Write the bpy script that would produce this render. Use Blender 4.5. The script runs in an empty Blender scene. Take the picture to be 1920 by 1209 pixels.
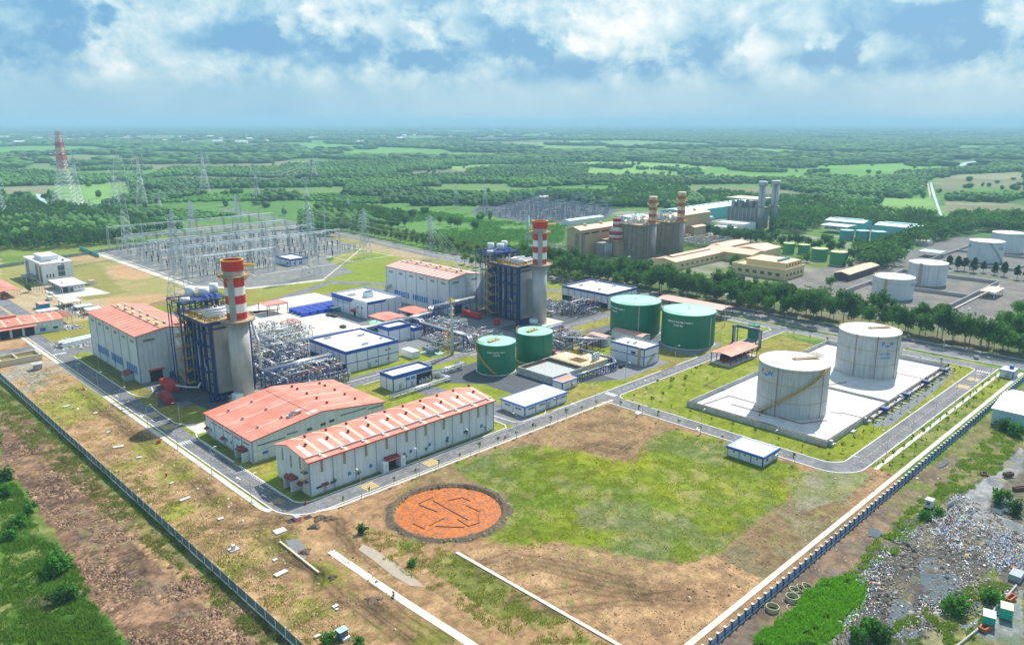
import bpy, math, random
import numpy as np
from mathutils import Matrix, Vector
random.seed(7); rng = np.random.default_rng(7)
S = bpy.context.scene; COL = S.collection; R = math.radians
# ---------------------------------------------------------------- camera (plant frame: X and Y follow the plant's road grid, metres)
F_PX, YH, CAM_H, YAW = 1460.0, 228.0, 110.0, R(44.618)
PITCH = math.atan((604.5-YH)/F_PX)
cp, sp, ca, sa = math.cos(PITCH), math.sin(PITCH), math.cos(YAW), math.sin(YAW)
def rot(v): return Vector((ca*v[0]+sa*v[1], -sa*v[0]+ca*v[1], v[2]))
c_r, c_f, c_u = rot((1,0,0)), rot((0,cp,-sp)), rot((0,sp,cp))
cam = bpy.data.cameras.new('camera'); co = bpy.data.objects.new('camera', cam); COL.objects.link(co)
co.matrix_world = Matrix(((c_r.x,c_u.x,-c_f.x,0),(c_r.y,c_u.y,-c_f.y,0),(c_r.z,c_u.z,-c_f.z,CAM_H),(0,0,0,1)))
cam.sensor_width = 36; cam.lens = F_PX/1920*36; cam.clip_start = 1; cam.clip_end = 80000
S.camera = co
# ---------------------------------------------------------------- sun, sky with clouds, exposure
SUN_EL, SUN_DIR = R(50.5), Vector((0.96, 0.28, 0)).normalized()
sd = Vector((SUN_DIR.x*math.cos(SUN_EL), SUN_DIR.y*math.cos(SUN_EL), math.sin(SUN_EL)))
sl = bpy.data.lights.new('sun','SUN'); sl.energy = 5.0; sl.angle = R(0.6); sl.color = (1,0.95,0.87)
so = bpy.data.objects.new('sun', sl); COL.objects.link(so); so.rotation_euler = sd.to_track_quat('Z','Y').to_euler()
so.location = (300,300,400)
W = bpy.data.worlds.new('World'); S.world = W; W.use_nodes = True
def build_world():
    nt = W.node_tree; N = nt.nodes; L = nt.links; N.clear()
    def nd(t, **k):
        n = N.new(t)
        for a, b in k.items(): setattr(n, a, b)
        return n
    def m(op, a, b=None, c=None, clamp=False):
        n = nd('ShaderNodeMath', operation=op); n.use_clamp = clamp
        for i, v in enumerate((a, b, c)):
            if v is None: continue
            if isinstance(v, (int, float)): n.inputs[i].default_value = v
            else: L.new(v, n.inputs[i])
        return n.outputs[0]
    out = nd('ShaderNodeOutputWorld'); bg = nd('ShaderNodeBackground')
    sky = nd('ShaderNodeTexSky', sky_type='NISHITA'); sky.sun_disc = False
    sky.sun_elevation = SUN_EL; sky.sun_rotation = math.atan2(SUN_DIR.x, SUN_DIR.y)
    sky.air_density = 1.3; sky.dust_density = 2.0; sky.altitude = 100
    tc = nd('ShaderNodeTexCoord'); d = tc.outputs['Generated']
    def dot(v):
        n = nd('ShaderNodeVectorMath', operation='DOT_PRODUCT'); L.new(d, n.inputs[0]); n.inputs[1].default_value = v
        return n.outputs['Value']
    fh = Vector((sa, ca, 0)); rh = Vector((ca, -sa, 0))
    z = dot((0,0,1)); fw = dot(fh); rt = dot(rh)
    az = m('ARCTAN2', rt, fw); el = m('ARCSINE', m('MINIMUM', m('MAXIMUM', z, -1), 1))
    # cloud deck coordinates: azimuth and stretched elevation
    elw = m('MULTIPLY', el, 1.15)
    cb = nd('ShaderNodeCombineXYZ'); L.new(az, cb.inputs[0]); L.new(elw, cb.inputs[1]); L.new(m('MULTIPLY', z, 0.4), cb.inputs[2])
    def noise(vec, scale, detail, rough, dist, off):
        mp = nd('ShaderNodeMapping'); mp.inputs['Location'].default_value = off; L.new(vec, mp.inputs['Vector'])
        n = nd('ShaderNodeTexNoise'); n.inputs['Scale'].default_value = scale; n.inputs['Detail'].default_value = detail
        n.inputs['Roughness'].default_value = rough; n.inputs['Distortion'].default_value = dist
        L.new(mp.outputs[0], n.inputs['Vector']); return n.outputs['Fac']
    big = noise(cb.outputs[0], 5.5, 3, 0.5, 0.2, (3.1, 1.2, 0))
    puff = noise(cb.outputs[0], 13, 14, 0.60, 0.15, (1.7, 0.4, 0))
    puff2 = noise(cb.outputs[0], 13, 14, 0.60, 0.15, (1.7-0.012, 0.4-0.022, 0))
    def ramp(x, a, b, c=0.0, e=1.0):
        n = nd('ShaderNodeMapRange', interpolation_type='SMOOTHSTEP'); L.new(x, n.inputs[0])
        n.inputs[1].default_value = a; n.inputs[2].default_value = b; n.inputs[3].default_value = c; n.inputs[4].default_value = e
        return n.outputs[0]
    # blue cloud bases and gaps at their own places round the sky (azimuth, elevation, half widths, weight)
    wob = m('MULTIPLY', m('SUBTRACT', puff, 0.5), 0.34); wob2 = m('MULTIPLY', m('SUBTRACT', big, 0.5), 0.10)
    gaps = None
    K = 1/F_PX
    for (px, py, wx, wy, s) in ((105,75,85,45,.8),(545,105,150,40,1.0),(690,125,110,28,.9),(845,20,60,32,.9),(935,100,65,26,.9),(1090,145,130,24,.75),
                             (1490,95,90,50,.8),(1700,70,170,75,1.15),(1330,60,110,40,.35),(200,150,60,14,.6),(1180,40,40,30,.3),(1850,30,90,40,.7),(1880,105,60,30,.4)):
        A, E = math.atan((px-960)*K), math.atan((YH-py)*K)
        a = m('DIVIDE', m('ADD', m('SUBTRACT', az, A), wob), wx*K); b = m('DIVIDE', m('ADD', m('SUBTRACT', el, E), wob2), wy*K)
        q = m('ADD', m('MULTIPLY', a, a), m('MULTIPLY', b, b))
        g = m('MULTIPLY', ramp(q, 1.7, 0.0), s)
        gaps = g if gaps is None else m('MAXIMUM', gaps, g)
    brights = None
    for (px, py, wx, wy, s) in ((590,88,38,20,1),(700,60,60,50,.8),(1210,45,170,55,.9),(1400,92,75,28,1),(1570,95,70,28,1.1),(1640,14,60,16,.9),(40,40,80,40,.4),(300,70,70,50,.45),(1000,50,60,40,.6),(1110,110,60,20,.8),(860,70,60,40,.5),(1870,60,60,50,.5)):
        A, E = math.atan((px-960)*K), math.atan((YH-py)*K)
        a = m('DIVIDE', m('ADD', m('SUBTRACT', az, A), wob), wx*K); b = m('DIVIDE', m('ADD', m('SUBTRACT', el, E), wob2), wy*K)
        q = m('ADD', m('MULTIPLY', a, a), m('MULTIPLY', b, b))
        g = m('MULTIPLY', ramp(q, 1.6, 0.0), s)
        brights = g if brights is None else m('MAXIMUM', brights, g)
    relief = m('MULTIPLY', m('SUBTRACT', puff, puff2), 1.9)
    base = m('ADD', m('MULTIPLY', puff, 1.15), m('MULTIPLY', big, 0.55))           # ~0.85 mean
    v = m('ADD', m('SUBTRACT', base, 0.42), relief)
    v = m('SUBTRACT', m('ADD', v, m('MULTIPLY', brights, 0.34)), m('MULTIPLY', gaps, 0.36))
    low = ramp(el, R(3.9), R(1.4))          # even veil under the cloud bases
    v = m('ADD', m('MULTIPLY', v, m('SUBTRACT', 1.0, low)), m('MULTIPLY', m('ADD', m('ADD', 0.42, m('MULTIPLY', m('SUBTRACT', big, .5), .45)), m('MULTIPLY', m('SUBTRACT', puff, .5), .25)), low))
    cr = nd('ShaderNodeValToRGB'); L.new(v, cr.inputs[0]); e = cr.color_ramp
    e.elements[0].position = 0.0; e.elements[0].color = (0.16,0.42,0.70,1)
    e.elements[1].position = 1.0; e.elements[1].color = (.98,.99,1.0,1)
    for p_, c_ in ((0.2,(0.25,0.52,0.76,1)),(0.38,(0.38,0.64,0.80,1)),(0.58,(0.55,0.76,0.87,1)),(0.85,(0.80,0.91,0.96,1))):
        x = e.elements.new(p_); x.color = c_
    # blend the physical sky in, more of it overhead and behind
    sk = nd('ShaderNodeVectorMath', operation='SCALE'); L.new(sky.outputs[0], sk.inputs[0]); sk.inputs['Scale'].default_value = 0.12
    mx = nd('ShaderNodeMix', data_type='RGBA'); L.new(ramp(el, R(12), R(45), 0.88, 0.5), mx.inputs[0])
    L.new(sk.outputs[0], mx.inputs[6]); L.new(cr.outputs[0], mx.inputs[7])
    L.new(mx.outputs[2], bg.inputs[0]); bg.inputs[1].default_value = 0.85
    L.new(bg.outputs[0], out.inputs[0])
build_world()
S.view_settings.view_transform = 'Standard'; S.view_settings.look = 'None'; S.view_settings.exposure = 0.3; S.view_settings.gamma = 1
S.cycles.volume_bounces = 1; S.cycles.max_bounces = 6; S.cycles.transparent_max_bounces = 6
S.cycles.volume_step_rate = 4
# ---------------------------------------------------------------- helpers
def raydir(x, y):
    return (c_r*((x-960)/F_PX) + c_u*(-(y-604.5)/F_PX) + c_f)
def P(x, y, z=0.0):
    d = raydir(x, y); t = (z-CAM_H)/d.z
    return (d.x*t, d.y*t)
_m = {}
def mat(name, col=(0.5,0.5,0.5), rough=0.7, metal=0.0, nz=0.12, ns=0.5, col2=None, attr=False, bump=0.0, stripes=None, spec=0.4, dirt=0.0):
    """Principled material: base colour broken up by two noises (object space), optional cladding stripes, optional vertex colour."""
    if name in _m: return _m[name]
    M = bpy.data.materials.new(name); M.use_nodes = True; _m[name] = M
    nt = M.node_tree; N = nt.nodes; L = nt.links; b = N['Principled BSDF']
    b.inputs['Roughness'].default_value = rough; b.inputs['Metallic'].default_value = metal
    if 'Specular IOR Level' in b.inputs: b.inputs['Specular IOR Level'].default_value = spec
    tc = N.new('ShaderNodeTexCoord'); g = N.new('ShaderNodeNewGeometry')
    pos = g.outputs['Position'] if attr or nz else tc.outputs['Object']
    n1 = N.new('ShaderNodeTexNoise'); n1.inputs['Scale'].default_value = ns; n1.inputs['Detail'].default_value = 6; n1.inputs['Roughness'].default_value = .65
    L.new(pos, n1.inputs['Vector'])
    mr = N.new('ShaderNodeMapRange'); mr.inputs[1].default_value = .3; mr.inputs[2].default_value = .7
    mr.inputs[3].default_value = 1-nz; mr.inputs[4].default_value = 1+nz; mr.clamp = False; L.new(n1.outputs['Fac'], mr.inputs[0])
    if attr:
        a = N.new('ShaderNodeVertexColor'); a.layer_name = 'Col'; src = a.outputs[0]
    else:
        c = N.new('ShaderNodeRGB'); c.outputs[0].default_value = (*col, 1); src = c.outputs[0]
    if col2:
        n2 = N.new('ShaderNodeTexNoise'); n2.inputs['Scale'].default_value = ns*0.35; n2.inputs['Detail'].default_value = 8; n2.inputs['Roughness'].default_value = .7; L.new(pos, n2.inputs['Vector'])
        r2 = N.new('ShaderNodeMapRange'); r2.inputs[1].default_value = .45; r2.inputs[2].default_value = .62; L.new(n2.outputs['Fac'], r2.inputs[0])
        x = N.new('ShaderNodeMix'); x.data_type = 'RGBA'; L.new(r2.outputs[0], x.inputs[0]); L.new(src, x.inputs[6]); x.inputs[7].default_value = (*col2, 1); src = x.outputs[2]
    if stripes:
        per, amt = stripes
        sx = N.new('ShaderNodeSeparateXYZ'); L.new(pos, sx.inputs[0])
        ad = N.new('ShaderNodeMath'); ad.operation = 'ADD'; L.new(sx.outputs[0], ad.inputs[0]); L.new(sx.outputs[1], ad.inputs[1])
        fr = N.new('ShaderNodeMath'); fr.operation = 'PINGPONG'; L.new(ad.outputs[0], fr.inputs[0]); fr.inputs[1].default_value = per
        rr = N.new('ShaderNodeMapRange'); rr.inputs[1].default_value = per*.80; rr.inputs[2].default_value = per*.97; rr.inputs[3].default_value = 1; rr.inputs[4].default_value = 1-amt; L.new(fr.outputs[0], rr.inputs[0])
        mm = N.new('ShaderNodeMath'); mm.operation = 'MULTIPLY'; L.new(mr.outputs[0], mm.inputs[0]); L.new(rr.outputs[0], mm.inputs[1]); fac = mm.outputs[0]
    else: fac = mr.outputs[0]
    if dirt:
        mpd = N.new('ShaderNodeMapping'); mpd.inputs['Scale'].default_value = (1.1,1.1,0.09); L.new(pos, mpd.inputs[0])
        n4 = N.new('ShaderNodeTexNoise'); n4.inputs['Scale'].default_value = 1.3; n4.inputs['Detail'].default_value = 5; L.new(mpd.outputs[0], n4.inputs['Vector'])
        r4 = N.new('ShaderNodeMapRange'); r4.inputs[1].default_value = .5; r4.inputs[2].default_value = .75; r4.inputs[3].default_value = 1; r4.inputs[4].default_value = 1-dirt; L.new(n4.outputs['Fac'], r4.inputs[0])
        m4 = N.new('ShaderNodeMath'); m4.operation = 'MULTIPLY'; L.new(fac, m4.inputs[0]); L.new(r4.outputs[0], m4.inputs[1]); fac = m4.outputs[0]
    sc = N.new('ShaderNodeVectorMath'); sc.operation = 'SCALE'; L.new(src, sc.inputs[0]); L.new(fac, sc.inputs['Scale'])
    L.new(sc.outputs[0], b.inputs['Base Color'])
    if bump:
        bp = N.new('ShaderNodeBump'); bp.inputs['Strength'].default_value = 1; bp.inputs['Distance'].default_value = bump
        n3 = N.new('ShaderNodeTexNoise'); n3.inputs['Scale'].default_value = ns*2.2; n3.inputs['Detail'].default_value = 8; n3.inputs['Roughness'].default_value = .7; L.new(pos, n3.inputs['Vector'])
        L.new(n3.outputs['Fac'], bp.inputs['Height']); L.new(bp.outputs[0], b.inputs['Normal'])
    return M
def foliage_mat(name, tr=.35):
    M = mat(name, attr=True, rough=.8, nz=.3, ns=1.2, spec=.15); nt = M.node_tree; N = nt.nodes; L = nt.links; b = N['Principled BSDF']; t_ = N.new('ShaderNodeBsdfTranslucent'); mx = N.new('ShaderNodeMixShader'); mx.inputs[0].default_value = tr
    src = b.inputs['Base Color'].links[0].from_socket; sc = N.new('ShaderNodeVectorMath'); sc.operation = 'MULTIPLY'; L.new(src, sc.inputs[0]); sc.inputs[1].default_value = (1.5,1.6,.9); L.new(sc.outputs[0], t_.inputs['Color'])
    L.new(b.outputs[0], mx.inputs[1]); L.new(t_.outputs[0], mx.inputs[2]); L.new(mx.outputs[0], N['Material Output'].inputs['Surface']); return M
def rough_ground(M):
    nt = M.node_tree; N = nt.nodes; L = nt.links; b = N['Principled BSDF']; src = b.inputs['Base Color'].links[0].from_socket; g = N.new('ShaderNodeNewGeometry')
    for sc_, a, c, lo, hi in ((.09,.3,.7,.86,1.14),(3.6,.35,.65,.80,1.20),(.45,.40,.60,.90,1.10)):
        n = N.new('ShaderNodeTexNoise'); n.inputs['Scale'].default_value = sc_; n.inputs['Detail'].default_value = 7; n.inputs['Roughness'].default_value = .68; n.inputs['Distortion'].default_value = .4; L.new(g.outputs['Position'], n.inputs['Vector'])
        r = N.new('ShaderNodeMapRange'); r.inputs[1].default_value = a; r.inputs[2].default_value = c; r.inputs[3].default_value = lo; r.inputs[4].default_value = hi; L.new(n.outputs['Fac'], r.inputs[0])
        m = N.new('ShaderNodeVectorMath'); m.operation = 'SCALE'; L.new(src, m.inputs[0]); L.new(r.outputs[0], m.inputs['Scale']); src = m.outputs[0]
    L.new(src, b.inputs['Base Color'])
def tag(o, label=None, cat=None, group=None, kind=None):
    if label: o['label'] = label
    if cat: o['category'] = cat
    if group: o['group'] = group
    if kind: o['kind'] = kind
    return o
def empty(name, loc, label, cat, group=None, rz=0):
    o = bpy.data.objects.new(name, None); COL.objects.link(o); o.location = loc; o.rotation_euler = (0,0,rz); o.empty_display_size = 1
    return tag(o, label, cat, group)
class MB:
    def __init__(s): s.v = []; s.f = []; s.smooth = set()
    def quad(s, a, b, c, d): n = len(s.v); s.v += [a,b,c,d]; s.f.append((n,n+1,n+2,n+3)); return s
    def tri(s, a, b, c): n = len(s.v); s.v += [a,b,c]; s.f.append((n,n+1,n+2)); return s
    def box(s, x0, y0, z0, x1, y1, z1):
        n = len(s.v); s.v += [(x0,y0,z0),(x1,y0,z0),(x1,y1,z0),(x0,y1,z0),(x0,y0,z1),(x1,y0,z1),(x1,y1,z1),(x0,y1,z1)]
        s.f += [(n,n+3,n+2,n+1),(n+4,n+5,n+6,n+7),(n,n+1,n+5,n+4),(n+1,n+2,n+6,n+5),(n+2,n+3,n+7,n+6),(n+3,n,n+4,n+7)]; return s
    def bc(s, cx, cy, z0, w, d, h): return s.box(cx-w/2, cy-d/2, z0, cx+w/2, cy+d/2, z0+h)
    def prism(s, pts, z0, z1):
        n = len(s.v); k = len(pts); s.v += [(p[0],p[1],z0) for p in pts]+[(p[0],p[1],z1) for p in pts]
        s.f.append(tuple(range(n+k-1, n-1, -1))); s.f.append(tuple(range(n+k, n+2*k)))
        for i in range(k): j = (i+1) % k; s.f.append((n+i, n+j, n+k+j, n+k+i))
        return s
    def extr(s, prof, axis, a0, a1):
        """profile of (u,z) extruded along axis 'x' or 'y'"""
        k = len(prof); n = len(s.v)
        for a in (a0, a1): s.v += [((a,u,z) if axis == 'x' else (u,a,z)) for u, z in prof]
        s.f.append(tuple(range(n, n+k))); s.f.append(tuple(range(n+2*k-1, n+k-1, -1)))
        for i in range(k): j = (i+1) % k; s.f.append((n+i, n+k+i, n+k+j, n+j))
        return s
    def bar(s, p, q, w, n=4, cap=False, w2=None):
        p = Vector(p); q = Vector(q); d = q-p
        if d.length < 1e-6: return s
        a = d.orthogonal().normalized(); b = d.normalized().cross(a); o = len(s.v); w2 = w if w2 is None else w2
        for pt, r in ((p, w/2), (q, w2/2)):
            for i in range(n):
                t = 2*math.pi*(i+.5)/n; s.v.append(tuple(pt+a*math.cos(t)*r*(1.414 if n == 4 else 1)+b*math.sin(t)*r*(1.414 if n == 4 else 1)))
        f0 = len(s.f)
        for i in range(n): j = (i+1) % n; s.f.append((o+i, o+j, o+n+j, o+n+i))
        if n > 6: s.smooth.update(range(f0, len(s.f)))
        if cap: s.f.append(tuple(range(o+n-1, o-1, -1))); s.f.append(tuple(range(o+n, o+2*n)))
        return s
    def path(s, pts, w, n=6):
        for a, b in zip(pts, pts[1:]):
            a = Vector(a); b = Vector(b); d = (b-a).normalized()*w*0.35; s.bar(a-d, b+d, w, n, cap=n <= 8)
        return s
    def cyl(s, cx, cy, z0, z1, r, n=24, r2=None, cap=True, ax='z'):
        r2 = r if r2 is None else r2; o = len(s.v)
        for z, rr in ((z0, r), (z1, r2)):
            for i in range(n):
                t = 2*math.pi*i/n; u, v = rr*math.cos(t), rr*math.sin(t)
                s.v.append((cx+u, cy+v, z) if ax == 'z' else ((z, cx+u, cy+v) if ax == 'x' else (cx+u, z, cy+v)))
        f0 = len(s.f)
        for i in range(n): j = (i+1) % n; s.f.append((o+i, o+j, o+n+j, o+n+i) if ax != 'y' else (o+j, o+i, o+n+i, o+n+j))
        s.smooth.update(range(f0, len(s.f)))
        if cap: s.f.append(tuple(range(o+n-1, o-1, -1))); s.f.append(tuple(range(o+n, o+2*n)))
        return s
    def ring(s, cx, cy, z0, z1, ro, ri, n=24, a0=0, a1=2*math.pi):
        full = abs(a1-a0-2*math.pi) < 1e-6; k = n if full else n+1
        o = len(s.v)
        for i in range(k):
            t = a0+(a1-a0)*i/n; c, d = math.cos(t), math.sin(t)
            s.v += [(cx+ri*c,cy+ri*d,z0),(cx+ro*c,cy+ro*d,z0),(cx+ro*c,cy+ro*d,z1),(cx+ri*c,cy+ri*d,z1)]
        for i in range(n):
            a = o+4*i; b = o+4*((i+1) % k)
            for u in range(4): w = (u+1) % 4; s.f.append((a+u, b+u, b+w, a+w))
        return s
    def strip(s, pts, w, z, h=None, closed=False, side=0):
        """ribbon (h None) or raised kerb along a polyline; side shifts the line sideways"""
        k = len(pts); V = [Vector((p[0],p[1],0)) for p in pts]; offs = []
        for i in range(k):
            a = V[i-1] if (i or closed) else None; b = V[(i+1) % k] if (i < k-1 or closed) else None
            d1 = (V[i]-a).normalized() if a is not None else None; d2 = (b-V[i]).normalized() if b is not None else None
            d = (d1+d2).normalized() if d1 is not None and d2 is not None else (d1 if d1 is not None else d2)
            nrm = Vector((-d.y, d.x, 0)); sc = 1/max(.4, nrm.dot(Vector((-d1.y,d1.x,0)))) if d1 is not None else 1
            offs.append(nrm*sc)
        o = len(s.v); hs = [z] if h is None else [z, z+h]
        for i in range(k):
            l = V[i]+offs[i]*(side+w/2); r = V[i]+offs[i]*(side-w/2)
            for zz in hs: s.v += [(l.x,l.y,zz),(r.x,r.y,zz)]
        st = 2*len(hs)
        for i in range(k if closed else k-1):
            a = o+st*i; b = o+st*((i+1) % k)
            if h is None: s.f.append((a, a+1, b+1, b))
            else: s.f += [(a+2,a+3,b+3,b+2),(a,a+2,b+2,b),(a+1,b+1,b+3,a+3)]
        if h is not None and not closed:
            a = o; b = o+st*(k-1); s.f += [(a,a+1,a+3,a+2),(b,b+2,b+3,b+1)]
        return s
    def build(s, name, m, parent=None, loc=None, auto=True):
        me = bpy.data.meshes.new(name); me.from_pydata(s.v, [], s.f); me.materials.append(m)
        if s.smooth:
            fl = np.zeros(len(s.f), bool); fl[list(s.smooth)] = True; me.polygons.foreach_set('use_smooth', fl)
        me.update(); o = bpy.data.objects.new(name, me); COL.objects.link(o)
        if parent: o.parent = parent
        if loc: o.location = loc
        return o
def _each(s, name, m, parent=None):
    """one object per loose piece (every box, bar or quad is a part of its own)"""
    par = list(range(len(s.v)))
    def find(a):
        while par[a] != a: par[a] = par[par[a]]; a = par[a]
        return a
    for f in s.f:
        r = find(f[0])
        for k in f[1:]: par[find(k)] = r
    g = {}
    for i, f in enumerate(s.f): g.setdefault(find(f[0]), []).append(i)
    for r, fi in g.items():
        b = MB(); mp = {}
        for i in fi:
            ff = []
            for k in s.f[i]:
                if k not in mp: mp[k] = len(b.v); b.v.append(s.v[k])
                ff.append(mp[k])
            if i in s.smooth: b.smooth.add(len(b.f))
            b.f.append(tuple(ff))
        o = b.build(name, m, parent)
    return o
MB.each = _each
def at(mb, dx, dy, dz=0):
    mb.v = [(x+dx, y+dy, z+dz) for x, y, z in mb.v]; return mb
def dup(root, loc, label=None, group=None, rz=None, sc=None):
    def cpy(o, par):
        c = o.copy(); COL.objects.link(c)
        if par: c.parent = par
        for ch in kids.get(o.name, ()): cpy(ch, c)
        return c
    kids = {}
    def walk(o):
        kids[o.name] = list(o.children)
        for ch in kids[o.name]: walk(ch)
    walk(root)
    r = cpy(root, None); r.location = loc
    if rz is not None: r.rotation_euler = (0,0,rz)
    if sc is not None: r.scale = sc if hasattr(sc, '__len__') else (sc,sc,sc)
    if label: r['label'] = label
    if group: r['group'] = group
    return r
def npmesh(name, verts, faces_n, faces, m, cols=None, smooth=False):
    """fast mesh from numpy arrays; faces: flat index array, faces_n verts per face"""
    me = bpy.data.meshes.new(name); nf = len(faces)//faces_n
    me.vertices.add(len(verts)); me.vertices.foreach_set('co', np.asarray(verts, np.float32).ravel())
    me.loops.add(len(faces)); me.loops.foreach_set('vertex_index', np.asarray(faces, np.int32))
    me.polygons.add(nf); me.polygons.foreach_set('loop_start', np.arange(nf, dtype=np.int32)*faces_n)
    if smooth: me.polygons.foreach_set('use_smooth', np.ones(nf, bool))
    me.update(calc_edges=True)
    if cols is not None:
        a = me.color_attributes.new('Col', 'FLOAT_COLOR', 'POINT'); c = np.ones((len(verts),4), np.float32); c[:,:3] = cols
        a.data.foreach_set('color', c.ravel())
    me.materials.append(m); o = bpy.data.objects.new(name, me); COL.objects.link(o); return o
def vnoise(x, y, s, seed=0):
    x = x*s; y = y*s; xi = np.floor(x).astype(np.int64); yi = np.floor(y).astype(np.int64); fx = x-xi; fy = y-yi
    fx = fx*fx*(3-2*fx); fy = fy*fy*(3-2*fy)
    def h(a, b):
        n = (a*374761393+b*668265263+seed*974634777) & 0xffffffff; n = ((n ^ (n >> 13))*1274126177) & 0xffffffff
        return ((n ^ (n >> 16)) & 0xffff)/65535.0
    return (h(xi,yi)*(1-fx)+h(xi+1,yi)*fx)*(1-fy)+(h(xi,yi+1)*(1-fx)+h(xi+1,yi+1)*fx)*fy
def fbm(x, y, s, o=4, seed=0):
    t = 0; a = .5; w = 0
    for i in range(o): t = t+a*vnoise(x, y, s*2**i, seed+i*17); w += a; a *= .55
    return t/w
def inpoly(x, y, pts):
    m = np.zeros(x.shape, bool); k = len(pts)
    xs = [p[0] for p in pts]; ys = [p[1] for p in pts]
    bb = (x > min(xs)) & (x < max(xs)) & (y > min(ys)) & (y < max(ys)); X = x[bb]; Y = y[bb]; r = np.zeros(X.shape, bool)
    for i in range(k):
        (x1,y1),(x2,y2) = pts[i], pts[(i+1) % k]
        if y1 == y2: continue
        c = ((y1 > Y) != (y2 > Y)) & (X < (x2-x1)*(Y-y1)/(y2-y1)+x1); r ^= c
    m[bb] = r; return m
# ================================================================= GROUND
def C(r, g, b): return np.array([r, g, b])
LAWN, LAWN2, DRYG = C(.19,.23,.016), C(.10,.155,.016), C(.27,.24,.055)
DIRT, DIRT2, BROWN, MUD = C(.45,.285,.15), C(.33,.20,.105), C(.20,.135,.07), C(.155,.115,.09)
WILD, WILD2, CROP, SAND, GRAV = C(.07,.14,.022), C(.12,.23,.025), C(.11,.25,.045), C(.42,.35,.26), C(.21,.215,.23)
FOR = C(.065,.145,.045)
def fieldtype(x, y):
    """patchwork of the far plain: 0 forest, 1 green crop, 2 pale crop, 3 bare"""
    u = (x*.712-y*.702)/430.0; v = (x*.702+y*.712)/150.0
    far = np.clip((np.hypot(x, y)-1800)/4000, 0, 1); u = u/(1+far*1.2); v = v/(1+far*1.2)
    u = u+.35*(fbm(x, y, .003, 3, 5)-.5)*2; v = v+.35*(fbm(x, y, .003, 3, 9)-.5)*2
    iu = np.floor(u).astype(np.int64); iv = np.floor(v).astype(np.int64)
    best = np.full(x.shape, 9.0); bid = np.zeros(x.shape)
    def h(a, b, s):
        n = (a*73856093 ^ b*19349663 ^ s*83492791) & 0xffffffff; n = ((n ^ (n >> 15))*2246822519) & 0xffffffff
        return ((n ^ (n >> 13)) & 0xffff)/65535.0
    for a in (-1,0,1):
        for b in (-1,0,1):
            cu, cv = iu+a, iv+b; d = (u-cu-h(cu,cv,1))**2+(v-cv-h(cu,cv,2))**2; k = d < best
            best = np.where(k, d, best); bid = np.where(k, h(cu,cv,3), bid)
    t = np.where(bid < .38, 0, np.where(bid < .78, 1, np.where(bid < .94, 2, 3)))
    for pts, ty in FIELD_PX: t = np.where(inpoly(x, y, pts), ty, t)
    return t, bid
def poly(px): return [P(*q) for q in px]
FIELD_PX = [(poly(p), t) for p, t in (
    ([(0,368),(60,362),(75,392),(60,412),(0,412)],1), ([(95,350),(240,342),(250,372),(160,392),(110,388)],2),
    ([(110,410),(250,396),(345,420),(380,435),(240,440),(120,432)],1), ([(270,385),(470,352),(480,380),(640,370),(770,380),(770,395),(560,420),(330,420)],1),
    ([(575,362),(740,372),(745,392),(600,392)],1), ([(0,395),(70,380),(235,412),(232,440),(330,452),(330,462),(0,462)],0),
    ([(650,350),(790,338),(788,362),(700,372),(640,368)],0), ([(720,368),(830,362),(830,378),(720,382)],0),
    ([(750,322),(960,313),(960,320),(800,330)],3), ([(820,345),(950,345),(960,362),(840,360)],2), ([(870,322),(1000,312),(1100,312),(1100,338),(880,342)],0),
    ([(650,400),(900,385),(1060,430),(1050,470),(900,490),(700,440)],1), ([(1010,350),(1150,345),(1150,368),(960,372)],1),
    ([(1145,352),(1265,352),(1265,385),(1150,388)],0), ([(1275,350),(1545,352),(1540,372),(1440,376),(1300,372)],3),
    ([(1525,372),(1750,372),(1758,400),(1680,406),(1570,398)],2), ([(1770,376),(1920,382),(1920,404),(1775,400)],3), ([(1700,398),(1770,402),(1765,412),(1700,410)],1), ([(1775,402),(1920,408),(1920,420),(1790,415)],1),
    ([(1750,340),(1790,328),(1920,322),(1920,358),(1760,358)],3), ([(1805,352),(1900,352),(1920,362),(1810,362)],1),
    ([(1440,350),(1500,345),(1750,330),(1740,358),(1700,372),(1530,366)],0), ([(1445,376),(1540,380),(1660,400),(1660,420),(1445,425)],0),
    ([(600,388),(720,425),(780,440),(700,440),(560,440)],0))]
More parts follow.
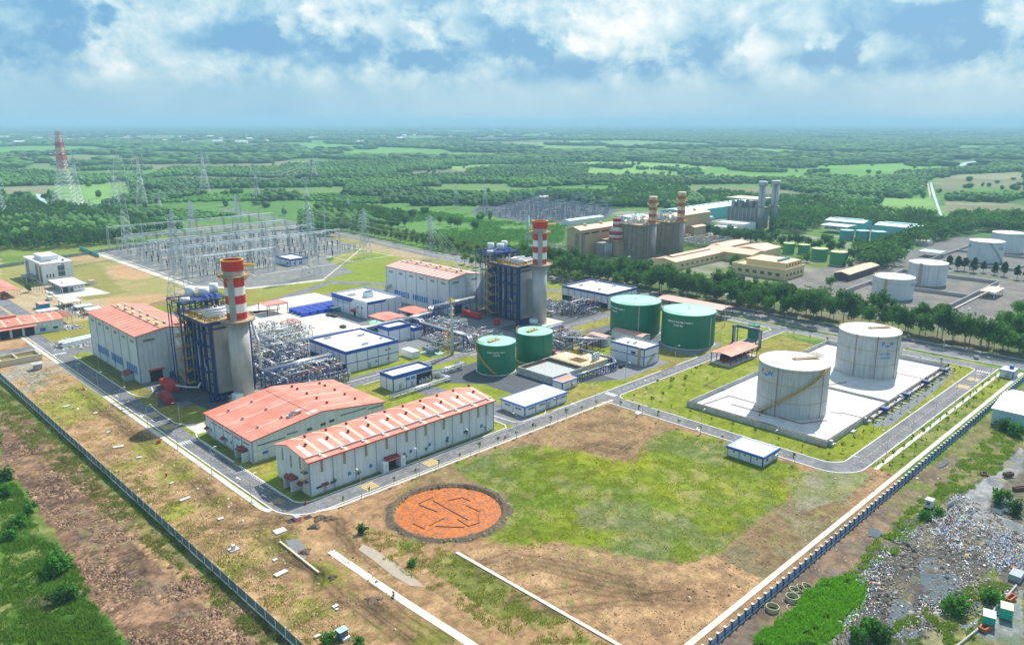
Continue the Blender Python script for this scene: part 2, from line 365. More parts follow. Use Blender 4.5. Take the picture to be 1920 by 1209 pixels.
def ground_color(x, y):
    n = x.shape; n1 = fbm(x, y, .035, 4, 1); n2 = fbm(x, y, .012, 3, 2); n3 = fbm(x, y, .15, 4, 3); r = np.hypot(x, y)
    col = np.zeros(n+(3,))
    def mixc(c, a, k): return c*(1-k[..., None])+a*k[..., None]
    def sm(v, a, b): t = np.clip((v-a)/(b-a), 0, 1); return t*t*(3-2*t)
    # far patchwork
    t, bid = fieldtype(x, y)
    base = mixc(np.broadcast_to(WILD, n+(3,)), WILD2*.9, sm(n1, .35, .65))
    tint = .75+.5*((bid*37) % 1)
    f = np.where((t == 0)[..., None], FOR*(.8+.5*n1)[..., None], np.where((t == 1)[..., None], CROP*(tint*(.85+.3*n3))[..., None], np.where((t == 2)[..., None], C(.16,.29,.075)*tint[..., None], C(.19,.20,.11)*(tint*(.8+.4*n1))[..., None])))
    col = mixc(base, f, sm(r, 700, 850))
    # plant grounds: yellow-green lawn between the roads
    wx = (n3-.5)*9+(n1-.5)*14; wy = (fbm(x, y, .13, 4, 8)-.5)*9+(n2-.5)*14
    nf1 = fbm(x, y, .45, 4, 88); nf2 = fbm(x, y, 1.1, 3, 89)
    def paint(pts, c, c2=None, warp=1.0, amt=1.0, lo=.4, hi=.6, nn=None, soft=None, feather=0):
        nonlocal col
        if feather:
            m = 0
            for dx_, dy_ in ((0,0),(.5,.9),(-.9,.3),(.2,-1),(-.5,.7),(.9,-.4),(-.3,-.6)): m = m+inpoly(x+wx*warp+dx_*feather, y+wy*warp+dy_*feather, pts)/7.0
            m = sm(m+(nf1-.5)*1.5, .36, .64)*amt
        else: m = inpoly(x+wx*warp, y+wy*warp, pts).astype(float)*amt
        if soft is not None: m = m*sm(soft, .38, .55)
        if c2 is not None:
            k = sm(n3 if nn is None else nn, lo, hi); cc = c*(1-k[..., None])+c2*k[..., None]
        else: cc = np.broadcast_to(c, n+(3,))
        col = mixc(col, cc, m)
    rect = lambda a, b, c, d: [(a,b),(c,b),(c,d),(a,d)]
    paint([(93,86),(397,78),(402,330),(380,470),(93,640)], LAWN, DRYG*.95, .05, nn=n1, lo=.42, hi=.62)
    # strip between the left fence and the road: bare tan soil with weeds
    paint([(69.5,40),(93,40),(93,520),(60,520),(68,390)], DIRT, DIRT2, .0)
    paint([(69.5,40),(93,40),(93,420),(66,420)], DRYG, LAWN*1.15, .0, amt=.8, nn=n1, soft=fbm(x, y, .07, 4, 21)-.10)
    # south end: soil works
    paint([(69.5,20),(130,20),(128,120),(118,186),(93,200),(69.5,200)], DIRT, DIRT2, .02)
    paint([(69.5,20),(130,20),(125,150),(93,185),(69.5,200)], DRYG, LAWN, .0, amt=.8, nn=n1, soft=fbm(x, y, .09, 4, 33)-.10)
    paint([(93,150),(128,160),(240,178),(240,187),(93,187)], DIRT, DIRT2*1.05, .1)
    # green playing field of rough grass
    paint([(118,84),(232,76),(400,77),(400,86),(245,86),(240,182),(110,186),(110,150)], LAWN2, LAWN, .0, nn=n1, lo=.3, hi=.62)
    fld = poly([(855,880),(925,850),(985,835),(1065,842),(1170,872),(1205,838),(1250,805),(1385,835),(1515,885),(1480,935),(1340,1040),(1275,1055),(1180,1040),(1040,1010),(1000,1035),(930,1010),(890,1005),(960,930)])
    paint([(118,60),(250,73.6),(250,85),(236,95),(240,182),(185,186),(110,186),(110,150)], DIRT2, BROWN*1.2, .0, nn=n1)
    paint(fld, C(.135,.18,.012), C(.225,.25,.012), .5, nn=fbm(x, y, .03, 4, 12), lo=.36, hi=.64, feather=5)
    paint(fld, C(.21,.20,.12), C(.15,.15,.09), .35, amt=.75, soft=fbm(x, y, .055, 4, 44)-.12)
    paint(fld, C(.095,.165,.02), None, .2, amt=.5, soft=fbm(x, y, .04, 4, 47)-.07)
    paint(poly([(960,880),(1000,870),(1390,1005),(1330,1030)]), C(.22,.21,.14), None, .6, amt=.45, soft=fbm(x, y, .09, 4, 45)-.05)
    paint(poly([(1010,790),(1110,765),(1180,765),(1270,795),(1205,830),(1190,870),(1160,868),(1075,840),(985,832),(930,845)]), DIRT2*1.0, BROWN*1.3, .3, feather=3)
    paint(poly([(1340,1045),(1500,925),(1560,870),(1640,895),(1560,990),(1470,1060),(1420,1090)]), BROWN*1.12, C(.19,.16,.085), .12, feather=2)
    paint(poly([(1480,900),(1540,880),(1640,888),(1600,935),(1500,960)]), C(.24,.245,.16), C(.17,.20,.07), .25, amt=.8)
    paint(poly([(870,1035),(1040,1015),(1180,1050),(1275,1060),(1340,1045),(1430,1085),(1290,1209),(1150,1209)]), DIRT*.98, DIRT2, .15)
    paint(poly([(1040,1020),(1200,1050),(1290,1080),(1180,1110),(1000,1060)]), DIRT*.85, BROWN*1.4, .2, amt=.6)
    # between pit and strip: weeds, track, puddle mud
    paint(poly([(660,985),(760,1005),(870,1045),(1150,1209),(960,1209),(720,1050)]), C(.17,.18,.04), DIRT2, .1, nn=n3, lo=.38, hi=.55, feather=2)
    paint(poly([(600,985),(655,975),(830,1085),(1000,1209),(880,1209),(640,1050)]), DIRT*.95, DIRT2, .08)
    # west, outside the fence
    paint([(69,20),(69,900),(-200,900),(-200,20)], WILD*1.15, C(.14,.17,.04), .0, nn=n1)
    paint(poly([(0,770),(40,775),(130,850),(330,1040),(560,1209),(240,1209),(165,1110),(110,1010),(35,900),(0,880)]), C(.32,.19,.115), C(.17,.10,.065), .25, nn=fbm(x, y, .11, 5, 51), lo=.36, hi=.6)
    paint(poly([(110,950),(230,960),(340,1060),(420,1150),(330,1160),(200,1080)]), C(.15,.105,.08), C(.24,.16,.105), .5, nn=fbm(x, y, .2, 4, 52), soft=fbm(x, y, .1, 4, 53)+.02)
    paint(poly([(60,830),(100,825),(250,955),(420,1130),(390,1140),(200,975)]), DIRT*1.0, DIRT2, .08, amt=.8)
    paint(poly([(0,700),(30,740),(230,905),(400,1065),(560,1209),(490,1209),(330,1065),(130,900),(0,790)]), C(.10,.12,.03), C(.20,.17,.08), .12, nn=n3, amt=.85, soft=fbm(x, y, .16, 4, 57)+.0)
    paint(poly([(0,880),(28,905),(58,960),(75,1002),(128,1043),(150,1084),(190,1152),(238,1209),(0,1209)]), C(.05,.12,.015), C(.08,.16,.02), .15, nn=fbm(x, y, .06, 4, 61))
    paint(poly([(30,1130),(90,1110),(150,1085),(160,1110),(80,1150),(50,1160)]), BROWN*.9, MUD, .3)
    paint(poly([(0,690),(75,665),(140,690),(60,740),(0,715)]), DIRT, C(.3,.27,.22), .1)
    # east, outside the blue fence
    paint([(120,72),(410,72),(410,-150),(60,-150),(100,20)], C(.115,.14,.032), C(.19,.165,.07), .0, nn=n3)
    paint(poly([(1340,1209),(1460,1100),(1640,950),(1720,880),(1760,890),(1700,960),(1600,1060),(1500,1209)]), C(.24,.16,.11), C(.16,.12,.095), .2)
    paint(poly([(1740,880),(1800,850),(1860,820),(1880,830),(1800,900),(1700,960),(1660,950)]), C(.20,.15,.10), C(.13,.16,.035), .3)
    paint(poly([(1920,835),(1860,880),(1800,930),(1740,960),(1680,985),(1560,1110),(1540,1209),(1920,1209),(1920,1010)]), C(.15,.13,.105), C(.085,.08,.07), .25, nn=fbm(x, y, .12, 5, 71))
    paint(poly([(1920,838),(1850,890),(1800,945),(1820,985),(1920,1020),(1920,985),(1850,955),(1880,910),(1920,880)]), C(.19,.20,.21), C(.27,.27,.27), .08)
    paint(poly([(1720,1209),(1750,1160),(1800,1110),(1860,1060),(1870,1080),(1900,1209)]), C(.13,.16,.04), C(.2,.19,.1), .3)
    paint(poly([(1440,1209),(1480,1150),(1560,1085),(1625,1080),(1615,1130),(1560,1209)]), C(.07,.17,.018), None, .3)
    paint(poly([(1850,1200),(1800,1175),(1880,1130),(1920,1100),(1920,1209)]), C(.22,.24,.24), C(.14,.18,.12), .2)
    # north-west plots, switchyard side
    paint([(93,470),(214,500),(214,760),(60,760),(93,600)], C(.28,.25,.09), C(.42,.33,.20), .0, nn=n2, lo=.44, hi=.6)
    paint(poly([(120,485),(240,470),(330,525),(330,560),(250,590),(175,560),(235,550),(200,500)]), DIRT, C(.30,.27,.10), .3, nn=n1)
    paint(poly([(130,500),(185,495),(235,550),(165,563),(120,540)]), C(.24,.22,.065), None, .05)
    paint(poly([(0,478),(45,478),(45,545),(0,530)]), C(.28,.26,.08), None, .05)
    paint(poly([(0,450),(330,440),(345,455),(150,478),(0,500)]), C(.11,.19,.03), C(.18,.23,.05), .1, nn=n1)
    paint(poly([(600,425),(665,440),(900,492),(1000,505),(960,520),(760,485),(640,460)]), C(.38,.29,.17), C(.25,.24,.08), .1, nn=n1)
    paint(poly([(480,530),(600,515),(640,470),(700,470),(780,490),(720,530),(620,525),(480,562)]), C(.19,.25,.025), C(.27,.27,.07), .05, nn=n2)
    paint(poly([(1000,500),(1030,505),(1400,600),(1560,640),(1560,655),(1400,612),(1000,520)]), C(.16,.22,.035), C(.10,.17,.03), .0, nn=n1)
    # tree belt floor by the public road, old plant yard, tank yards
    paint([(404,75),(450,75),(450,520),(404,520)], C(.18,.16,.10), C(.09,.13,.04), .0, nn=n1)
    paint([(452,110),(640,110),(640,252),(452,330)], C(.155,.15,.145), C(.21,.19,.165), .0)
    paint([(640,130),(860,130),(860,240),(640,240)], C(.18,.175,.165), C(.15,.15,.145), .0)
    paint([(452,252),(620,252),(620,345),(452,440)], C(.26,.24,.20), C(.12,.17,.04), .0, nn=n1)
    paint([(640,240),(900,250),(960,540),(700,640),(640,400)], C(.10,.19,.035), C(.25,.25,.22), .1, nn=n1, lo=.5, hi=.6)
    paint(poly([(880,400),(900,385),(1000,375),(1160,392),(1135,412),(1010,420)]), C(.085,.10,.12), C(.12,.13,.15), .0)
    near_ = (np.abs(x-200) < 235) & (y > 10) & (y < 445)
    mott = 1+near_*(.55*(nf2-.5)+.55*(nf1-.5)+.35*(n3-.5)); col = col*mott[..., None]
    bare = near_ & (col[..., 0] > col[..., 1]*1.12); tuft = np.where(bare, sm(fbm(x, y, .6, 4, 97), .60, .70)*sm(n1, .35, .6)*.7, 0)
    col = mixc(col, C(.24,.24,.06), tuft); col = mixc(col, col*.72, np.where(bare, sm(fbm(x, y, .33, 5, 98), .54, .64)*.8, 0))
    gr_ = near_ & (col[..., 1] > col[..., 0]*1.02); col = mixc(col, C(.30,.27,.10), np.where(gr_, sm(fbm(x, y, .2, 5, 99), .56, .68)*.55, 0))
    # broken clods of mud west of the fence, tyre ruts on the bare ground
    def cells(sx, sy, sd):
        a_ = x*sx+y*.15+fbm(x, y, .3, 2, sd)*1.2; b_ = y*sy-x*.1+fbm(x, y, .3, 2, sd+1)*1.2; ia, ib = np.floor(a_).astype(np.int64), np.floor(b_).astype(np.int64); n_ = (ia*73856093 ^ ib*19349663 ^ sd) & 0xffffffff; n_ = ((n_ ^ (n_ >> 15))*2246822519) & 0xffffffff
        e = np.minimum(np.minimum(a_-ia, 1-(a_-ia))/sx, np.minimum(b_-ib, 1-(b_-ib))/sy); return (((n_ ^ (n_ >> 13)) & 0xffff)/65535.0), e
    mudp = inpoly(x+wx*.3, y+wy*.3, poly([(0,770),(40,775),(130,850),(330,1040),(560,1209),(240,1209),(165,1110),(110,1010),(35,900),(0,880)])) & (fbm(x, y, .12, 3, 95) > .42)
    cv, ce = cells(.45, .75, 5); f_ = np.where(mudp, (.62+.7*cv)*np.where(ce < .22, .6, 1.0), 1.0); col = col*f_[..., None]
    def ruts_(px, wdt=1.0, gap=1.7, dk=.62, wide=0):
        nonlocal col
        w_ = [P(*q_) for q_ in px]; best = np.full(n, 1e9)
        k_ = (x > min(a[0] for a in w_)-8) & (x < max(a[0] for a in w_)+8) & (y > min(a[1] for a in w_)-8) & (y < max(a[1] for a in w_)+8); X_ = x[k_]+(n3[k_]-.5)*1.6; Y_ = y[k_]+(n1[k_]-.5)*3
        d = np.full(X_.shape, 1e9)
        for (x1,y1),(x2,y2) in zip(w_, w_[1:]):
            t_ = np.clip(((X_-x1)*(x2-x1)+(Y_-y1)*(y2-y1))/max(1e-6,(x2-x1)**2+(y2-y1)**2), 0, 1); d = np.minimum(d, np.hypot(X_-x1-t_*(x2-x1), Y_-y1-t_*(y2-y1)))
        m_ = np.exp(-((np.abs(d)-gap/2)/(wdt*.5))**2)
        if wide: m_ = np.maximum(m_, .5*np.exp(-(d/wide)**2))
        cc = col[k_]; col[k_] = cc*(1-(1-dk)*m_[..., None])
    for r_px in ([(365,905),(385,935),(420,955),(470,965),(520,970)], [(380,900),(400,930),(440,948),(500,955)], [(400,985),(450,990),(500,985),(540,990)], [(425,1000),(470,985),(520,975)], [(440,1085),(480,1070),(520,1060),(560,1055)], [(520,1010),(540,1045),(575,1065),(600,1080),(595,1100)], [(530,1010),(560,1050),(600,1072)], [(480,1000),(520,1030),(560,1055),(600,1075)],
                 [(600,1080),(640,1120),(700,1160),(760,1209)], [(660,1105),(720,1150),(800,1209)], [(620,975),(650,1000),(680,1040),(720,1070)], [(640,975),(640,1000),(660,1030)], [(700,1090),(760,1140),(840,1200)], [(560,1160),(620,1130),(680,1130),(720,1140)], [(95,832),(130,870),(160,910),(190,960)], [(60,835),(90,880),(120,930)],
                 [(890,1060),(960,1040),(1080,1060),(1180,1090)], [(900,1080),(1000,1060),(1100,1085),(1220,1110)], [(960,1120),(1080,1100),(1200,1120),(1300,1110)], [(1000,1150),(1150,1130),(1300,1130)], [(1010,860),(1060,845),(1130,830),(1180,840)], [(1120,840),(1160,850),(1190,830)], [(1080,800),(1150,790),(1200,800)], [(330,880),(350,905),(395,925)], [(150,730),(210,780),(280,830)], [(170,760),(230,800),(300,860),(350,880)]):
        ruts_(r_px, 1.0, 2.0, .5, 2.6)
    ruts_([(672,985),(700,1020),(760,1060),(830,1110),(900,1170)], 1.2, 2.0, .8, 0); ruts_([(985,935),(1180,860),(1210,852)], 1.4, 1.6, .8); ruts_([(1180,1045),(1260,1010)], 1.4, 0, 1.25)
    return np.clip(col, .01, .9)
GM = mat('ground_soil_and_grass', attr=True, rough=.95, nz=.22, ns=1.1, bump=.2, spec=.15); rough_ground(GM)
def gridmesh(x, y, keep=None):
    X, Y = np.meshgrid(x, y, indexing='ij'); nx, ny = X.shape
    i, j = np.meshgrid(np.arange(nx-1), np.arange(ny-1), indexing='ij')
    f = np.stack([i*ny+j, (i+1)*ny+j, (i+1)*ny+j+1, i*ny+j+1], -1)
    if keep is not None:
        cx = (X[:-1,:-1]+X[1:,1:])/2; cy = (Y[:-1,:-1]+Y[1:,1:])/2; f = f[keep(cx, cy)]
    f = f.reshape(-1, 4); return X.ravel(), Y.ravel(), f
xs, ys, fs = [], [], []; off = 0
def addgrid(x, y, keep=None):
    global off
    a, b, f = gridmesh(x, y, keep); xs.append(a); ys.append(b); fs.append(f+off); off += len(a)
addgrid(np.arange(24, 424.1, .8), np.arange(16, 440.1, .8), lambda X, Y: ~((X < 240) & (Y < 200)))
addgrid(np.arange(24, 240.1, .5), np.arange(16, 200.1, .5))
inner = lambda a, b, c, d: (lambda X, Y: ~((X > a) & (X < c) & (Y > b) & (Y < d)))
addgrid(np.arange(-176, 1224.1, 4), np.arange(-184, 1240.1, 4), inner(24, 16, 424, 440))
addgrid(np.arange(-976, 5024.1, 25), np.arange(-984, 4840.1, 25)+.0, inner(-176, -184, 1224, 1240))
e = np.concatenate([np.arange(-976-1000, 5024+27000, 250)])
addgrid(np.linspace(-976-750, -976+250*116, 118), np.linspace(-984-750, -984+250*116, 118), None)
X = np.concatenate(xs); Y = np.concatenate(ys); F = np.concatenate(fs)
Z = np.zeros_like(X); nlast = 118*118; Z[-nlast:] = -.6; Z[-nlast:] -= 0
# shallow relief: pit, berm, ruts on the bare ground
pc = (131.6, 159.8); rr = np.hypot(X-pc[0], Y-pc[1])
Z = np.where(rr < 22, np.where(rr < 15.1, -.7, np.where(rr < 16.1, -.7+(rr-15.1)*1.5, .8*np.clip(1-(rr-16.1)/3.0, 0, 1)))*(1+.5*(fbm(X, Y, .5, 3, 77)-.5)), Z)
west = (X < 68.5) & (Y < 440) & (Z == 0); Z = np.where(west & (X > 24), ((fbm(X, Y, .16, 4, 81)-.5)*1.1+(fbm(X, Y, .8, 2, 84)-.5)*.55)*np.clip((68.5-X)/4, 0, 1), Z)
east = (Y < 70) & (X > 125) & (Z == 0) & (X < 424); Z = np.where(east, (fbm(X, Y, .16, 4, 82)-.5)*.7*np.clip((70-Y)/6, 0, 1), Z)
ruts = ((X > 70.5) & (X < 91) & (Y < 400)) | ((Y < 183) & (X > 70.5) & (Y > 74) & (X < 236) & (rr > 22)); Z = np.where(ruts, (fbm(X, Y, .25, 4, 83)-.62)*.35*np.clip((91-X)/6, .15, 1), Z)
colr = ground_color(X, Y)
pitm = (rr < 15.7); colr[pitm] = C(.30,.20,.12); berm = (rr >= 15.7) & (rr < 18.2+3*(fbm(X, Y, .2, 3, 90)-.5)); colr[berm] = C(.13,.095,.065)*(0.75+.6*fbm(X[berm], Y[berm], .8, 3, 91))[:, None]
tag(npmesh('ground', np.stack([X, Y, Z], -1), 4, F.ravel(), GM, colr), kind='structure')
def sheet(name, pts, m, z, label=None):
    b = MB(); n = len(pts); b.v = [(p[0],p[1],z) for p in pts]; b.f = [tuple(range(n))]
    a2 = sum(pts[i][0]*pts[(i+1) % n][1]-pts[(i+1) % n][0]*pts[i][1] for i in range(n))
    if a2 < 0: b.f = [tuple(range(n-1, -1, -1))]
    o = b.build(name, m); tag(o, kind='structure'); return o
ASPH = mat('asphalt', (.185,.185,.195), .9, nz=.22, ns=.35, bump=.01, col2=(.125,.13,.145)); rough_ground(ASPH); ASPH2 = mat('new_asphalt', (.075,.083,.095), .9, nz=.2, ns=.3, bump=.01)
CONC = mat('concrete', (.62,.585,.52), .85, nz=.10, ns=.6, col2=(.5,.47,.41), dirt=.1); CONCL = mat('bund_concrete', (.66,.65,.635), .8, nz=.07, ns=.3, col2=(.57,.56,.55), dirt=.1)
KERB = mat('kerb_concrete', (.74,.71,.69), .8, nz=.08, ns=.8); GRAVM = mat('grey_gravel', (.19,.197,.215), .95, nz=.28, ns=1.2, bump=.05)
WPAINT = mat('white_road_paint', (.78,.78,.77), .7, nz=.12, ns=2); YPAINT = mat('yellow_road_paint', (.62,.45,.16), .7, nz=.12, ns=2)
BALLAST = mat('dark_gravel', (.12,.125,.14), .95, nz=.3, ns=1.5, bump=.05)
# ---- plant roads
def arc(cx, cy, r, a0, a1, n=8): return [(cx+r*math.cos(R(a0+(a1-a0)*i/n)), cy+r*math.sin(R(a0+(a1-a0)*i/n))) for i in range(n+1)]
west_out = [(95.8,640),(95.8,196)]+arc(105.3,196,9.5,180,270)                              # left road outer edge, rounding into the front road
sheet('road', [(95.8,560),(95.8,200)]+arc(106.8,197.2,11,180,268,10)+[(240,186.3),(242,192.9),(108,193.2)]+arc(107,198,4.8,270,180,6)+[(102.2,560)], ASPH, .03)
sheet('road', [(240,186.3),(400,186.3),(400,192.7),(242,192.7)], ASPH, .026)
sheet('road', [(239.8,186.2)]+[(236.4,180),(236.4,98)]+arc(247.4,97.2,11,180,270)+[(384,86.2),(399,86.2),(399,92.7),(392,92.7),(249.5,92.7)]+arc(249.5,99.2,6.5,270,180)+[(243,181),(246,186.2)], ASPH, .034)
sheet('road', [(392,87),(398.6,87),(399,330),(392.5,330),(392,192)], ASPH, .022)
sheet('road', [(102.3,408.5),(110,411),(150,409),(240,446),(285,470),(392,322),(399,326),(290,480),(238,456),(150,416),(102.3,424)], ASPH, .018)
sheet('road', [(150,272.5),(402,272.5),(402,279),(150,279)], ASPH, .022)
sheet('road', [(74,424),(102,424),(150,440),(150,448),(96,440),(74,440)], ASPH, .02)
sheet('road', [(104,520),(112,516),(112,700),(104,700)], ASPH, .02)
sheet('public_road', [(405.5,60),(413,60),(413,520),(430,700),(445,980),(438,980),(422,700),(405.5,520)], ASPH, .03)
sheet('public_road', [(416,60),(423,60),(423,520),(440,700),(455,980),(448,980),(432,700),(416,520)], ASPH, .03)
sheet('public_road', [(398.9,128),(405.6,128),(405.6,135),(398.9,135)], ASPH, .024)
# asphalt and gravel yards between the buildings
for pts, m_, z_ in (
    ([(104,306),(116,306),(118,285),(112,277),(150,277),(150,300),(144,300),(120,330),(112,334),(112,325)], ASPH2, .016),
    ([(150,282),(178,282),(178,330),(150,340)], BALLAST, .012), ([(178,284),(216,284),(222,272.6),(178,272.6)], ASPH, .012),
    ([(192,193),(205,193),(205,208),(197,262),(190,262),(188,205)], ASPH, .014), ([(205.5,249),(216,236),(216,214),(262,211),(280,203),(280,198),(262,199),(236,214),(240,236),(240,262),(205,262)], ASPH2, .012),
    ([(262,198),(300,198),(300,222),(284,224),(262,240)], GRAVM, .014), ([(110,300),(185,300),(185,470),(110,440)], ASPH, .010),
    ([(185,300),(300,300),(300,440),(185,450)], GRAVM, .008), ([(240,262),(312,262),(312,340),(240,340)], GRAVM, .010),
    ([(285,278),(330,278),(330,300),(285,300)], ASPH2, .018), ([(312,222),(352,222),(352,262),(312,262)], BALLAST, .012), ([(316,196),(345,196),(350,222),(316,222)], GRAVM, .012),
    ([(330,279),(356,279),(356,330),(330,330)], BALLAST, .014), ([(291,94.3),(350,96.2),(377,98.5),(377,100.5),(350,99.2),(286,99.5)], GRAVM, .014)):
    sheet('yard_paving', pts, m_, z_)
SY = [(213,725),(212,530),(238,497),(290,487),(322,496),(336,560),(391,590),(415,730),(330,757),(240,745)]
sheet('switchyard_gravel', SY, mat('switchyard_gravel', (.17,.175,.195), .95, nz=.25, ns=.25, bump=.03, col2=(.24,.23,.16)), .012)
b = MB()
for y_ in (536, 566, 598, 630, 662, 694, 726): b.strip([(216,y_),(388,y_)], 1.1, .04)
for x_ in (217, 262, 306, 346, 386): b.strip([(x_,534),(x_,728)], 1.1, .045)
b.strip([(212.5,726),(211.5,530),(238,495.5),(290,485.5)], 5.0, .03); b.strip([(290,487),(391,588)], 1, .03)
tag(b.build('switchyard_path', CONC), kind='structure')
# concrete floors
for pts in ([(104,268),(110,268),(110,278),(104,280)], [(190,345),(235,345),(235,420),(190,440)], [(196,425),(262,425),(262,452),(240,452),(196,440)],
            [(306,284),(322,284),(322,300),(306,300)], [(128,284),(146,284),(146,300),(128,300)], [(136,585),(162,575),(165,545),(136,550)]):
    sheet('concrete_apron', pts, CONC, .02)
# pale drain strip and walkways
b = MB()
b.strip([(93.7,560),(93.7,199),(94.6,196)], 1.7, 0, .12)
b.strip([(399.5,76.4),(126,77.2)], 1.5, 0, .14); b.strip([(118.6,141),(119.4,60)], 1.0, 0, .25)
b.strip([(104,186.6),(110,184.6),(240,184.6)], 1.1, 0, .1); b.strip([(249,83.4),(396,83.4)], 1.3, 0, .1)
tag(b.build('walkway', CONC), kind='structure')
# kerbs
b = MB(); kw, kh = .4, .15
for pl in ([(95.5,560),(95.5,200)]+arc(106.8,197.2,11.3,180,268,10)+[(236,185.9)]+arc(233.5,183.2,2.7,90,0,3)+[(236.1,98)]+arc(247.4,97.2,11.3,180,270)+[(399.3,85.8)],
           [(102.5,405),(102.5,331),(103.5,325),(106,321),(110,326),(112,333)], [(103.2,310),(102.5,300),(102.6,285),(104.5,280),(110.5,277)], [(110,268.5),(103.5,268.5),(102.5,264),(102.5,240),(102.6,236)],
           [(102.5,232),(102.5,199)]+arc(107,198,4.5,180,270,6)+[(188,193.6)]+[(189.8,196),(190,206)], [(193,208),(194,196)]+[(197,193.4),(209,193.4),(212,196)],[(213,193.3),(240,193),(286,192.9)],[(298,192.9),(316,192.9),(318,196)],[(326,196),(328,193),(389,193),(391.7,196),(391.7,268)],
           [(243.6,181)]+[(243.3,99.2)]+arc(249.5,99.2,6.2,180,270)+[(388,93)]+arc(388.8,96,3,270,360,4)+[(391.7,183)]+arc(388.7,183,3,0,90,4)+[(249,186)]+arc(247.6,182.5,3.4,90,180,4),
           [(399.3,94),(399.3,127.5),(401,128)], [(401,135.2),(399.3,136),(399.3,322)], [(392.2,198),(392.2,318)],
           [(178,272.2),(214,272.2)], [(240,272.2),(300,272.2)], [(150,279.3),(286,279.3)], [(405.2,60),(405.2,127)], [(405.2,136),(405.2,520)], [(413.3,60),(413.3,520)], [(415.7,60),(415.7,520)], [(423.3,60),(423.3,520)]):
    b.strip(pl, kw, 0, kh)
tag(b.build('kerb', KERB), kind='structure')
# painted markings
wm, ym = MB(), MB(); zm = .048
def dash(mb, p, q, on, gap, w=.16):
    p = Vector(p); q = Vector(q); L_ = (q-p).length; d = (q-p)/L_; t = 0
    while t < L_: a = p+d*t; c = p+d*min(t+on, L_); mb.strip([tuple(a), tuple(c)], w, zm); t += on+gap
dash(ym, (98.9,204), (98.9,540), 1.1, 1.7); dash(ym, (110,189.7), (236,189.5), 1.1, 1.7); dash(ym, (252,89.4), (390,89.4), 1.1, 1.7, .2); dash(ym, (239.8,100), (239.8,178), 1.1, 1.7, .2)
dash(wm, (250,189.5), (386,189.5), 1.2, 1.8); dash(wm, (102.0,203), (102.0,262), .7, .6, .25); dash(wm, (395.4,98), (395.4,320), 1.2, 2); dash(wm, (160,275.7), (395,275.7), 1.2, 2)
dash(wm, (409,62), (409,500), 2, 4); dash(wm, (419.5,62), (419.5,500), 2, 4); dash(wm, (236.6,118), (236.6,126), .8, .5, .3); dash(wm, (110,192.6), (230,192.6), 3, .01, .12)
for (x0, y0, n_, dx) in ((96.3,262.5,7,.85), (96.3,300,7,.85), (96.3,414,7,.85)):
    for i in range(n_): wm.strip([(x0+i*dx,y0),(x0+i*dx,y0+2.6)], .42, zm)
for i in range(6): wm.strip([(387.5,87+i*.95),(390,87+i*.95)], .45, zm); wm.strip([(243.5,187+i*.95),(246.2,187+i*.95)], .45, zm)
for (x0, y0) in ((98,222),(100.3,211),(98,205),(100.4,246),(97.6,292),(97.5,330),(100.5,390),(255,90.8),(384,88),(270,188),(225,191)): wm.strip([(x0,y0),(x0+.05,y0+3)], .3, zm); wm.strip([(x0+.3,y0+2.4),(x0-.7,y0+1.8)], .3, zm+.002)
for (x0, y0, hx) in ((122.5,187.2,1),(147,187.2,1),(97,280.5,0),(97,296.5,0),(358,87,1),(372,87,1)):
    for i in range(6):
        if hx: ym.strip([(x0+i*.8,y0),(x0+i*.8,y0+4.6)], .5, zm)
        else: ym.strip([(x0,y0+i*.8),(x0+4.6,y0+i*.8)], .5, zm)
tag(wm.build('road_marking_white', WPAINT), kind='structure'); tag(ym.build('road_marking_yellow', YPAINT), kind='structure')
# pit water, puddles, canal, river
ORW = mat('pit_water', (.50,.12,.003), .5, nz=.5, ns=1.3, col2=(.27,.10,.035), spec=.4); rough_ground(ORW)
sheet('pit_water', [(pc[0]+15.45*math.cos(t/24*math.pi), pc[1]+15.45*math.sin(t/24*math.pi)) for t in range(48)], ORW, -.2)
WAT = mat('muddy_water', (.085,.11,.125), .12, nz=.15, ns=.3); WATP = mat('pale_puddle', (.40,.33,.25), .25, nz=.12, ns=.5)
sheet('puddle', poly([(680,1020),(700,1028),(740,1055),(775,1080),(795,1100),(770,1098),(735,1078),(700,1050),(672,1030)]), WATP, .05)
def blob(cx, cy, rx, ry, n=40, k=.28, seed=0):
    rg = random.Random(seed); ph = [rg.random()*6.28 for _ in range(4)]
    return [(cx+rx*c*math.cos(t), cy+ry*c*math.sin(t)) for t in [i/n*6.283 for i in range(n)] for c in [1+k*(.5*math.sin(2*t+ph[0])+.4*math.sin(3*t+ph[1])+.35*math.sin(5*t+ph[2])+.2*math.sin(9*t+ph[3]))]]
wp = [P(*q) for q in ((1760,1095),(1690,1150),(1640,1000),(1745,1060),(1880,950),(1700,1190),(1600,1195),(1700,900),(1770,870))]
for i, (c_, rx, ry) in enumerate(zip(wp, (10,5,2.6,5,6,3,3.5,5,4), (4.2,3,1.6,2.5,2.2,2,1.2,.9,.8))): sheet('puddle', blob(c_[0], c_[1], rx, ry, seed=i), WAT, .15+i*.012)
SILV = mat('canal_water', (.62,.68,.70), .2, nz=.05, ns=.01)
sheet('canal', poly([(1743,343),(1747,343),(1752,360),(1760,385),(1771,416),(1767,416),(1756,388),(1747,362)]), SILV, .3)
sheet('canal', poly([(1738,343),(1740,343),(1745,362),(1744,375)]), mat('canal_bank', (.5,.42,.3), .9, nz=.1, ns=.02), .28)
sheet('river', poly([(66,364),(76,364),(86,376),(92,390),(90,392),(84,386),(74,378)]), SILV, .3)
sheet('pond', poly([(1798,310),(1810,304),(1836,302),(1834,305),(1815,309),(1803,312)]), SILV, .3)
